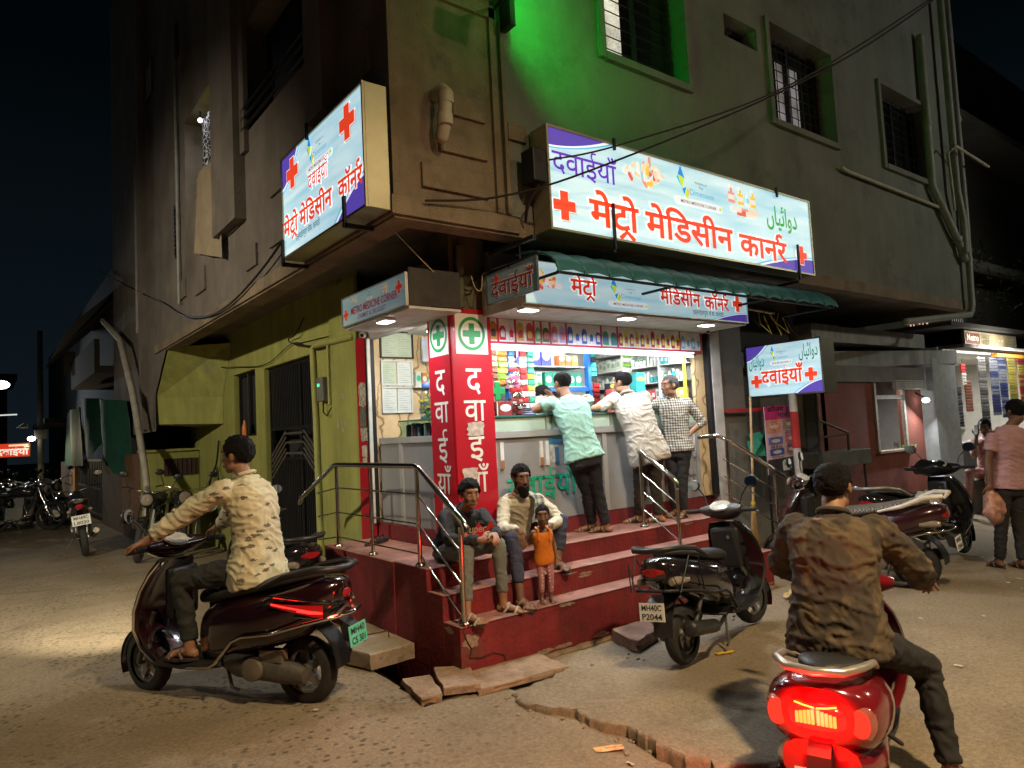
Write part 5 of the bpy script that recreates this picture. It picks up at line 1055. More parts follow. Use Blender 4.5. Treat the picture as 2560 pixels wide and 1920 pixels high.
        for s_ in (-1, 1):
            q = MB()
            for k in range(5): q.box(-.978, -.957, s_*(.012+.017*k)-.006, s_*(.012+.017*k)+.006, .632, .695-.004*k)
            q.build('brake_lamp', br, t, **L)
            q = MB(); q.tube([(-.966, .005*s_, .703), (-.966, .05*s_, .710), (-.962, .09*s_, .718)], .004, 6); q.build('lamp_strip', mat('strip_glow', (.5, .1, .02), .2, emit=(1, .28, .03), es=4.5, var=0), t, **L)
            q = MB(); q.loft([rr_ring(x, w_, zb, zt, 14, 2.4, s_*.178) for x, w_, zb, zt in ((-.80, .06, .57, .71), (-.90, .058, .565, .725), (-.935, .04, .59, .71))]); q.build('indicator', mat('indicator_red_lit', (.22, .08, .06), .1, emit=(.7, .03, .02), es=.22, var=0, coat=.6), t, smooth=True, **L)
    else:
        q = MB(); q.loft([rr_ring(x, w_, zb, zt, 20, 2.6) for x, w_, zb, zt in ((-.80, .150, .66, .75), (-.89, .115, .67, .745), (-.942, .06, .68, .735))]); q.build('tail_lens', lens_red, t, smooth=True, **L)
        for s_ in (-1, 1):
            q = MB(); q.loft([rr_ring(x, w_, zb, zt, 14, 2.4, s_*.13) for x, w_, zb, zt in ((-.74, .065, .60, .66), (-.84, .048, .60, .67), (-.905, .02, .61, .66))]); q.build('indicator', lens_clear, t, smooth=True, **L)
    # engine and exhaust
    q = MB(); q.loft([rr_ring(x, w_, zb, zt, 16, 2.6, .12) for x, w_, zb, zt in ((-.12, .04, .24, .34), (-.2, .06, .19, .36), (-.42, .06, .17, .34), (-.58, .055, .16, .30), (-.70, .04, .17, .26))]); q.build('engine_case', engine_m, t, smooth=True, **L)
    q = MB(); q.lathe([(.075, 0), (.07, .03), (.03, .04)], Matrix.Translation((-.36, .172, .255)) @ Matrix.Rotation(-pi/2, 4, 'X'), 18); q.box(-.56, -.40, .10, .17, .30, .37); q.build('engine_cover', mat('case_grey', (.16, .14, .11), .55, .3, var=.3, scale=10), t, smooth=30, **L)
    q = MB(); q.tube([(-.1, -.10, .22), (-.3, -.13, .19), (-.38, -.155, .21)], .016, 8); q.tube([(-.36, -.155, .21), (-.42, -.16, .23), (-.82, -.17, .30), (-.84, -.17, .303)], [.02, .05, .055, .03], 14); q.build('exhaust', mat('exhaust_dark', (.05, .05, .05), .4, .6), t, smooth=True, **L)
    q = MB(); q.tube([(-.63, -.09, R_), (-.45, -.13, .5)], .016, 8); q.build('shock_absorber', engine_m, t, smooth=True, **L)
    q = MB(); q.tube([(-.10, .12, .24), (-.10, 0, .24), (-.10, -.12, .24)], .014, 6)
    for s_ in (-1, 1): q.tube([(-.10, .10*s_, .24), (-.16, .13*s_, .05 if lean else .12), (-.22, .14*s_, .035 if lean else .11)], .011, 6)
    q.build('stand', engine_m, t, smooth=True, **L)
    if guard:
        for s_ in (-1, 1):
            q = MB(); q.tube([(.13, .20*s_, .25), (-.06, .215*s_, .265), (-.12, .225*s_, .30), (-.26, .25*s_, .44), (-.34, .26*s_, .475), (-.55, .262*s_, .50), (-.78, .24*s_, .56), (-.95, .13*s_, .585), (-.985, .0, .59)], [.008, .011, .012, .012, .012, .012, .012, .012, .012], 8); q.build('side_guard', guard, t, smooth=True, **L)
    if extra_carrier:
        for s_ in (-1, 1): q = MB(); q.tube([(-.60, .22*s_, .50), (-.70, .26*s_, .78), (-.76, .22*s_, .80), (-.92, .20*s_, .57), (-.97, .16*s_, .78), (-.99, .12*s_, .60)], .005, 6); q.build('leg_guard_wire', guard, t, smooth=True, **L)
    for s_ in (-1, 1):
        q = MB(); q.tube([(-.10, .17*s_, .30), (-.16, .24*s_, .285)], .012, 8, ends=True); q.build('footrest', rubber, t, smooth=True, **L)
    if badge:
        q = MB(); q.text(badge, (-.10, .236 if False else .2, .6), X_*-1, Z_, .05, .004); q = MB()
        for s_ in (-1, 1): q.text(badge, (-.30, .2375*s_, .60), V((-s_*1., 0, 0)) if s_ > 0 else X_, Z_, .055, .006, .15, 'C')
        q.build('badge_lettering', chrome, t, **L)
    return t
def motorcycle(label, loc, rz, group=None, tankcol=(.02, .02, .022), plate_txt=('MH49C', 'L8030'), lean=.12, with_plate=True):
    t = thing('motorcycle', label, 'motorcycle', loc, group=group, rot=(-lean, 0, rz)); L = dict(local=True)
    paint = mat('bike_paint_%d' % int(sum(tankcol)*1000), tankcol, .2, var=.1, coat=.5)
    wheel(t, .66, .30, .085, 24, chrome, wire=True); wheel(t, -.62, .29, .10, 24, chrome, wire=True)
    q = MB()
    for s_ in (-1, 1): q.tube([(.66, .07*s_, .30), (.42, .07*s_, .86)], .02, 8)
    q.build('fork', chrome, t, smooth=True, **L)
    for a in ((.66, 60, 140), (-.62, 30, 150)):
        q = MB(); rings = []
        for k in range(9): b = radians(a[1]+(a[2]-a[1])*k/8); r = .335; rings.append([(a[0]+r*cos(b), .06*j, .30+(r-.02*j*j)*sin(b)) for j in (-1, -.5, 0, .5, 1)])
        q.loft(rings, caps=False, closed=False); q.build('fender', paint, t, smooth=True, **L)
    q = MB(); q.loft([rr_ring(x, w_, zb, zt, 18, 2.3) for x, w_, zb, zt in ((.34, .05, .78, .86), (.28, .12, .72, .93), (.10, .14, .72, .95), (-.08, .11, .74, .90), (-.16, .07, .76, .85))]); q.build('tank', paint, t, smooth=True, **L)
    q = MB(); q.loft([rr_ring(x, w_, zb, zt, 16, 2.8) for x, w_, zb, zt in ((-.10, .08, .74, .82), (-.25, .13, .73, .82), (-.5, .14, .75, .85), (-.75, .12, .80, .89), (-.84, .06, .83, .88))]); q.build('seat', seat_m, t, smooth=True, **L)
    q = MB(); q.loft([rr_ring(x, w_, zb, zt, 16, 3) for x, w_, zb, zt in ((-.2, .09, .55, .74), (-.5, .11, .60, .76), (-.8, .08, .70, .81), (-.93, .04, .74, .80))]); q.build('side_panel', paint, t, smooth=True, **L)
    q = MB(); q.box(-.16, .16, -.10, .10, .26, .50); q.box(.0, .16, -.07, .07, .50, .70)
    for k in range(5): q.box(-.02, .18, -.09, .09, .52+.035*k, .53+.035*k)
    q.lathe([(.09, 0), (.08, .04)], Matrix.Translation((-.05, .10, .36)) @ Matrix.Rotation(-pi/2, 4, 'X'), 16); q.build('engine', alloy, t, **L)
    q = MB(); q.tube([(.42, 0, .86), (.30, 0, .74), (-.2, 0, .70), (-.75, 0, .76)], .022, 8); q.tube([(.36, 0, .78), (.16, 0, .30), (-.2, 0, .28), (-.28, 0, .68)], .02, 8)
    for s_ in (-1, 1): q.tube([(-.2, .09*s_, .32), (-.62, .09*s_, .29)], .018, 8); q.tube([(-.62, .10*s_, .29), (-.5, .12*s_, .70)], .018, 8)
    q.build('frame', black_iron, t, smooth=True, **L)
    q = MB(); q.tube([(.16, -.08, .55), (.26, -.11, .35), (.1, -.13, .22), (-.2, -.14, .24), (-.25, -.15, .25), (-.85, -.17, .38)], [.018, .018, .018, .02, .04, .042], 10); q.build('exhaust', chrome, t, smooth=True, **L)
    q = MB(); q.tube([(.26, .38, .99), (.32, .30, 1.01), (.40, .12, .97), (.41, 0, .93), (.40, -.12, .97), (.32, -.30, 1.01), (.26, -.38, .99)], .012, 8); q.build('handlebar', chrome, t, smooth=True, **L)
    q = MB(); q.sphere((.50, 0, .86), (.07, .10, .10), 16, 10); o = q.build('headlight', plastic, t, smooth=True, **L)
    q = MB(); q.sphere((.545, 0, .86), (.035, .085, .085), 16, 10); q.build('lens', lens_clear, o, smooth=True, **L)
    for s_ in (-1, 1):
        q = MB(); q.tube([(.33, .28*s_, 1.01), (.36, .34*s_, 1.16)], .006, 6); q.sphere((.36, .36*s_, 1.20), (.015, .065, .045), 12, 8); mo = q.build('mirror', plastic, t, smooth=True, **L)
        q = MB(); q.poly([(.344, .36*s_+.055*cos(a), 1.20+.037*sin(a)) for a in [2*pi*i/14 for i in range(14)]]); q.build('mirror_glass', mirror_g, mo, **L)
        q = MB(); q.sphere((-.86, .14*s_, .72), (.04, .03, .025), 10, 6); q.build('indicator', lens_clear, t, smooth=True, **L)
    q = MB(); q.sphere((-.93, 0, .78), (.03, .06, .04), 12, 8); q.build('tail_lamp', lens_red, t, smooth=True, **L)
    q = MB(); q.tube([(-.45, .13, .78), (-.80, .13, .86), (-.93, .06, .88), (-.93, -.06, .88), (-.80, -.13, .86), (-.45, -.13, .78)], .012, 8); q.build('grab_rail', chrome, t, smooth=True, **L)
    q = MB(); q.tube([(-.05, .12, .26), (-.02, .25, .02)], .012, 6); q.build('stand', engine_m, t, **L)
    if with_plate: plate(t, (-.965, 0, .58), (-1, 0, .15), (.15, 0, 1), .24, .15, *plate_txt, mat('plate_white', (.62, .62, .58), .5), mat('plate_black', (.02, .02, .02), .5))
    return t
def heading(rear, front): return atan2(front[1]-rear[1], front[0]-rear[0])
maroon = mat('maroon_paint', (.016, .004, .006), .16, var=.05, coat=.8); black_p = mat('black_gloss', (.012, .010, .012), .15, var=.05, coat=.8); dgrey_p = mat('dark_grey_paint', (.030, .028, .03), .25, var=.1, coat=.5); red_p = mat('deep_red_paint', (.16, .008, .012), .18, var=.05, coat=.8); ylw_p = mat('yellow_paint', (.34, .24, .02), .3, var=.1, coat=.4)
# the moving scooter on the left
A_, B_ = V((1.555, 4.12)), V((.815, 5.235)); c0 = (A_+B_)/2; rzL = heading(A_, B_)
scL = scooter('dark maroon scooter with chrome trim and lit red tail strips ridden to the left', (1.241, 4.73, -.015), radians(125.0), maroon, tail='wide', chrome_trim=True, guard=chrome, steer=-.20, plate_txt=('MH40', 'CS 301'), plate_m=mat('plate_green', (.10, .42, .25), .5, emit=(.1, .5, .3), es=.12), mirror_rot=.5, front_fender_m=black_p, badge=None, scale=.95)
M = wmat(scL) @ Matrix.Scale(.95, 4); spot('headlight_beam', scL, M @ V((.56, 0, .97)), V((-.20, 3.3, -.80)), 46, (1, .88, .62), 900, .9, .03)
area('tail_light', scL, M @ V((-.95, .18, .63)), M.to_3x3() @ V((-.8, .6, -.15)), (.12, .04), (1, .03, .02), 1.0)
# the parked black scooter in front of the steps
A_ = V((3.66, 3.06)); B_ = A_+1.11*V((cos(radians(12)), sin(radians(12)))); c0 = (A_+B_)/2
scM = scooter('glossy black parked scooter with wire leg guard in front of the red steps', (c0.x, c0.y, -.005), heading(A_, B_), black_p, guard=black_iron, steer=-.25, rail_m=plastic, panel_m=mat('brown_plastic', (.035, .028, .022), .45, var=.1), lean=-.10, badge='Active', extra_carrier=True, scale=.885)
# the red scooter with the rider in the foreground
scF = scooter('red scooter with a glaring brake lamp ridden away at the right edge', (3.34, 1.79, -.165), radians(18.4), red_p, tail='block', rail_m=mat('rail_silver', (.42, .38, .34), .35, .6), plate_txt=('MH40', 'BJ 77'), badge='indian', steer=-.05, scale=.85)
M = wmat(scF) @ Matrix.Scale(.85, 4); area('brake_light', scF, M @ V((-.985, 0, .67)), M.to_3x3() @ V((-1, 0, .05)), (.2, .08), (1, .02, .012), 14, 175)
pl_ = bpy.data.lights.new('brake_glow', 'POINT'); pl_.energy = 26; pl_.color = (1, .012, .01); pl_.shadow_soft_size = .05; po_ = bpy.data.objects.new('brake_glow', pl_); COL.objects.link(po_); po_.parent = scF; po_.location = (-1.06, 0, .66)
# two parked scooters on the right
A_ = V((6.62, 2.86)); B_ = A_+1.2*V((cos(radians(98)), sin(radians(98)))); c0 = (A_+B_)/2
meshseat = mat('woven_seat', (.03, .028, .025), .6, var=0); N = meshseat.node_tree; ck = N.nodes.new('ShaderNodeTexChecker'); ck.inputs['Scale'].default_value = 60; t_ = N.nodes.new('ShaderNodeTexCoord'); N.links.new(t_.outputs['Object'], ck.inputs[0]); ck.inputs[1].default_value = (.22, .19, .15, 1); ck.inputs[2].default_value = (.015, .015, .015, 1); N.links.new(ck.outputs[0], N.nodes['Principled BSDF'].inputs[0])
scR = scooter('maroon parked scooter with woven seat cover and thick white grab rails', (c0.x, c0.y, 0), heading(A_, B_), mat('wine_paint', (.030, .008, .010), .2, var=.05, coat=.6), rail_m=mat('rail_white', (.60, .55, .48), .4), rail_style='horns', seat=meshseat, steer=.2, lean=-.05, guard=chrome, scale=.93)
scY = scooter('yellow and black parked scooter with a black bag tied round its handlebar', (7.9, 3.3, 0), radians(-12), black_p, rail_m=mat('rail_grey', (.3, .28, .25), .4, .5), chrome_trim=True, steer=.25, lean=-.05, guard=chrome, panel_m=plastic, scale=.93)
# ================================================================ people
def skin_mat(name, col): return mat(name, col, .55, var=.18, scale=14, bump=.08, bscale=60)
SK_D, SK_M, SK_L = skin_mat('skin_dark', (.15, .075, .043)), skin_mat('skin_brown', (.27, .138, .078)), skin_mat('skin_light', (.36, .19, .11))
hair_b = mat('hair_black', (.006, .005, .005), .62, var=.6, scale=90, bump=1, bscale=190, spec=.18); hair_g = mat('hair_grey', (.10, .095, .09), .65, var=.8, scale=90, bump=1, bscale=190, spec=.2)
eye_w, eye_d = mat('eye_white', (.36, .33, .30), .2, var=0), mat('eye_dark', (.012, .008, .006), .1, var=0)
def frame_of(fwd, upv=Z_):
    y = V(fwd).normalized(); x = y.cross(upv).normalized(); z = x.cross(y)
    return Matrix((x, y, z)).transposed()
def ell(c, lat, fwd, wx, wy, n=20, p=2.3):
    out = []
    for i in range(n):
        a = 2*pi*i/n; cc, s_ = cos(a), sin(a); k = (abs(cc)**p+abs(s_)**p)**(-1/p); out.append(c+lat*(wx*cc*k)+fwd*(wy*s_*k))
    return out
def torso(q, J, s, inf, z_from=-.10, z_to=1.0, lo_flare=0, open_=False, slim=1):
    pel, nk = V(J['pel']), V(J['neck']); lat_s = (V(J['shR'])-V(J['shL'])); lat_s = lat_s.normalized()
    up_ = (nk-pel).normalized(); lat_p = V(J.get('hiplat', lat_s)); mid = (pel+nk)/2+V(J.get('bend', (0, 0, 0)))
    rows = [(-.22, .155, .105), (-.10, .165, .118), (.0, .165, .118), (.18, .150, .108), (.38, .145, .106), (.58, .162, .116), (.76, .175, .115), (.88, .165, .095), (.96, .110, .075), (1.04, .062, .060)]
    rings = []
    for t_, wx, wy in rows:
        if t_ < z_from-1e-6 or t_ > z_to+1e-6: continue
        c = (1-t_)**2*pel+2*(1-t_)*t_*mid+t_*t_*nk if 0 <= t_ <= 1 else (pel+up_*(t_*(nk-pel).length) if t_ < 0 else nk+up_*((t_-1)*(nk-pel).length))
        lat = lat_p.lerp(lat_s, max(0, min(1, t_))).normalized(); fwd_ = up_.cross(lat).normalized(); lat = fwd_.cross(up_).normalized()
        f_ = 1+lo_flare*max(0, .3-t_)
        fat = J.get('fat', 0)*exp(-((t_-.25)/.25)**2)
        rings.append(ell(c, lat, fwd_, (wx*s*slim+inf)*f_*(1+fat), (wy*s*slim+inf)*f_*(1+fat)))
    q.loft(rings)
def limb(q, pts, radii, ends=True): q.tube(pts, radii, 14); [q.sphere(p, r, 12, 8) for p, r in zip(pts, radii)] if ends else None
def hand(q, wr, d, nrm, side, s, curl=.5, spread=.1):
    """wr wrist, d the way the fingers run, nrm out of the back of the hand, side +1 when the thumb lies along d x nrm"""
    d = V(d).normalized(); nrm = V(nrm); nrm = (nrm-d*nrm.dot(d)).normalized(); lat = d.cross(nrm)*side
    R = Matrix((lat, d, nrm)).transposed(); wr = V(wr)
    q.sphere(wr+d*.045*s, (.040*s, .052*s, .017*s), 14, 10, R); q.tube([wr-d*.02*s, wr+d*.03*s], [.026*s, .030*s], 10)
    for k, (o, L_, r) in enumerate(((.030, .068, .0095), (.010, .078, .010), (-.011, .073, .0095), (-.031, .056, .0085))):
        p = wr+d*(.085-.006*abs(k-1.2))*s+lat*o*s; a = 0; dd = (d+lat*(o*spread*14)).normalized(); pts = [p-dd*.02*s, p]
        for j, f_ in enumerate((.42, .33, .25)):
            a += curl*(.55+.12*k)*(1 if j else .7); pts.append(pts[-1]+(dd*cos(a)-nrm*sin(a))*L_*s*f_*1.02)
        q.tube(pts, [r*s*1.05, r*s, r*s*.97, r*s*.9, r*s*.8], 8, ends=True)
    p = wr+d*.022*s+lat*.030*s; t1 = (d*.62+lat*.70-nrm*.25).normalized(); t2 = (d*.9+lat*.15-nrm*(.3+.3*curl)).normalized()
    q.tube([p-t1*.01*s, p+t1*.032*s, p+t1*.034*s+t2*.028*s, p+t1*.034*s+t2*.052*s], [.014*s, .0125*s, .011*s, .009*s], 8, ends=True)
def foot(q, an, toe, s, bare=True):
    an, toe = V(an), V(toe); d = toe-an; zf = toe.z; d.z = 0; d = d.normalized(); lat = d.cross(Z_)
    sole = zf
    heel = V((an.x, an.y, sole+.030*s))-d*.035*s; ball = V((an.x, an.y, sole+.022*s))+d*.125*s
    q.tube([heel, V((an.x, an.y, sole+.042*s))+d*.03*s, ball], [.030*s, .036*s, .024*s], 12, ends=True); q.tube([an, V((an.x, an.y, sole+.04*s))], [.036*s, .036*s], 12, ends=True)
    q.sphere(ball, (.046*s, .03*s, .020*s), 12, 8, Matrix((lat, d, Z_)).transposed())
    for k in range(5):
        b = ball+lat*(.036-.018*k)*s*J_SIDE+d*(.012-.004*abs(k-.6))*s-Z_*.006*s; q.tube([b, b+d*(.042-.005*k)*s-Z_*.004*s], [.0115*s if k else .014*s, .008*s if k else .011*s], 8, ends=True)
    return d, lat, sole
J_SIDE = 1
def head_shape(q, c, M, s, chin=1.0):
    def S_(p, r, n=16, m=12): q.sphere(c+M @ (V(p)*s), tuple(k*s for k in (r if isinstance(r, tuple) else (r,)*3)), n, m, M)
    S_((0, -.014, .032), (.074, .094, .086)); S_((0, .020, .0), (.066, .070, .075)); S_((0, .030, -.048), (.054, .058, .062)); S_((0, .060, -.092*chin), (.028, .026, .022))
    S_((0, .070, .040), (.050, .022, .022)); S_((0, .066, -.068), (.030, .024, .018)); S_((0, .086, -.060), (.021, .011, .008)); S_((0, .084, -.073), (.018, .011, .008))
    for k in (-1, 1):
        S_((.036*k, .062, -.022), (.022, .024, .024)); S_((.044*k, .012, -.07), (.018, .04, .03)); S_((.076*k, -.006, -.008), (.009, .019, .031)); S_((.079*k, -.014, .004), (.007, .010, .018)); S_((.011*k, .096, -.034), (.009, .011, .008))
    q.tube([c+M @ (V(p)*s) for p in ((0, .083, .022), (0, .097, -.010), (0, .108, -.030))], [.009*s, .011*s, .012*s], 10, ends=True)
def hair_shell(c, M, s, line, thick, seed=0, n=64, m=44, curly=.007):
    """cap of hair over the skull; line(x,y,z) > 0 where hair grows, falling to 0 at the hairline"""
    q = MB(); base = V((0, -.014, .032)); r = V((.074, .094, .086)); P_ = {}
    for j in range(m+1):
        for i in range(n):
            a, b = pi*j/m, 2*pi*i/n; u = V((sin(a)*cos(b), sin(a)*sin(b), cos(a))); p = V((u.x*r.x, u.y*r.y, u.z*r.z))+base; h = line(p.x, p.y, p.z)+.007*noise.noise(p*90+V((seed, 0, 0)))
            if h < -.006: continue
            k = max(0, min(1, h/.04)); k = k*k*(3-2*k); d = thick*k+curly*(noise.noise(p*70+V((seed, 0, 0)))+.6*noise.noise(p*160+V((seed, 0, 0))))*k+.0012
            P_[j, i] = len(q.v); q.v.append(c+M @ ((p+u*d)*s))
    for j in range(m):
        for i in range(n):
            ks = [(j, i), (j+1, i), (j+1, (i+1) % n), (j, (i+1) % n)]
            if all(k in P_ for k in ks): q.f.append(tuple(P_[k] for k in ks)); q.m.append(0)
    return q
def short_hair(front=.062, back=-.045, ear=.012):
    def line(x, y, z):
        f = max(0, min(1, (y+.02)/.08)); lim = back*(1-f)+front*f
        if abs(x) > .052: lim = ear+.02 if y > .03 else (-.018 if y > .008 else (ear if y > -.035 else back))
        elif y > .02: lim = front-.30*abs(abs(x)-.030) if abs(x) < .03 else front+.12*(abs(x)-.03)
        if y < -.06: lim = back-.02
        return z-lim
    return line
def wrinkle(amp, freq, seed):
    o = V((seed*3.1, seed*1.7, 0))
    def f(p, n_):
        w_ = V((noise.noise(p*freq*.8+o), noise.noise(p*freq*.8+o+X_*7), noise.noise(p*freq*.8+o+Y_*7)))*.05
        a = noise.noise(p*freq*.7+o); g_ = p+w_; b = 1-abs(noise.noise(V((g_.x*freq*.9, g_.y*freq*.9, (g_.z+.35*g_.x)*freq*2.0))+o)); c = 1-abs(noise.noise(V((g_.x*freq*2.2, g_.y*freq*2.2, (g_.z-.6*g_.y)*freq*3.2))-o))
        return p+n_*(amp*(.55*a+1.1*b**5+.55*c**5-.55))
    return f
def person(label, J, s, skin=SK_M, hair=hair_b, hairline=None, hair_t=.012, face=(0, -1, 0), shirt=None, sleeve=1.0, shirt_hem=-.10, trousers=None, trouser_to=.95, shoes=None, chin=1.0, hands=None, toes=None, tank=False, head_s=None, wr_amp=.0082, seed=1, collar=True, beard=False, loc=None, shirt_inf=.012, group=None, slim=1, sole_m=None, headup=Z_, fast_hair=False):
    hs = head_s or s
    J = {k: (V(v) if not isinstance(v, (int, float)) else v) for k, v in J.items()}
    lat = (J['shR']-J['shL']).normalized()
    if 'hiplat' in J and J['hiplat'].dot(lat) < 0: J['hiplat'] = -J['hiplat']
    upT = (J['neck']-J['pel']).normalized(); hl = V(J.get('hiplat', lat)).normalized()
    for k, sg in (('L', -1), ('R', 1)):
        J.setdefault('hip'+k, J['pel']+hl*sg*.085*s*slim-upT*.02*s)
    root = loc or V(((J['anL'].x+J['anR'].x)/2, (J['anL'].y+J['anR'].y)/2, min(J['anL'].z, J['anR'].z)-.07*s))
    t = thing('person', label, 'person', root, group=group)
    Mh = frame_of(face, headup); hc = J['head']
    b = MB(); torso(b, J, s, 0, slim=slim)
    hb_ = hc+Mh @ V((0, -.02*hs, -.075*hs)); b.tube([J['neck']-upT*.03*s, J['neck'].lerp(hb_, .5), hb_], [.058*s, .052*s, .054*s], 14, ends=True)
    head_shape(b, hc, Mh, hs, chin)
    global J_SIDE
    feet = {}
    for k, sg in (('L', -1), ('R', 1)):
        sh, el, wr = J['sh'+k], J['el'+k], J['wr'+k]
        limb(b, [sh, sh.lerp(el, .5), el], [.052*s*slim, .045*s*slim, .038*s*slim]); limb(b, [el, el.lerp(wr, .35), wr], [.038*s*slim, .040*s*slim, .026*s]); b.sphere(sh-upT*.015, .050*s*slim, 12, 8)
        hp, kn, an = J['hip'+k], J['kn'+k], J['an'+k]
        limb(b, [hp, hp.lerp(kn, .5), kn], [.082*s*slim, .070*s*slim, .052*s*slim]); limb(b, [kn, kn.lerp(an, .3), an], [.050*s*slim, .053*s*slim, .034*s])
        hd = (hands or {}).get(k)
        if hd: hand(b, wr, V(hd[0]), V(hd[1]), hd[2], s, hd[3])
        else:
            d = (wr-el).normalized(); hand(b, wr, d, d.cross(lat) if abs(d.dot(lat)) < .9 else Z_, 1 if k == 'L' else -1, s, .6)
        J_SIDE = 1 if k == 'L' else -1
        to = (toes or {}).get(k); to = V(to) if to else an+V(face)*.15*s-Z_*.07*s
        feet[k] = foot(b, an, to, s)
    remeshed(b, .0075*max(.75, s), 3).build('body', skin, t, smooth=180)
    # hair, brows, eyes
    hs_ = hair_shell(hc, Mh, hs, hairline or short_hair(), hair_t, seed); hs_.build('hair', hair, t, smooth=180)
    e = MB(); d_ = MB(); br = MB()
    for k in (-1, 1):
        c = hc+Mh @ (V((.030*k, .0775, .006))*hs); e.sphere(c, tuple(v*hs for v in (.0125, .0105, .0058)), 12, 8, Mh); d_.sphere(c+Mh @ (V((0, .0072, 0))*hs), tuple(v*hs for v in (.0068, .0045, .0068)), 10, 8, Mh)
        br.tube([hc+Mh @ (V((.014*k, .094, .030))*hs), hc+Mh @ (V((.030*k, .089, .035))*hs), hc+Mh @ (V((.048*k, .076, .029))*hs)], [.003*hs, .0042*hs, .002*hs], 6)
    e.build('eyes', eye_w, t, smooth=True); d_.build('irises', eye_d, t, smooth=True); br.build('eyebrows', hair, t, smooth=True)
    lp = MB(); lp.sphere(hc+Mh @ (V((0, .0925, -.064))*hs), tuple(v*hs for v in (.020, .006, .0085)), 12, 8, Mh); lp.build('lips', mat('lip_'+skin.name, tuple(c*.75 for c in (.16, .06, .05)) if skin is not SK_D else (.06, .025, .02), .5), t, smooth=True)
    if beard:
        q = MB(); C_ = lambda p, r: q.sphere(hc+Mh @ (V(p)*hs), tuple(k*hs for k in r), 16, 12, Mh)
        C_((0, .045, -.095), (.058, .050, .055)); C_((0, .062, -.135), (.045, .034, .045)); C_((.055, .005, -.055), (.014, .03, .045)); C_((-.055, .005, -.055), (.014, .03, .045)); C_((0, .088, -.050), (.026, .010, .007))
        remeshed(q, .006, 2, wrinkle(.004, 60, 5)).build('beard', hair, t, smooth=180)
    # clothes
    if shirt:
        q = MB(); inf = shirt_inf*s
        torso(q, J, s, inf, shirt_hem, .96 if not tank else .90, .42 if s > .7 else .2, slim=slim)
        if not tank:
            for k in 'LR':
                sh, el, wr = J['sh'+k], J['el'+k], J['wr'+k]; q.sphere(sh-upT*.018*s, .048*s*slim+inf, 14, 10)
                if sleeve >= 1:
                    f_ = min(1, sleeve-1); w_ = el.lerp(wr, f_*.96+.02)
                    limb(q, [sh, sh.lerp(el, .5), el], [.047*s+inf, .047*s+inf, .044*s+inf*.9]); limb(q, [el, el.lerp(w_, .5), w_], [.044*s+inf*.9, .042*s+inf*.8, .034*s+inf*.6], False)
                else:
                    e2 = sh.lerp(el, sleeve); q.tube([sh-(el-sh)*.05, sh.lerp(el, sleeve*.5), e2], [.046*s*slim+inf, .050*s*slim+inf, .052*s*slim+inf*1.3], 16)
            q.tube([J['neck']-upT*.07*s, J['neck']+upT*.005*s], [.082*s+inf, .060*s+inf*.3], 16)
        else:
            for k in 'LR': q.tube([J['sh'+k].lerp(J['neck'], .5)+upT*.01*s-upT*.12*s+hl*0, J['sh'+k].lerp(J['neck'], .45)+upT*.015*s], [.03*s+inf, .02*s+inf], 8)
        remeshed(q, .010*max(.7, s), 9 if s > .7 else 3, wrinkle(wr_amp*s, 9/s, seed)).build('shirt', shirt, t, smooth=180)
        if collar:
            q = MB(); n_ = 20; pts = []
            fw_ = upT.cross(lat).normalized()
            if fw_.dot(V(face)) < 0: fw_ = -fw_
            for i in range(n_+1): a = -pi/2+.35+(2*pi-.7)*i/n_; pts.append(J['neck']+upT*(.012-.012*(-sin(a)))*s+(lat*cos(a)+(-fw_)*sin(a)*-1*-1)*(.066*s))
            q.tube(pts, .013*s, 8, ends=True); q.build('collar', shirt, t, smooth=True)
    if trousers:
        q = MB(); torso(q, J, s, .003*s, -.22, .10, slim=slim)
        for k in 'LR':
            hp, kn, an = J['hip'+k], J['kn'+k], J['an'+k]; a2 = kn.lerp(an, trouser_to)
            limb(q, [hp, hp.lerp(kn, .5), kn], [.092*s*slim, .080*s*slim, .064*s*slim]); q.tube([kn, kn.lerp(a2, .4), a2], [.064*s*slim, .062*s*slim, .052*s*slim], 14); q.sphere(kn, .064*s*slim, 12, 8)
        remeshed(q, .011*max(.7, s), 4, wrinkle(wr_amp*s*.9, 9/s, seed+7)).build('trousers', trousers, t, smooth=180)
    if shoes:
        for k in 'LR':
            d, la, sole = feet[k]; an = J['an'+k]; c = V((an.x, an.y, sole)); q = MB()
            ring = [c+d*(.058+.122*cos(a)*(1 if cos(a) > 0 else 1))*s+la*(.047+.006*cos(a))*s*sin(a) for a in [2*pi*i/24 for i in range(24)]]
            q.loft([[p-Z_*.012*s for p in ring], [p+Z_*.006*s for p in ring]]); o = q.build('sandal', sole_m or mat('sandal_sole', (.03, .022, .018), .7), t, smooth=30)
            q = MB()
            for f0, f1, h in ((.115, .125, .046), (.02, .05, .075)): q.tube([c+d*f0*s+la*.05*s+Z_*.004, c+d*f1*s+la*.042*s+Z_*h*.6*s, c+d*f1*s+Z_*h*s, c+d*f1*s-la*.042*s+Z_*h*.6*s, c+d*f0*s-la*.05*s+Z_*.004], .010*s, 6)
            q.tube([c+d*.02*s+la*.045*s+Z_*.05*s, c-d*.04*s+Z_*.06*s, c+d*.02*s-la*.045*s+Z_*.05*s], .007*s, 6)
            q.build('strap', shoes, o, smooth=True)
    return t
def cloth(name, col, rough=.85, **k): return mat(name, col, rough, **{'var': .14, 'scale': 8, 'bump': .15, 'bscale': 300, **k})
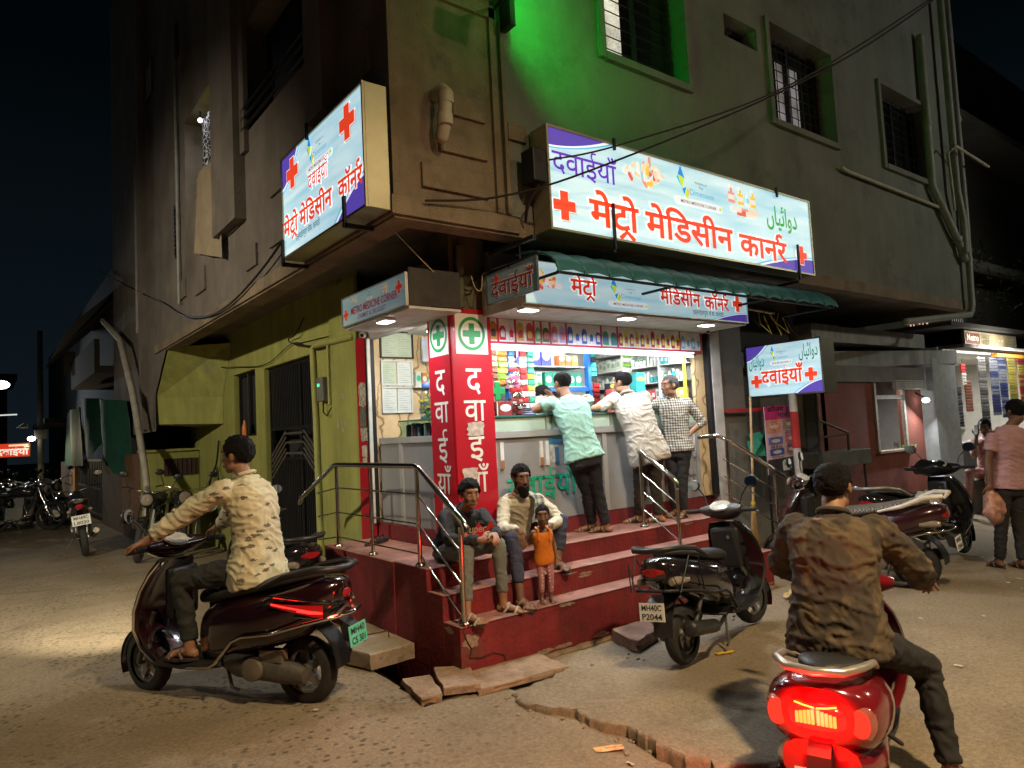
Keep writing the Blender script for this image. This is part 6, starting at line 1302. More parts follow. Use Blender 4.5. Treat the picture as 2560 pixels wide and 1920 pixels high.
def pattern_node(m, kind, c2, sc):
    N = m.node_tree; b = N.nodes['Principled BSDF']; src = b.inputs['Base Color'].links[0].from_socket; t_ = N.nodes.new('ShaderNodeTexCoord')
    mx = N.nodes.new('ShaderNodeMix'); mx.data_type = 'RGBA'; N.links.new(src, mx.inputs[6]); mx.inputs[7].default_value = (*c2, 1)
    def math(op, a, b_=None):
        q = N.nodes.new('ShaderNodeMath'); q.operation = op
        for i, v in enumerate((a, b_)):
            if v is None: continue
            if isinstance(v, (int, float)): q.inputs[i].default_value = v
            else: N.links.new(v, q.inputs[i])
        return q.outputs[0]
    if kind == 'check':
        s_ = N.nodes.new('ShaderNodeSeparateXYZ'); N.links.new(t_.outputs['Object'], s_.inputs[0])
        xy = math('ADD', s_.outputs[0], math('MULTIPLY', s_.outputs[1], -.6)); a = math('GREATER_THAN', math('SINE', math('MULTIPLY', xy, sc)), 0.1); b2 = math('GREATER_THAN', math('SINE', math('MULTIPLY', s_.outputs[2], sc)), 0.1)
        f = math('MULTIPLY', math('ADD', a, b2), .5)
    elif kind == 'stripe':
        s_ = N.nodes.new('ShaderNodeSeparateXYZ'); N.links.new(t_.outputs['Object'], s_.inputs[0]); f = math('GREATER_THAN', math('SINE', math('MULTIPLY', s_.outputs[2], sc)), .2)
    elif kind == 'dots':
        v = N.nodes.new('ShaderNodeTexVoronoi'); v.inputs['Scale'].default_value = sc; v.inputs['Randomness'].default_value = .35; N.links.new(t_.outputs['Object'], v.inputs[0]); f = math('LESS_THAN', v.outputs['Distance'], .28)
    elif kind == 'feather':
        mp = N.nodes.new('ShaderNodeMapping'); mp.inputs['Rotation'].default_value = (.5, .6, .4); mp.inputs['Scale'].default_value = (1, 1, 2.6); N.links.new(t_.outputs['Object'], mp.inputs[0])
        v = N.nodes.new('ShaderNodeTexVoronoi'); v.inputs['Scale'].default_value = sc; N.links.new(mp.outputs[0], v.inputs[0]); n2 = N.nodes.new('ShaderNodeTexNoise'); n2.inputs['Scale'].default_value = sc*6; N.links.new(mp.outputs[0], n2.inputs[0])
        f = math('LESS_THAN', math('ADD', v.outputs['Distance'], math('MULTIPLY', n2.outputs['Fac'], .5)), .50); f = math('MULTIPLY', f, .85)
    elif kind == 'camo':
        n2 = N.nodes.new('ShaderNodeTexNoise'); n2.inputs['Scale'].default_value = sc; n2.inputs['Detail'].default_value = 3; N.links.new(t_.outputs['Object'], n2.inputs[0]); r_ = N.nodes.new('ShaderNodeValToRGB'); r_.color_ramp.elements[0].position = .46; r_.color_ramp.elements[1].position = .54; N.links.new(n2.outputs['Fac'], r_.inputs[0]); f = r_.outputs[0]
    N.links.new(f, mx.inputs[0]); N.links.new(mx.outputs[2], b.inputs['Base Color']); return m
navy_j = cloth('dark_jeans', (.016, .018, .028)); brown_t = cloth('brown_trousers', (.035, .028, .024)); charc = cloth('charcoal_trousers', (.022, .022, .026)); greyj = cloth('grey_jeans', (.13, .14, .125), scale=5, var=.3); navy_t = cloth('navy_trousers', (.030, .034, .06))
sand_br = mat('strap_brown', (.10, .06, .04), .6); sand_gr = mat('strap_grey', (.35, .33, .3), .6)
LEG = 1
PP = .87
thinning = lambda x, y, z: min(short_hair(.070, -.05, .012)(x, y, z), (V((x, y+.028, 0)).length-.030)*.7+.004)
# three customers at the counter
person('man in a mint green T-shirt and dark jeans leaning on the counter', dict(head=(4.10, 4.62, 1.955), neck=(4.085, 4.55, 1.835), shL=(3.955, 4.59, 1.80), shR=(4.22, 4.43, 1.80), elL=(3.84, 4.70, 1.735), wrL=(4.06, 4.80, 1.735), elR=(4.33, 4.68, 1.735), wrR=(4.13, 4.78, 1.80), pel=(4.12, 4.42, 1.33), bend=(-.02, -.05, 0), knL=(4.24, 4.53, 1.0), knR=(4.28, 4.44, 1.01), anL=(4.33, 4.58, .705), anR=(4.35, 4.43, .705), hiplat=(.85, -.5, 0)), PP, SK_M, hair_b, thinning, .010, face=(.1, .97, -.12), shirt=cloth('mint_cotton', (.29, .53, .46)), sleeve=.62, trousers=navy_j, shoes=sand_br, toes=dict(L=(4.20, 4.66, .640), R=(4.23, 4.56, .640)), collar=False, seed=2, hands=dict(L=((.8, .6, 0), (0, 0, 1), -1, .6), R=((-.2, .3, .9), (.9, 0, .2), 1, .4)))
person('man in a loose cream shirt and brown trousers leaning on the counter', dict(head=(4.86, 4.62, 1.965), neck=(4.86, 4.56, 1.85), shL=(4.735, 4.61, 1.81), shR=(4.99, 4.46, 1.81), elL=(4.66, 4.70, 1.745), wrL=(4.50, 4.73, 1.725), elR=(5.08, 4.67, 1.745), wrR=(4.92, 4.80, 1.735), pel=(4.94, 4.43, 1.32), bend=(-.03, -.05, 0), knL=(4.95, 4.56, .99), knR=(5.03, 4.44, .99), anL=(4.96, 4.60, .705), anR=(5.07, 4.45, .705), hiplat=(.85, -.5, 0), fat=.10), PP, SK_L, hair_b, thinning, .011, face=(-.2, .97, -.08), shirt=cloth('cream_shirt', (.48, .45, .40)), sleeve=1.02, shirt_hem=-.22, trousers=brown_t, shoes=sand_br, toes=dict(L=(4.84, 4.67, .640), R=(4.94, 4.56, .640)), seed=5, wr_amp=.010, shirt_inf=.024)
chk = pattern_node(cloth('check_shirt', (.50, .47, .40), var=.05), 'check', (.03, .03, .035), 250)
person('grey haired man in a black and white check shirt with hand on hip', dict(head=(5.43, 4.53, 1.925), neck=(5.475, 4.53, 1.80), shL=(5.56, 4.42, 1.745), shR=(5.43, 4.63, 1.765), elL=(5.68, 4.36, 1.56), wrL=(5.52, 4.41, 1.43), elR=(5.38, 4.70, 1.75), wrR=(5.25, 4.73, 1.72), pel=(5.46, 4.50, 1.32), knL=(5.45, 4.46, 1.0), knR=(5.43, 4.57, 1.0), anL=(5.44, 4.46, .705), anR=(5.46, 4.58, .705), hiplat=(-.3, .95, 0)), PP, SK_M, hair_g, short_hair(.070, -.05, .01), .010, face=(-.97, .22, -.03), shirt=chk, sleeve=1.35, shirt_hem=-.10, trousers=charc, shoes=sand_br, toes=dict(L=(5.30, 4.43, .640), R=(5.32, 4.57, .640)), seed=8, slim=.9, hands=dict(L=((-.7, .1, -.6), (-.3, -.9, .3), 1, .35)))
strp = pattern_node(cloth('stripe_shirt', (.06, .05, .16), var=.05), 'stripe', (.42, .40, .48), 330)
person('shopkeeper in a purple striped T-shirt bent over behind the counter', dict(head=(4.30, 5.13, 1.87), neck=(4.24, 5.17, 1.80), shL=(4.30, 5.05, 1.78), shR=(4.16, 5.30, 1.78), elL=(4.40, 5.0, 1.62), wrL=(4.42, 5.02, 1.75), elR=(4.2, 5.2, 1.55), wrR=(4.35, 5.1, 1.6), pel=(4.15, 5.33, 1.34), knL=(4.15, 5.28, 1.1), knR=(4.12, 5.40, 1.1), anL=(4.15, 5.3, .86), anR=(4.12, 5.42, .86), hiplat=(-.5, .85, 0)), PP, SK_M, hair_b, None, .012, face=(.6, -.75, -.3), shirt=strp, sleeve=.6, trousers=charc, seed=11, collar=False, toes=dict(L=(4.22, 5.2, .79), R=(4.2, 5.35, .79)))
# the boy, the bearded man and the toddler on the steps
swe = cloth('black_sweatshirt', (.012, .014, .018))
boy = person('boy in a black printed sweatshirt sitting on the steps with clasped hands', dict(head=(2.785, 4.19, 1.125), neck=(2.79, 4.27, 1.015), shL=(2.92, 4.25, .965), shR=(2.655, 4.33, .975), elL=(2.90, 4.06, .84), elR=(2.565, 4.13, .835), wrL=(2.795, 3.92, .855), wrR=(2.70, 3.94, .835), pel=(2.77, 4.45, .715), bend=(0, .05, .02), knL=(2.885, 4.01, .775), knR=(2.63, 4.03, .765), anL=(2.885, 3.985, .39), anR=(2.555, 3.945, .39), hiplat=(1, -.1, 0)), .84, SK_M, hair_b, short_hair(.055, -.04, .01), .018, face=(-.22, -.97, -.12), shirt=swe, sleeve=1.9, shirt_hem=0, trousers=greyj, trouser_to=.84, shoes=sand_gr, toes=dict(L=(2.96, 3.86, .318), R=(2.59, 3.82, .318)), seed=14, slim=.93, hands=dict(L=((-.35, -.75, -.15), (.5, -.3, .75), 1, .9), R=((.75, -.45, .25), (-.1, -.75, .55), -1, .9)))
q = MB(); ux = V((1, -.25, 0)).normalized(); uy = V((0, -.35, 1)).normalized(); O_ = V((2.76, 4.105, .865)); q.text('Super', O_, ux, uy, .085, .008, .16, 'C'); q.build('shirt_lettering', mat('print_cream', (.45, .40, .30), .8), boy)
q = MB(); q.text('REAL', O_+uy*.06+ux*.03+V((0, .012, 0)), ux, uy, .04, .004, .07, 'C'); q.build('shirt_lettering', mat('print_dim', (.10, .12, .13), .8), boy)
q = MB(); q.poly([O_+ux*.055-uy*.01+V((0, -.004, 0)), O_+ux*.155-uy*.01+V((.0, -.01, 0)), O_+ux*.105+uy*.085]); q.build('shirt_print', mat('print_red', (.45, .02, .02), .8), boy)
crm = cloth('ivory_shirt', (.48, .44, .33))
dad = person('bearded man in an ivory shirt with a scarf over one shoulder sitting on the steps', dict(head=(3.42, 4.40, 1.185), neck=(3.44, 4.46, 1.06), shL=(3.60, 4.43, 1.0), shR=(3.285, 4.47, 1.0), elL=(3.665, 4.24, .84), elR=(3.155, 4.32, .82), wrL=(3.40, 4.08, .825), wrR=(3.135, 4.09, .83), pel=(3.49, 4.58, .72), bend=(0, .04, .02), knL=(3.66, 4.22, .835), knR=(3.10, 4.12, .78), anL=(3.53, 4.15, .555), anR=(3.045, 4.0, .395), hiplat=(1, -.1, 0)), .86, SK_D, hair_b, short_hair(.06, -.04, .0), .015, face=(-.28, -.95, -.1), shirt=crm, sleeve=1.85, shirt_hem=-.10, trousers=navy_t, trouser_to=.78, shoes=mat('strap_tan', (.22, .14, .10), .6), toes=dict(L=(3.52, 4.01, .488), R=(3.03, 3.85, .318)), seed=17, beard=True, hands=dict(L=((-.8, -.35, .0), (.1, -.5, .8), 1, .5), R=((-.02, -.35, -.9), (-.1, -.85, .4), -1, .35)))
q = MB(); rings = []
for k in range(9):
    a = k/8; c = V((3.545, 4.53, 1.065)).lerp(V((3.515, 4.33, 1.03)), min(1, a*2.2)) if a < .46 else V((3.515, 4.33, 1.03)).lerp(V((3.475, 4.27, .85)), (a-.46)/.54)
    rings.append([c+V((.055*sin(j*1.05+k*.4)*.9+.0, -.016*cos(j*2.1), .0))+V((0, -.012, .0)) for j in range(6)])
q.loft(rings); q.build('scarf', pattern_node(cloth('check_scarf', (.30, .29, .22)), 'check', (.05, .05, .045), 120), dad, smooth=True)
oran = cloth('orange_cotton', (.62, .17, .012)); pinkd = pattern_node(cloth('pink_cotton', (.40, .16, .18)), 'dots', (.62, .48, .45), 42)
tot = person('toddler in an orange vest and pink dotted trousers standing barefoot on the bottom step', dict(head=(3.205, 3.90, .945), neck=(3.215, 3.93, .855), shL=(3.275, 3.915, .825), shR=(3.165, 3.965, .825), elL=(3.315, 3.92, .735), elR=(3.165, 4.02, .765), wrL=(3.305, 3.89, .645), wrR=(3.225, 4.06, .78), pel=(3.245, 3.955, .645), knL=(3.275, 3.93, .50), knR=(3.215, 3.965, .50), anL=(3.285, 3.95, .36), anR=(3.22, 3.975, .36), hiplat=(.9, -.4, 0)), .46, SK_D, hair_b, short_hair(.05, -.04, .0), .003, face=(-.6, -.78, -.03), shirt=oran, tank=True, shirt_hem=-.22, trousers=pinkd, trouser_to=.80, toes=dict(L=(3.255, 3.88, .320), R=(3.175, 3.91, .320)), head_s=.66, chin=.9, seed=20, collar=False, slim=.84, wr_amp=.004, shirt_inf=.020)
q = MB()
for sg in (-1, 1): q.tube([V((3.205+.036*sg, 3.893-.02*sg, .77)), V((3.207+.036*sg, 3.90-.02*sg, .842)), V((3.222+.034*sg, 3.945-.02*sg, .858)), V((3.24+.034*sg, 3.99-.02*sg, .78))], .010, 6)
q.build('vest_strap', oran, tot, smooth=True)
# the two riders
Ml = wmat(scL) @ Matrix.Scale(scL.scale.x, 4); lv = lambda x, y, z: tuple(Ml @ V((x, y, z))); ld = lambda x, y, z: Ml.to_3x3().normalized() @ V((x, y, z))
fth = pattern_node(cloth('feather_shirt', (.56, .52, .36)), 'feather', (.06, .055, .06), 9)
person('rider in a cream shirt with dark feather print driving the maroon scooter', dict(head=lv(-.13, .0, 1.585), neck=lv(-.19, .0, 1.445), shL=lv(-.17, .19, 1.375), shR=lv(-.13, -.18, 1.375), elL=lv(.12, .27, 1.20), elR=lv(.14, -.27, 1.19), wrL=lv(.315, .33, 1.065), wrR=lv(.315, -.33, 1.065), pel=lv(-.27, 0, .865), bend=lv(-.07, 0, 0) and tuple(ld(-.06, 0, 0)), knL=lv(.20, .16, .79), knR=lv(.20, -.16, .79), anL=lv(.15, .15, .385), anR=lv(.15, -.15, .385), hiplat=tuple(ld(0, -1, 0))), .95, SK_M, hair_b, short_hair(.065, -.05, .0), .020, face=tuple(ld(.97, .12, -.05)), shirt=fth, sleeve=1.75, shirt_hem=-.22, trousers=cloth('olive_trousers', (.020, .022, .020)), shoes=sand_br, toes=dict(L=lv(.30, .17, .292), R=lv(.30, -.17, .292)), seed=23, wr_amp=.011, shirt_inf=.022, hands=dict(L=(tuple(ld(.85, .2, -.25)), tuple(ld(.2, 0, 1)), -1, .75), R=(tuple(ld(.85, -.2, -.25)), tuple(ld(.2, 0, 1)), 1, .75)), loc=V(lv(-.2, 0, .80)))
Mf = wmat(scF) @ Matrix.Scale(scF.scale.x, 4); fv = lambda x, y, z: tuple(Mf @ V((x, y, z))); fd = lambda x, y, z: Mf.to_3x3().normalized() @ V((x, y, z))
cam_c = pattern_node(cloth('camouflage_jacket', (.095, .066, .035), var=.4), 'camo', (.045, .033, .024), 9)
person('rider in a brown camouflage jacket on the red scooter, seen from behind', dict(head=fv(-.10, .0, 1.62), neck=fv(-.17, 0, 1.47), shL=fv(-.15, .205, 1.39), shR=fv(-.15, -.205, 1.39), elL=fv(.06, .36, 1.15), elR=fv(.06, -.37, 1.15), wrL=fv(.31, .35, 1.04), wrR=fv(.31, -.35, 1.04), pel=fv(-.30, 0, .885), bend=tuple(fd(-.06, 0, 0)), knL=fv(.16, .20, .80), knR=fv(.10, -.36, .62), anL=fv(.15, .18, .385), anR=fv(.0, -.44, .14), hiplat=tuple(fd(0, -1, 0)), fat=.08), .98, SK_M, hair_b, lambda x, y, z: min(short_hair(.075, -.05, .0)(x, y, z), (V((x, y+.03, 0)).length-.022)*.6+.006), .010, face=tuple(fd(.97, -.10, -.05)), shirt=cam_c, sleeve=1.85, shirt_hem=-.22, trousers=cloth('black_trousers', (.014, .013, .014)), shoes=sand_br, toes=dict(L=fv(.30, .2, .292), R=fv(.14, -.46, .05)), seed=26, wr_amp=.012, shirt_inf=.028, hands=dict(L=(tuple(fd(.9, .1, -.2)), tuple(fd(.2, 0, 1)), -1, .9), R=(tuple(fd(.9, -.1, -.2)), tuple(fd(.2, 0, 1)), 1, .9)), loc=V(fv(-.2, 0, .8)))
# people on the right
person('man in a pink T-shirt and black trousers walking away carrying a small bag', dict(head=(8.0, 2.44, 1.50), neck=(7.95, 2.48, 1.37), shL=(7.80, 2.58, 1.285), shR=(8.09, 2.40, 1.285), elL=(7.755, 2.63, 1.03), elR=(8.16, 2.38, 1.04), wrL=(7.72, 2.62, .81), wrR=(8.16, 2.44, .82), pel=(7.93, 2.52, .82), knL=(7.86, 2.60, .44), knR=(7.99, 2.50, .43), anL=(7.90, 2.66, .07), anR=(7.98, 2.49, .07), hiplat=(.85, -.5, 0)), .92, SK_D, hair_b, None, .014, face=(.55, .82, -.1), shirt=cloth('pink_tee', (.42, .24, .26)), sleeve=.6, shirt_hem=-.10, trousers=charc, shoes=sand_br, toes=dict(L=(7.98, 2.79, .0), R=(8.07, 2.62, .0)), seed=29, collar=False)
person('man in a pale pink kurta sitting by the shop holding a phone to his face', dict(head=(11.73, 3.98, 1.27), neck=(11.80, 3.98, 1.13), shL=(11.86, 3.82, 1.04), shR=(11.72, 4.16, 1.04), elL=(11.72, 3.74, .84), elR=(11.50, 4.06, .88), wrL=(11.5, 3.85, .80), wrR=(11.55, 4.03, 1.16), pel=(11.93, 4.02, .60), knL=(11.42, 3.86, .62), knR=(11.30, 4.08, .64), anL=(11.35, 3.88, .22), anR=(11.25, 4.10, .22), hiplat=(-.3, .95, 0)), .95, SK_D, hair_b, None, .014, face=(-.95, -.1, -.2), shirt=cloth('pink_kurta', (.34, .19, .17)), sleeve=1.5, shirt_hem=-.22, trousers=cloth('pink_pyjama', (.33, .18, .16)), seed=31, shoes=sand_br, toes=dict(L=(11.2, 3.88, .14), R=(11.1, 4.1, .14)))
# ================================================================ fittings on the walls
def cctv(label, p, d, col=None):
    t = thing('security_camera', label, 'camera', p); p, d = V(p), V(d).normalized(); m_ = col or mat('camera_white', (.5, .5, .48), .4)
    q = MB(); q.tube([p, p+Z_*.0+V((0, 0, -.05))], .012, 8); q.sphere(p-Z_*.05, .02); q.build('mount', m_, t, smooth=True)
    q = MB(); a = p-Z_*.06; q.tube([a-d*.05, a-d*.045, a+d*.06, a+d*.065], [.018, .028, .028, .024], 14); q.build('body', m_, t, smooth=40)
    q = MB(); q.tube([a+d*.063, a+d*.067], .019, 14); q.build('lens', dglass, t)
cctv('white security camera under the shutter beside the pillar', (3.42, 4.55, 2.60), (.5, -.7, -.3)); cctv('white security camera at the right end of the poster strip', (6.12, 4.55, 2.58), (-.6, -.6, -.3))
cctv('white security camera above the red jamb of the side opening', (2.88, 5.98, 2.60), (-.6, -.5, -.3)); cctv('grey security camera above the lamp behind the pillar', (2.88, 5.12, 2.60), (-.7, .2, -.3), mat('camera_grey', (.2, .21, .2), .4))
cctv('cream security camera on the sloping lime soffit over the yard', (2.6, 11.9, 2.72), (-.2, -.8, -.4), mat('camera_cream', (.45, .43, .28), .5))
mt = thing('electric_meter', 'grey electricity meter with a green display beside the gate', 'meter', (2.95, 7.16, 1.96))
q = MB(); q.box(2.90, 2.966, 7.08, 7.25, 1.98, 2.24); q.build('case', mat('meter_grey', (.16, .16, .15), .4), mt, bevel=.012)
q = MB(); q.box(2.896, 2.899, 7.16, 7.21, 2.14, 2.17); q.build('display', mat('meter_led', (.02, .3, .1), emit=(.05, .9, .3), es=2, var=0), mt)
q = MB(); q.tube([(2.93, 7.14, 1.98), (2.92, 7.12, 1.86), (2.93, 7.05, 1.82), (2.95, 6.95, 1.92)], .008, 6); q.build('cable', black_iron, mt, smooth=True)
def pipe(name, label, pts, r, m_, cat='pipe', joints=()):
    t = thing(name, label, cat, pts[0]); q = MB(); q.tube(pts, r, 12, ends=True); q.build('tube', m_, t, smooth=True)
    for j in joints:
        q = MB(); j = V(j); q.tube([j-Z_*.04, j+Z_*.04], r*1.18, 12); q.build('collar', m_, t, smooth=True)
    return t
pvc = mat('pvc_cream', (.36, .33, .25), .6, var=.2); pvc_g = mat('pvc_grey', (.22, .22, .20), .6, var=.2); pvc_l = mat('pvc_lime', (.30, .31, .10), .6, var=.15)
pipe('conduit', 'lime painted conduit running down the pier beside the gate', [(2.94, 7.36, .3), (2.94, 7.38, 1.8), (2.94, 7.42, 2.58), (2.94, 7.3, 2.60), (2.94, 6.4, 2.57)], .035, pvc_l)
pipe('conduit', 'thin lime conduit beside the electricity meter', [(2.92, 6.95, 2.55), (2.92, 6.95, 1.94)], .016, pvc_l)
pipe('conduit', 'thin conduit bent along the lime wall over the gate', [(2.95, 6.75, 3.2), (2.95, 6.75, 2.66), (2.95, 7.7, 2.70), (2.95, 8.05, 2.73)], .010, pvc_l)
pipe('vent_pipe', 'cream elbow pipe bent downwards on the corner wall', [(2.60, 4.13, 3.98), (2.60, 4.02, 3.98), (2.60, 3.985, 3.95), (2.585, 3.975, 3.80), (2.58, 3.99, 3.70), (2.585, 4.03, 3.64)], .048, pvc, joints=[(2.597, 3.98, 3.90), (2.582, 3.978, 3.74)])
pipe('drain_pipe', 'slanting pale drainpipe leaning down to the orange yard wall', [(2.0, 16.0, 4.2), (2.0, 13.92, 3.53), (2.0, 12.73, 2.5), (2.02, 11.9, 1.3), (2.05, 11.8, .7)], .05, mat('pvc_pale', (.30, .28, .24), .6))
pipe('drain_pipe', 'thin vertical pipe down the side wall above the yard', [(2.2, 13.42, 7), (2.2, 13.42, 3.6)], .03, pvc_g); pipe('drain_pipe', 'short thin pipe on the side wall left of the hanging sheet', [(2.2, 10.3, 7), (2.2, 10.28, 3.55)], .022, pvc_g)
pipe('drain_pipe', 'grey drainpipe elbowing down the tall wall right of the last window', [(10.95, 4.06, 7.0), (10.9, 4.06, 4.75), (11.17, 4.05, 4.48), (11.72, 4.05, 3.95), (11.80, 4.05, 3.8)], .055, pvc_g, joints=[(10.92, 4.06, 5.7), (11.6, 4.05, 4.07)])
pipe('drain_pipe', 'thick grey downpipe near the right edge of the tall wall turning in under the overhang', [(12.05, 4.03, 9.5), (11.95, 4.03, 4.5), (11.86, 4.03, 3.1), (11.75, 4.03, 2.95), (9.6, 4.03, 2.72)], .045, pvc_g, joints=[(12.0, 4.03, 6), (11.9, 4.03, 3.8)])
pipe('drain_pipe', 'second grey downpipe beside the thick one', [(11.72, 4.0, 9.5), (11.62, 4.0, 4.8), (11.75, 4.0, 4.4), (11.72, 4.0, 3.9)], .05, pvc_g)
pipe('water_pipe', 'thin pale water pipe sloping across the tall wall', [(8.36, 4.08, 4.55), (8.45, 4.08, 4.53), (10.81, 4.08, 4.50), (11.3, 4.08, 4.49)], .022, pvc)
pipe('water_pipe', 'thin pale bent water pipe between the downpipes', [(11.35, 3.96, 4.46), (11.3, 3.96, 5.3), (11.45, 3.9, 5.42), (12.2, 3.75, 5.2)], .02, pvc)
pipe('downpipe', 'white downpipe beside the shop front', [(6.56, 4.85, 2.7), (6.58, 4.85, .1)], .032, mat('pvc_white', (.55, .55, .55), .5))
def cable(label, pts, r=.006, m_=None, cat='cable', group=None):
    P_ = [V(p) for p in pts]; out = []
    for i in range(len(P_)-1):
        p0, p1, p2, p3 = P_[max(i-1, 0)], P_[i], P_[i+1], P_[min(i+2, len(P_)-1)]
        for k in range(8):
            t_ = k/8; out.append(.5*((2*p1)+(p2-p0)*t_+(2*p0-5*p1+4*p2-p3)*t_*t_+(3*p1-p0-3*p2+p3)*t_**3))
    out.append(P_[-1]); q = MB(); q.tube(out, r, 6); o = q.build('cable', m_ or black_iron, smooth=True); return tag(o, label, cat, group)
cable('upper of the two black cables slung from the big sign to the top right', [(3.42, 3.86, 3.58), (3.9, 3.6, 3.70), (4.96, 2.95, 4.10), (6.0, 2.4, 4.75), (7.4, 1.6, 5.8)], .007)
cable('lower black cable slung from the corner wall past the big sign to the top right', [(2.45, 4.07, 3.17), (3.0, 3.98, 3.26), (3.6, 3.62, 3.45), (4.96, 2.80, 4.08), (6.05, 2.25, 4.78), (7.45, 1.5, 5.95)], .008)
cable('long black cable drooping along the left side wall', [(2.2, 18.5, 5.8), (2.2, 15.4, 4.9), (2.2, 12.1, 3.95), (2.18, 11.3, 3.75), (2.18, 9.96, 3.33), (2.18, 8.78, 3.12), (2.18, 7.75, 3.1), (2.18, 6.6, 3.26), (2.18, 5.7, 3.5)], .012)
cable('pair of thin pale wires hanging from the corner to the pillar', [(2.3, 4.35, 3.06), (2.7, 4.45, 2.8), (2.98, 4.58, 2.70)], .004, mat('wire_pale', (.35, .32, .2), .6))
cable('black wires looped over the pillar top', [(2.8, 4.9, 2.85), (2.95, 4.6, 2.78), (3.15, 4.6, 2.70), (3.3, 4.6, 2.86), (3.8, 4.6, 2.88)], .006)
cable('loop of cable hanging under the banner arm', [(3.1, 4.5, 2.80), (3.12, 4.48, 2.70), (3.16, 4.46, 2.68), (3.18, 4.46, 2.80)], .004, MATS['wire_pale'])
cable('sagging black wires along the lime wall over the gate', [(2.94, 6.4, 2.60), (2.94, 7.3, 2.56), (2.94, 8.0, 2.72), (2.94, 9.0, 2.58), (2.94, 10.3, 2.68), (2.9, 11.0, 2.75)], .006)
cable('curled black wires on the lime wall above the pier', [(2.94, 7.44, 2.61), (2.9, 7.9, 2.70), (2.92, 8.1, 2.78), (2.9, 7.8, 2.80), (2.92, 7.6, 2.95)], .008)
cable('black cable and plug hanging on the lime wall by the yard', [(2.93, 11.25, 1.65), (2.9, 11.3, 1.3), (2.9, 11.7, 1.0), (2.9, 11.6, .75), (2.9, 11.2, .9), (2.9, 11.28, 1.25)], .014)
jb = thing('junction_box', 'black junction box and bracket on the left end of the big sign', 'junction box', (3.36, 3.9, 3.6))
q = MB(); q.box(3.30, 3.43, 3.90, 4.05, 3.42, 3.68); q.build('box', black_iron, jb, bevel=.01)
q = MB(); q.tube([(3.36, 3.92, 3.4), (3.30, 4.0, 3.25), (3.34, 4.08, 3.15)], .012, 6); q.build('wire_tail', black_iron, jb)
yt = mat('wire_yellow', (.55, .42, .05), .5)
tw = thing('wire_tangle', 'tangle of yellow and dark wires under the right end of the awning', 'wires', (6.5, 4.1, 2.6)); R_ = random.Random(4)
for k in range(7):
    q = MB(); x = 6.3+.09*k; q.tube([(x, 4.1, 2.66), (x+R_.uniform(-.1, .1), 4.08, 2.60-R_.uniform(0, .08)), (x+R_.uniform(-.08, .2), 4.06, 2.50-R_.uniform(0, .1)), (x+R_.uniform(.05, .2), 4.1, 2.62)], .005, 5); q.build('wire', yt if k % 2 else black_iron, tw)
q = MB(); q.tube([(6.2, 4.12, 2.68), (6.7, 4.12, 2.66)], .012, 6); q.build('rod', mat('tube_white', (.5, .5, .4)), tw)
# green floodlight
fl_ = thing('floodlight', 'black floodlight throwing green light on the upper wall', 'floodlight', (3.02, 3.5, 4.70))
q = MB(); Mfl = Matrix.Translation((3.02, 3.50, 4.70)) @ Matrix.Rotation(radians(-25), 4, 'X') @ Matrix.Rotation(radians(20), 4, 'Z'); q.box(-.13, .13, -.05, .05, -.09, .09, Mfl); q.build('housing', black_iron, fl_, bevel=.01)
q = MB(); q.tube([(3.02, 3.5, 4.73), (3.18, 4.13, 4.83)], .014, 6); q.build('arm', black_iron, fl_)
q = MB(); q.box(-.11, .11, .051, .054, -.07, .07, Mfl); q.build('lens', mat('green_lens', (.0, .3, .05), emit=(.0, 1, .12), es=8, var=0), fl_)
spot('green_light', fl_, (3.10, 3.56, 4.71), (.86, .50, .12), 108, (.0, 1, .06), 520, .8, .06)
q = MB(); q.box(3.19, 3.24, 3.95, 4.08, 4.62, 6.0); tag(q.build('bracket_post', black_iron), 'black iron post fixed to the wall beside the floodlight', 'post')
# stickers on the lime pier
lp = thing('wall_stickers', 'few torn bill stickers on the lime pier', 'sticker', (2.94, 6.6, 1.6)); PLW = lambda u, v, l: V((2.94-l, 6.95-u, v))
for k, (u, v, w_, h) in enumerate(((.17, 1.72, .05, .08), (.28, 1.66, .045, .05), (.36, 1.72, .04, .05), (.2, 1.98, .04, .04), (.3, 2.0, .04, .05))): scrap(PLW, u, v, w_, h, lp, mat('bill_grey', (.30, .31, .22), .9, var=.6, scale=60), 40+k, .004)
bo = MB(); bo.lathe([(.035, 1.69), (.04, 1.72), (.04, 1.80), (.022, 1.86), (.02, 1.90)], Matrix.Translation((2.93, 9.92, 0)), 14); tag(bo.build('bottle', mat('bottle_orange', (.5, .16, .04), .4), smooth=True), 'orange plastic bottle on the sill of the meshed window', 'bottle')
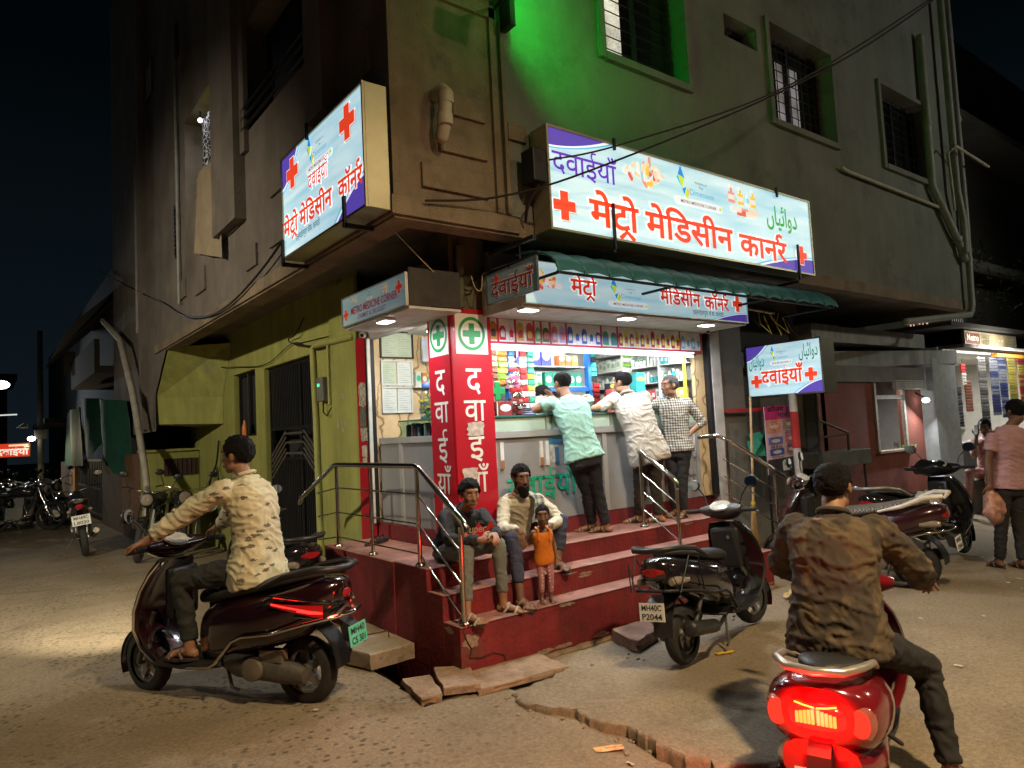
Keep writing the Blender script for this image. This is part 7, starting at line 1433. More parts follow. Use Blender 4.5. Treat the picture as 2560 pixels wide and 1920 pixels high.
# litter and slippers
sl = thing('slippers', 'pair of dark slippers left on the landing by the side opening', 'slippers', (2.78, 5.66, .642))
for k, (x, y, a) in enumerate(((2.72, 5.62, .4), (2.84, 5.70, .7))):
    q = MB(); c = V((x, y, .646)); d = V((cos(a), sin(a), 0)); la = V((-d.y, d.x, 0)); ring = [c+d*.11*cos(b)+la*.04*sin(b) for b in [2*pi*i/18 for i in range(18)]]; q.loft([ring, [p+Z_*.018 for p in ring]]); o = q.build('sole', mat('sandal_sole', (.03, .022, .018), .7), sl)
    q = MB(); q.tube([c+la*.04+Z_*.015, c+d*.03+Z_*.06, c-la*.04+Z_*.015], .012, 6); q.build('strap', black_iron, o, smooth=True)
def litter(label, x, y, w_, h, a, m_, name='wrapper', cat='litter', z=None, group=None, crumple=.006):
    q = MB(); z0 = (ground_z(x, y) if z is None else z)+.004; n_ = 5; g_ = []
    for j in range(n_+1):
        for i in range(n_+1):
            u, v = (i/n_-.5)*w_, (j/n_-.5)*h; g_.append((x+u*cos(a)-v*sin(a), y+u*sin(a)+v*cos(a), z0+crumple*(1+noise.noise(V((x*9+i*.9, y*9+j*.9, 0))))))
    q.add(g_, [(j*(n_+1)+i, j*(n_+1)+i+1, (j+1)*(n_+1)+i+1, (j+1)*(n_+1)+i) for j in range(n_) for i in range(n_)]); return tag(q.build(name, m_, smooth=30), label, cat, group)
litter('orange and gold snack wrapper on the near road', 2.49, 2.61, .15, .055, -.5, mat('wrap_orange', (.60, .30, .06), .4, var=.6, scale=40))
litter('small yellow wrapper beside the parked scooter wheel', 4.05, 3.05, .14, .04, -.3, mat('wrap_yellow', (.55, .36, .03), .4))
litter('scrap of printed newspaper on the road in front of the parked scooter', 3.72, 2.87, .17, .12, -.75, mat('newsprint', (.46, .42, .34), .8, var=.5, scale=45), 'newspaper', 'newspaper')
litter('yellow and white packet heap by the right end of the steps', 5.75, 3.55, .3, .12, .3, mat('wrap_cream', (.5, .36, .16), .5, var=.6, scale=25), crumple=.03)
litter('yellow scrap lying on the second step at its right end', 5.7, 4.15, .16, .05, .0, MATS['wrap_yellow'], z=.492)
ptm = mat('paper_scrap', (.5, .46, .38), .8, var=.3, scale=40); R_ = random.Random(12)
for k in range(26):
    x, y = R_.uniform(.6, 9.0), R_.uniform(1.6, 12)
    if x > 2.3 and 3.4 < y: y = R_.uniform(1.9, 3.3)
    if inside(x, y, PIT): continue
    litter('tiny pale paper scrap lying on the road', x, y, R_.uniform(.02, .05), R_.uniform(.015, .04), R_.uniform(0, 3), ptm, 'paper_scrap', 'litter', group='paper scraps on the road')
stm = mat('rubble', (.26, .205, .14), .95, bump=.5)
for k in range(40):
    y = R_.uniform(2.2, 3.5) if k < 26 else R_.uniform(3.3, 3.6); x = (crack_x(y) if y < 3.45 else 2.7)+R_.gauss(-.03, .05) if k < 26 else R_.uniform(2.5, 5.2); r = R_.uniform(.004, .013)
    q = MB(); q.sphere((x, y, ground_z(x, y)+r*.4), (r*1.3, r, r*.8), 7, 5); q.v = [p+V((noise.noise(p*60), noise.noise(p*60+X_), 0))*r*.5 for p in q.v]; tag(q.build('pebble', stm), 'small chip of broken concrete by the cracked edge', 'stone', 'concrete chips by the cracked edge')

# ================================================================ right of the shop
gw = mat('grey_wall', (.15, .145, .135), .9, var=.25, scale=2, bump=.3, bscale=40, stain=((.10, .085, .07), 1.6, .55)); rdw = mat('oxide_wall', (.17, .045, .028), .9, var=.25, scale=3, bump=.3, stain=((.11, .05, .035), 1.4, .6))
rb = thing('side_wing', 'low grey wing with concrete canopies right of the chemist', 'building', (9, 5.2, 0))
q = MB(); q.box(6.42, 7.04, 4.78, 4.9, -.1, 3.05); q.box(7.35, 9.1, 5.25, 5.35, -.1, 3.2); q.box(9.1, 9.2, 5.0, 5.3, -.1, 2.3); q.build('wall', gw, rb)
q = MB(); facade(q, lambda u, v, d: V((u, 5.0+d, v)), 9.0, 12.2, -.1, 2.25, [(10.57, 11.62, .98, 2.05)], .12); q.box(9.0, 12.3, 6.4, 6.45, 0, 2.3); q.build('oxide_wall', rdw, rb)
q = MB(); q.box(9.03, 12.3, 4.96, 4.998, 2.02, 2.25); q.build('lintel', gw, rb)
q = MB(); q.add([(7.2, 5.07, 2.19), (13.3, 4.82, 2.33), (13.3, 6.4, 2.33), (7.2, 6.4, 2.19), (7.2, 5.07, 2.38), (13.3, 4.82, 2.56), (13.3, 6.4, 2.56), (7.2, 6.4, 2.38)], [(0, 1, 5, 4), (1, 2, 6, 5), (3, 0, 4, 7), (0, 3, 2, 1), (4, 5, 6, 7)]); q.build('canopy', mat('canopy_paint', (.27, .275, .27), .8, var=.2, scale=3, stain=((.16, .16, .155), 2, .56), streak=.3), rb)
q = MB(); q.box(9.62, 12.4, 4.95, 6, 2.575, 2.80); q.box(8.9, 9.61, 4.94, 6, 2.57, 2.81); q.build('upper_canopy', MATS['canopy_paint'], rb)
q = MB(); q.box(6.8, 8.6, 5.1, 5.24, 2.4, 2.95); q.build('dark_opening', dark_in, rb)
q = MB(); q.box(11.25, 12.3, 4.97, 5.0, 1.9, 2.05)
for k in range(5): q.tube([(11.25, 4.965, 1.92+.03*k), (12.3, 4.965, 1.92+.03*k)], .013, 6)
q.build('rolling_shutter', mat('shutter_pale', (.42, .42, .38), .5, .3), rb)
q = MB(); q.box(10.54, 11.66, 4.94, 5.12, .955, .985); q.build('serving_ledge', mat('ledge_wood', (.30, .24, .17), .7), rb)
q = MB()
for a in ((10.57, 10.63, .985, 2.0), (11.5, 11.56, .985, 2.0), (10.63, 11.5, 1.76, 1.82)): q.box(a[0], a[1], 4.97, 5.02, a[2], a[3])
q.build('hatch_frame', mat('frame_worn', (.36, .33, .28), .7, var=.4, scale=20), rb)
kl = thing('kiosk_lamp', 'bright white bulb at the serving hatch of the oxide red wall', 'light', (12.0, 4.85, 1.76))
q = MB(); q.sphere((12.0, 4.85, 1.72), (.075, .05, .04)); q.build('bulb', mat('kiosk_glow', (1, 1, 1), emit=(.9, .97, 1), es=14, var=0), kl, smooth=True)
q = MB(); q.tube([(12.0, 4.86, 1.76), (12.0, 5.0, 1.85)], .015, 6); q.build('holder', black_iron, kl); area('bulb_light', kl, (12.0, 4.78, 1.68), (-.3, -.5, -.6), (.1, .06), (.95, .98, 1), 34)
area('hatch_light', kl, (11.3, 5.7, 2.1), (0, -.4, -1), (.4, .1), (1, .97, .9), 22)
person('hatch keeper with only hands and forearms showing inside the serving hatch', dict(head=(10.35, 5.62, 1.75), neck=(10.35, 5.66, 1.58), shL=(10.4, 5.5, 1.5), shR=(10.3, 5.84, 1.5), elL=(10.5, 5.4, 1.25), elR=(10.5, 5.75, 1.2), wrL=(10.78, 5.28, 1.15), wrR=(10.75, 5.35, 1.05), pel=(10.3, 5.68, .95), knL=(10.3, 5.6, .5), knR=(10.3, 5.76, .5), anL=(10.3, 5.6, .07), anR=(10.3, 5.76, .07), hiplat=(-.2, .95, 0)), .95, SK_L, face=(.9, -.3, -.3), shirt=cloth('grey_tee', (.2, .2, .2)), sleeve=.6, trousers=charc, seed=40, collar=False)
gl = MB(); gl.lathe([(.03, .99), (.036, 1.09), (.032, 1.09), (.028, 1.0)], Matrix.Translation((11.25, 5.03, 0)), 14); tag(gl.build('drinking_glass', bpy.data.materials['jar_plastic'], smooth=True), 'small clear drinking glass on the hatch ledge', 'glass')
hb_ = MB(); R_ = random.Random(9)
for k in range(160):
    p = V((11.62+R_.gauss(0, .10), 5.02+R_.gauss(0, .03), .995+abs(R_.gauss(0, .018)))); a = V((R_.uniform(-1, 1), R_.uniform(-1, 1), R_.uniform(-.3, .6))).normalized()*.02; b = a.orthogonal().normalized()*.010; hb_.poly([p-a, p+b, p+a, p-b])
tag(hb_.build('herbs', mat('herb_green', (.14, .30, .05), .7, var=.4, scale=60)), 'heap of green herbs on the hatch ledge', 'herbs', None, 'stuff')
# poster on a frame, broom, cloth, red bar, bench
po = thing('poster', 'pink tooth powder poster with teeth pictures standing beside the steps', 'poster', (7.5, 4.62, .9)); PO = lambda u, v, l=0: V((7.16+u*.69, 4.62+.0*u-l, .91+v*.78+.02*u))
def prect(n_, u0, u1, v0, v1, m_, l): q = MB(); q.poly([PO(u0, v0, l), PO(u1, v0, l), PO(u1, v1, l), PO(u0, v1, l)]); return q.build(n_, m_, po)
q = MB(); q.prism([PO(0, 0), PO(1, 0), PO(1, 1), PO(0, 1)], (0, .012, 0)); q.build('sheet', mat('poster_pale', (.62, .42, .48), .6, var=.1), po)
prect('title_band', .0, 1, .80, 1, mat('poster_magenta', (.55, .03, .20), .6), .002); prect('dark_band', 0, 1, .0, .22, mat('poster_black', (.03, .03, .035), .6), .002)
for n_, (u0, u1, v0, v1, c) in enumerate(((.03, .46, .60, .79, (.62, .28, .22)), (.52, .97, .64, .79, (.38, .24, .18)), (.06, .48, .43, .54, (.10, .14, .5)), (.56, .97, .44, .56, (.6, .15, .18)), (.08, .50, .27, .37, (.03, .08, .42)), (.58, .97, .28, .39, (.35, .14, .12)))):
    prect('picture', u0, u1, v0, v1, mat('tooth_pic_%d' % n_, c, .5, var=.5, scale=30), .002); q = MB(); q.poly([PO((u0+u1)/2+.13*cos(a), (v0+v1)/2+.028*sin(a), .004) for a in [2*pi*i/16 for i in range(16)]]); q.build('teeth', mat('teeth_white', (.65, .62, .58), .5, var=.1), po)
dk = mat('poster_ink', (.02, .02, .05), .6)
for tx, u, v, h, w_ in (('डॉलर टुथ', .5, .915, .075, .60), ('पावडर', .63, .825, .075, .36)):
    q = MB(); q.text(tx, PO(u, v, .003), X_, Z_, h, .02, w_, 'C', .002); q.build('lettering', dk, po)
for u, v in ((.74, .60), (.72, .57), (.27, .40), (.27, .375), (.77, .41), (.77, .385), (.29, .235), (.78, .25)):
    q = MB(); q.text('दात में दर्द'.replace('र्द', 'द'), PO(u, v, .004), X_, Z_, .025, .012, .24, 'C', .002); q.build('small_lettering', dk, po)
q = MB(); q.poly([PO(u, v, .004) for u, v in ((.44, .03), (.66, .03), (.68, .06), (.68, .16), (.63, .19), (.47, .19), (.42, .16), (.42, .06))]); q.build('picture', mat('tub_white', (.62, .62, .60), .5), po); q = MB(); q.text('Dollar', PO(.55, .11, .006), X_, Z_, .04, .012, .13, 'C', .001); q.build('lettering', mat('tub_green', (.02, .25, .2), .5), po)
q = MB(); q.tube([(7.2, 4.65, -.1), (7.2, 4.65, 1.7)], .015, 6); q.build('stake', black_iron, po)
br = thing('broom', 'long bamboo handled broom leaning beside the right handrail', 'broom', (6.32, 4.3, .2))
q = MB(); q.tube([(6.46, 4.32, 1.80), (6.36, 4.30, .87), (6.34, 4.30, .62)], .013, 8); q.build('handle', mat('bamboo', (.36, .24, .12), .6, var=.3, scale=20), br, smooth=True)
q = MB(); R_ = random.Random(2)
for k in range(40): a = R_.uniform(0, 6.28); q.tube([(6.34+.015*cos(a), 4.30+.015*sin(a), .66), (6.32+.06*cos(a), 4.30+.05*sin(a), .12+R_.uniform(0, .06))], .003, 4)
q.build('bristles', mat('straw', (.33, .21, .08), .8), br); q = MB(); q.tube([(6.342, 4.30, .60), (6.34, 4.30, .66)], .026, 10); q.tube([(6.344, 4.30, .68), (6.346, 4.30, .71)], .022, 10); q.build('binding', mat('wrap_yellow', (.55, .36, .03)), br)
q = MB(); q.box(6.30, 7.35, 4.70, 4.74, 1.645, 1.685); tag(q.build('barrier_bar', mat('bar_red', (.42, .02, .03), .5)), 'red painted bar fixed across beside the shop front', 'bar')
q = MB(); rr_ = [[(6.95+.4*i/8+.04*sin(j), 4.70+.06*sin(i*1.3+j), 1.42-.28*j/5-.05*abs(i-4)/4) for i in range(9)] for j in range(6)]; q.loft(rr_, caps=False, closed=False); tag(q.build('folded_cloth', mat('green_cloth', (.02, .20, .14), .9), smooth=True), 'folded green cloth hanging behind the pink poster', 'cloth')
bn = thing('work_table', 'rusty steel work table with a tin top and pipe frame behind the post', 'table', (9.1, 4.85, 0)); rst = mat('rusty_steel', (.10, .075, .06), .7, .4, var=.4, scale=12)
q = MB(); q.box(8.5, 9.75, 4.7, 5.15, .88, 1.08); q.build('top', mat('tin_dark', (.13, .13, .12), .6, .4, var=.3), bn, bevel=.006)
for x, y in ((8.56, 4.75), (9.65, 4.75), (8.56, 5.1), (9.65, 5.1)): q = MB(); q.tube([(x, y, -.05), (x, y, .88)], .02, 8); q.build('leg', rst, bn)
q = MB(); q.tube([(8.5, 4.72, 1.08), (8.5, 4.72, 2.1)], .022, 8); q.tube([(8.5, 4.72, 1.5), (9.2, 4.72, 1.32), (9.2, 4.72, 1.08)], .018, 8); q.tube([(8.5, 4.72, 1.28), (9.2, 4.72, 1.30)], .015, 6); q.build('frame', rst, bn)
ln = thing('health_sticker', 'oval blue health sticker with a pink figure beside the white downpipe', 'sticker', (6.47, 4.76, 2.2)); q = MB(); q.poly([(6.47+.055*cos(a), 4.775, 2.215+.115*sin(a)) for a in [2*pi*i/20 for i in range(20)]]); q.build('sheet', mat('sticker_blue', (.04, .10, .32), .5), ln)
q = MB(); q.poly([(6.47+x*.04, 4.772, 2.24+z*.06) for x, z in ((-.6, -1), (.6, -1), (.7, 0), (.3, .4), (.3, .9), (-.3, .9), (-.3, .4), (-.7, 0))]); q.build('figure', mat('sticker_pink', (.6, .22, .28), .5), ln); q = MB(); q.poly([(6.425, 4.772, 2.12), (6.515, 4.772, 2.12), (6.515, 4.772, 2.165), (6.425, 4.772, 2.165)]); q.build('caption_band', mat('sticker_white', (.55, .6, .62), .5), ln)
# daily needs shop
dn = thing('grocery_shop', 'small bright grocery shop hung with sachets at the right edge', 'shop', (15, 5.2, 0))
q = MB(); q.box(12.35, 13.25, 4.85, 5.1, -.1, 2.40); q.build('pier', mat('pier_grey', (.26, .27, .27), .8, var=.2), dn)
q = MB(); q.box(13.2, 18.5, 7.0, 7.05, 0, 2.7); q.box(13.25, 13.3, 5.1, 7, 0, 2.65); q.box(18.4, 18.5, 5, 7, 0, 2.65); q.box(13.2, 18.5, 5.0, 7.0, 2.55, 2.6); q.build('room', wp, dn)
q = MB(); q.box(13.3, 18.4, 5.0, 5.4, 0, .95); q.build('counter', mat('counter_dark', (.06, .06, .06), .7), dn)
q = MB()
for z in (1.15, 1.45, 1.75): q.box(13.35, 18.3, 6.6, 6.99, z-.02, z)
q.build('shelf', shelf_m, dn)
q = MB(); q.box(13.3, 19, 4.7, 5.2, 2.60, 2.66); q.build('canopy', gw, dn)
area('shop_light', dn, (15.3, 5.9, 2.5), (0, -.15, -1), (2.4, .3), (1, .95, .82), 130)
R_ = random.Random(5)
for k in range(22): z = (1.15, 1.45, 1.75)[k % 3]; x = 13.5+.2*k; carton('pale grocery carton on the back shelves of the grocery shop', x, x+.15, 6.65, 6.8, z, z+R_.uniform(.12, .22), mat('stock_'+R_.choice(['pale', 'white', 'orange', 'red', 'yellow']), (.5, .5, .5)), group='cartons on the grocery shelves', name='grocery_carton')
hs = Sign('shop_sign', 'brown and yellow grocery sign reading Metro DAILY NEEDS', (13.85, 4.88, 2.68), X_, Z_, 2.55, .26, .04, .10, mat('sign_brown_pale', (.42, .34, .20), .6, var=.4, scale=3), frame=.01)
hs.es = .12  # lettering and printed art get a faint glow; the sign is not backlit
q = MB(); q.poly([hs.P(.06, .03, .002), hs.P(.72, .03, .002), hs.P(.72, .23, .002), hs.P(.06, .23, .002)]); q.build('panel', mat('sign_brown', (.14, .035, .02), .6), hs.t); hs.text('Metro', .39, .09, .17, (.75, .72, .65), .012, .52, 'C', ink_name='cream_ink'); hs.text('DAILY', .98, .145, .12, (.05, .05, .02), .02, .40, 'C', ink_name='black_ink'); hs.text('NEEDS', .98, .04, .12, (.05, .05, .02), .02, .40, 'C', ink_name='black_ink'); hs.pills(1.75, .13, .6, .16, 8, 10)
q = MB()
for k in range(3): q.poly([hs.P(2.1, .04+.06*k, .003), hs.P(2.5, .04+.06*k, .003), hs.P(2.5, .07+.06*k, .003), hs.P(2.1, .07+.06*k, .003)])
q.build('caption_bars', mat('sign_cream', (.55, .5, .35), .6), hs.t)
tb = thing('tube_light', 'white tube light under the grocery sign', 'light', (14.9, 4.70, 2.64)); q = MB(); q.box(13.9, 15.6, 4.70, 4.76, 2.615, 2.655); q.build('housing', wp, tb); q = MB(); q.tube([(13.95, 4.69, 2.63), (15.55, 4.69, 2.63)], .014, 8); q.build('tube', MATS['tube_glow'], tb); area('tube_glow_up', tb, (14.8, 4.55, 2.64), (0, .8, .5), (1.6, .03), (1, .97, .9), 14); area('tube_glow_down', tb, (15.2, 4.55, 2.60), (0, .45, -1), (3.0, .05), (1, .97, .9), 45)
def big_sachets(label, x, z0, z1, w_, cols, seed): sachets(label, x, 4.95, z0, z1, w_, cols, seed)
BS = [('black sachets nearest the pier', 13.55, 1.25, 1.95, .26, [S_('coal', (.035, .035, .045)), S_('slate', (.10, .10, .12))]), ('red and white sachets high up at the pier', 13.85, 2.0, 2.35, .2, [S_('red', (.5, .03, .03)), S_('white', (.6, .6, .55))]), ('rust brown sachets over the counter', 14.0, 1.55, 2.05, .3, [S_('rust', (.25, .07, .04)), S_('brown', (.22, .1, .06))]), ('grey foil sachets in the middle', 14.72, 1.15, 2.5, .36, [S_('foil', (.16, .15, .14)), S_('foild', (.07, .07, .07))]), ('blue foil sachets', 15.3, 1.45, 2.5, .4, [S_('bluefoil', (.03, .04, .12)), S_('steel', (.15, .16, .2))]), ('second column of blue foil sachets', 15.75, 1.35, 2.5, .38, [S_('bluefoil', (.03, .04, .12)), S_('steel', (.15, .16, .2))]), ('gold and olive sachets at the frame edge', 16.25, 1.3, 2.5, .42, [S_('gold', (.28, .23, .05)), S_('olive', (.2, .18, .05))]), ('maroon sachets at the far edge', 16.8, 1.3, 2.5, .4, [S_('maroon', (.25, .03, .04)), S_('gold', (.28, .23, .05))])]
for k, (n_, x, z0, z1, w_, cols) in enumerate(BS): big_sachets('hanging column of '+n_+' of the grocery', x, z0, z1, w_, cols, 50+k)
carton('orange box on top of the hanging sachet rail', 15.4, 17.0, 4.9, 5.0, 2.51, 2.58, mat('box_bright_orange', (.7, .28, .02), .5, emit=(.7, .28, .02), es=.1))
bag = thing('plastic_bag', 'crumpled pink and white plastic bag in the walking man\'s hand', 'bag', (7.72, 2.62, .55)); q = MB(); q.sphere((7.71, 2.60, .60), (.13, .08, .15), 18, 12); q.v = [p+V((noise.noise(p*16), noise.noise(p*16+X_), noise.noise(p*16+Y_)))*.035 for p in q.v]; q.build('bag', mat('bag_pink', (.5, .26, .2), .4, var=.5, scale=14), bag, smooth=True); q = MB(); q.tube([(7.70, 2.60, .72), (7.72, 2.62, .80)], .008, 6); q.build('handle', mat('bag_pink', (.5, .26, .2)), bag)
bg2 = MB(); bg2.sphere((7.28, 3.02, .66), (.16, .10, .12), 18, 12); bg2.v = [p+V((noise.noise(p*18), noise.noise(p*18+X_), noise.noise(p*18+Y_)))*.04 for p in bg2.v]; tag(bg2.build('plastic_bag', mat('bag_clear', (.42, .40, .32), .3, var=.5, scale=14), smooth=True), 'crumpled pale plastic bag hung at the tail of the maroon parked scooter', 'bag')
Mb = wmat(scY) @ Matrix.Scale(.93, 4); q = MB(); q.sphere((.40, .10, 1.0), (.11, .27, .09), 18, 12); q.v = [Mb @ (p+V((noise.noise(p*12), noise.noise(p*12+X_), noise.noise(p*12+Y_)))*.04) for p in q.v]; tag(q.build('black_bag', mat('bag_black', (.012, .012, .012), .25), smooth=True), 'black plastic bag wrapped over the handlebar of the yellow scooter', 'bag')
# phone
q = MB(); q.box(-.035, .035, -.005, .005, -.075, .075, Matrix.Translation((11.53, 4.02, 1.24)) @ Matrix.Rotation(.4, 4, 'Y') @ Matrix.Rotation(1.2, 4, 'Z')); tag(q.build('phone', plastic, bevel=.004), 'black phone held to the face of the sitting man', 'phone')
q = MB(); q.box(11.7, 12.2, 3.75, 4.3, .0, .50); tag(q.build('stool_block', mat('block_dark', (.08, .07, .06), .9), bevel=.02), 'dark block the man with the phone sits on', 'seat')
# dark houses beyond on the right
fb = thing('far_building', 'dark house with balconies and hanging plants beyond the right side', 'building', (20, 9, 0)); dkw = mat('far_wall', (.07, .065, .055), .95, var=.3, scale=.8)
q = MB(); facade(q, lambda u, v, d: V((u, 5.9+d, v)), 12.4, 34, 2.7, 10, [(14.2, 15.4, 3.10, 3.65), (16.2, 17.2, 3.15, 3.6), (15, 17, 5, 6.6)], .2); q.build('wall', dkw, fb)
q = MB(); q.box(12.4, 34, 5.2, 5.9, 4.35, 4.5); q.box(12.4, 34, 5.0, 5.9, 7.2, 7.35); q.box(13.0, 34, 4.75, 5.9, 2.97, 3.04); q.build('balcony_slab', dkw, fb)
q = MB(); q.poly([(14.2, 6.05, 3.10), (15.4, 6.05, 3.10), (15.4, 6.05, 3.65), (14.2, 6.05, 3.65)]); o = q.build('window', mat('lit_pink_window', (.4, .3, .25), emit=(1, .52, .36), es=.75, var=0), fb)
q = MB()
for k in range(6): q.tube([(14.3+.2*k, 5.98, 3.1), (14.3+.2*k, 5.98, 3.65)], .014, 5)
q.tube([(14.8+.24*cos(a), 5.97, 3.38+.24*sin(a)) for a in [2*pi*i/16 for i in range(17)]], .014, 5); q.tube([(14.8+.14*cos(a), 5.97, 3.38+.14*sin(a)) for a in [2*pi*i/16 for i in range(17)]], .014, 5); q.build('grille', black_iron, o)
q = MB(); q.poly([(16.2, 6.05, 3.15), (17.2, 6.05, 3.15), (17.2, 6.05, 3.6), (16.2, 6.05, 3.6)]); o2 = q.build('window', mat('lit_slit_grey', (.3, .3, .3), emit=(.5, .5, .48), es=.5, var=0), fb); q = MB()
for k in range(9): q.tube([(16.25+.11*k, 5.98, 3.15), (16.3+.11*k, 5.98, 3.6)], .014, 5)
q.build('grille', black_iron, o2)
R_ = random.Random(6); q = MB()
for k in range(420):
    x = R_.uniform(12.6, 22); z = 4.5+R_.uniform(-1.0, .35)*(1 if R_.random() < .7 else .3); p = V((x, 5.15+R_.uniform(-.15, .1), z)); a = V((R_.uniform(-1, 1), R_.uniform(-.4, .4), R_.uniform(-1, .2))).normalized()*R_.uniform(.05, .12); b = a.orthogonal().normalized()*.025; q.poly([p-a, p+b, p+a, p-b])
hp_ = q.build('hanging_plants', mat('dark_leaf', (.03, .045, .015), .7, var=.4)); tag(hp_, 'straggling plants hanging from the dark far balconies', 'plants', None, 'stuff')

# ================================================================ the dark left street
orw = mat('orange_wall', (.23, .115, .035), .9, var=.3, scale=2, bump=.3, stain=((.10, .06, .03), 1.2, .55)); drk = mat('night_wall', (.028, .025, .022), .95, var=.3, scale=.7)
yw2 = thing('yard_wall', 'ochre and brown yard wall with a black gate along the left street', 'wall', (2.3, 17, 0))
q = MB(); q.box(2.18, 2.35, 12.8, 15.2, -.1, 1.5); q.build('brown_wall', mat('brown_yard', (.15, .075, .035), .95, var=.3, scale=4, bump=.4), yw2)
q = MB(); q.box(2.2, 2.35, 15.2, 18.0, -.1, 1.46); q.build('dim_wall', mat('dim_yard', (.09, .06, .035), .95, var=.3, scale=3), yw2)
q = MB(); q.box(2.15, 2.5, 23.0, 27, -.1, 1.33); q.box(2.13, 2.15, 23.6, 25.8, .7, 1.05); q.build('ochre_wall', orw, yw2)
q = MB()
for k in range(16): q.box(2.22, 2.25, 18.1+.3*k, 18.2+.3*k, .05, 1.4)
for z in (.1, .7, 1.36): q.box(2.2, 2.26, 18.05, 22.9, z, z+.05)
q.build('gate', black_iron, yw2)
h1 = thing('left_house', 'dark two storey house with a balcony beyond the yard', 'building', (3, 22, 0))
q = MB(); q.box(2.7, 9, 16.5, 40, -.1, 6.2); q.build('wall', drk, h1)
q = MB(); q.box(1.9, 2.7, 16.5, 21, 3.2, 3.35); q.box(1.9, 2.0, 16.5, 21, 3.35, 3.9); q.add([(1.5, 17, 4.2), (1.5, 24, 4.0), (2.7, 24, 5.2), (2.7, 17, 5.4)], [(0, 1, 2, 3)]); q.box(1.7, 2.7, 27, 33, 2.6, 2.75); q.build('balcony', drk, h1)
h2 = thing('far_house', 'dark house closing the far end of the left street', 'building', (-2, 48, 0)); q = MB(); q.box(-9, 1.2, 44, 50, -.1, 5.5); q.build('wall', drk, h2); q = MB(); q.box(-9.4, 1.6, 43.5, 50, 5.5, 5.8); q.build('roof', drk, h2)
tp = MB(); rr_ = []
for j in range(10):
    t_ = j/9; rr_.append([(2.1+.12*sin(i*.9+j*.2), 14.0+ (i/14)*(6.3)*(1-.0*t_)+t_*(.0 if i > 7 else .4), 2.45+.5*(i/14)-t_*(.95+.45*abs(sin(i*.7+.6))*(1 if i < 12 else .3))) for i in range(15)])
tp.loft(rr_, caps=False, closed=False); tag(tp.build('tarpaulin', mat('tarp_green', (.012, .085, .06), .8, var=.25), smooth=True), 'big dark green tarpaulin draped over the yard on the left', 'tarpaulin')
tp = MB(); tp.loft([[(2.05+.08*sin(i*1.2+j*.3), 20.8+.35*i, 2.75-t_) for i in range(9)] for j, t_ in enumerate((0, .4, .8, 1.2, 1.5))], caps=False, closed=False); tag(tp.build('tarpaulin', MATS['tarp_green'], smooth=True), 'narrow green tarpaulin strip left of the big one', 'tarpaulin')
wc = MB(); wc.loft([[(1.75+.05*i, 21.1, 4.2-t_*(1 if i < 3 else .6)) for i in range(6)] for t_ in (0, .25, .5, .65)], caps=False, closed=False); tag(wc.build('hanging_cloth', mat('cloth_white', (.35, .34, .30), .9), smooth=True), 'white cloth hanging high over the left street', 'cloth')
up_ = thing('utility_pole', 'utility pole with a small box lamp behind the red banner', 'pole', (1.46, 24.4, 0))
q = MB(); q.tube([(1.46, 24.4, -.1), (1.44, 24.4, 5.2)], [.09, .07], 10); q.build('pole', mat('pole_grey', (.13, .13, .12), .8), up_, smooth=True); q = MB(); q.box(1.3, 1.6, 24.2, 24.5, 2.05, 2.3); q.build('box', mat('box_grey', (.2, .2, .19), .6), up_)
q = MB(); q.sphere((1.22, 24.2, 2.06), (.10, .08, .07)); q.build('lamp', mat('pole_glow', (1, 1, 1), emit=(1, .88, .6), es=14, var=0), up_, smooth=True); q = MB(); q.loft([[(1.0+.14*cos(a), 24.2+.14*sin(a), 2.38) for a in [2*pi*i/12 for i in range(12)]], [(1.1+.04*cos(a), 24.2+.04*sin(a), 2.52) for a in [2*pi*i/12 for i in range(12)]]]); q.build('shade', mat('shade_cream', (.4, .36, .25)), up_)
area('lamp_light', up_, (1.2, 24.0, 2.0), (-.4, -.9, -.6), (.2, .1), (1, .85, .55), 40)
fb_ = thing('street_light', 'glaring white street light over the far left street', 'street lamp', (.5, 29.6, 0)); q = MB(); q.tube([(.5, 29.7, -.1), (.5, 29.7, 4.2)], .07, 8); q.tube([(.5, 29.7, 4.2), (-.6, 29.5, 4.0)], .03, 6); q.build('pole', MATS['pole_grey'], fb_, smooth=True)
q = MB(); q.sphere((.62, 29.5, 4.05), (.26, .2, .14)); q.build('lamp', mat('street_glow', (1, 1, 1), emit=(.8, .93, 1), es=22, var=0), fb_, smooth=True); area('lamp_light', fb_, (.6, 29.2, 3.9), (-.45, -.8, -.5), (.5, .2), (.82, .93, 1), 160)
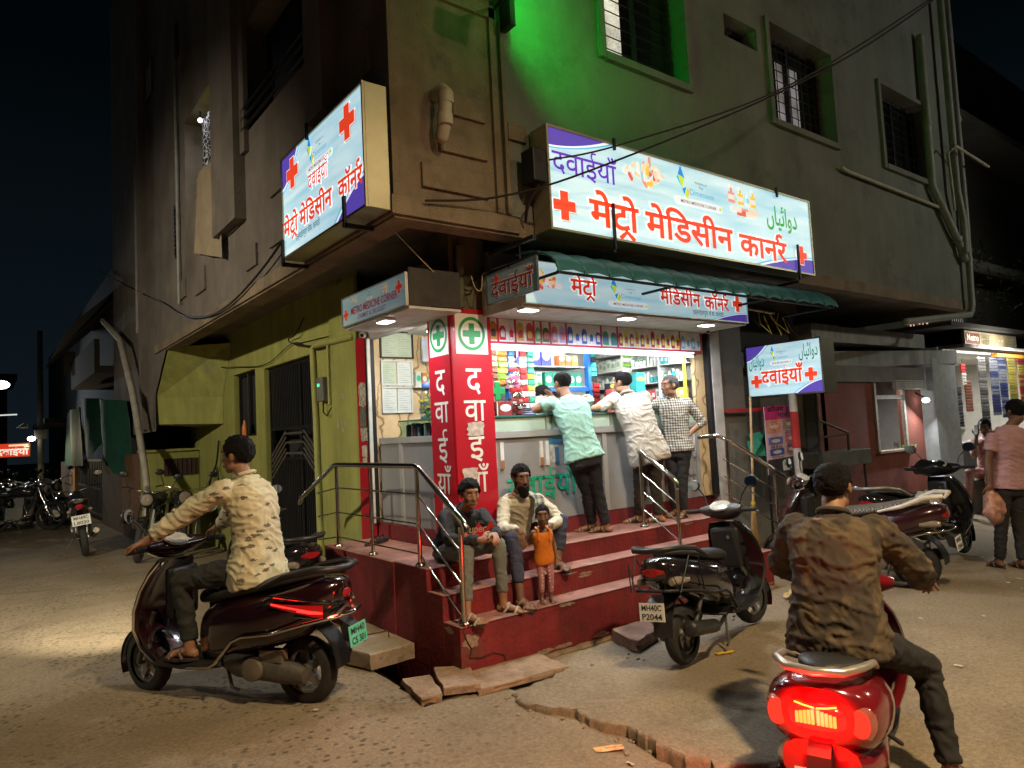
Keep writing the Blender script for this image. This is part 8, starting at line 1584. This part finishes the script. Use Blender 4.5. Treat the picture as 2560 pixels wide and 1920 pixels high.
bs = Sign('banner', 'red banner with white Hindi letters across the far left street', (.3, 24.9, 1.56), V((.9, -.42, 0)), Z_, 1.0, .40, .03, .85, mat('banner_red', (.6, .05, .02), .5, emit=(.75, .05, .02), es=.8, var=0), frame=.012, metal=(.6, .4, .2)); bs.text('दवाईयाँ', .98, .07, .26, (.9, .85, .7), .03, .85, 'R'); q = MB(); q.poly([bs.P(.45, .31, .003), bs.P(.95, .31, .003), bs.P(.95, .36, .003), bs.P(.45, .36, .003)]); q.build('caption_bars', ink('cream', (.9, .8, .5), .8), bs.t)
q = MB(); q.tube([(-.6, 25, 2.75), (.9, 24.6, 2.78)], .02, 6); tag(q.build('lamp_tube', mat('thin_glow', (.5, .5, .5), emit=(.8, .85, .8), es=.8, var=0)), 'thin pale rod above the red banner', 'rod')
# motorcycles parked along the left street
m0 = motorcycle('black motorcycle seen from behind with a white plate by the yard gate', (1.36, 13.2, 0), radians(86), plate_txt=('MH49C', 'L8030'))
def bike_copy(label, loc, rz, steer=0):
    c = copy_tree(m0); c.location = loc; c.rotation_euler = (-.12, 0, rz); c['label'] = label; c['group'] = 'motorcycles parked along the left street'
    for ch in [q_ for q_ in bpy.data.objects if q_.parent == c and q_.name.startswith('number_plate')]:
        for g_ in [q_ for q_ in bpy.data.objects if q_.parent == ch]: bpy.data.objects.remove(g_)
        bpy.data.objects.remove(ch)
    return c
m0['group'] = 'motorcycles parked along the left street'
bike_copy('dark motorcycle facing the camera beside the lime yard wall', (1.98, 11.7, 0), radians(252)); bike_copy('motorcycle right of the front one by the yard wall, half behind the rider', (2.35, 11.5, 0), radians(262))
bike_copy('nearest chrome glinting motorcycle of the row under the red banner', (.62, 18.0, 0), radians(-25)); bike_copy('second motorcycle of the row under the red banner', (.15, 19.2, 0), radians(-20)); bike_copy('motorcycle at the left frame edge under the red banner', (-.25, 18.6, 0), radians(-35)); bike_copy('furthest motorcycle of the row under the red banner', (.3, 21.0, 0), radians(-15))
for lb, p_, a_ in (('motorcycle close beside the nearest one under the red banner', (.9, 19.0, 0), -30), ('motorcycle deep in the row under the red banner beside the pole', (.85, 20.3, 0), -22), ('motorcycle half hidden behind the row under the red banner', (-.1, 22.4, 0), -18), ('motorcycle against the ochre yard wall beyond the gate', (1.5, 20.2, 0), 70)): bike_copy(lb, p_, radians(a_))
sc2 = scooter('dark scooter parked on the landing side behind the moving rider', (2.12, 6.45, 0), radians(95), black_p, lean=-.05, scale=.9, plate_txt=('MH40', 'AT 08'))
bpy.data.scenes.remove(TMP)
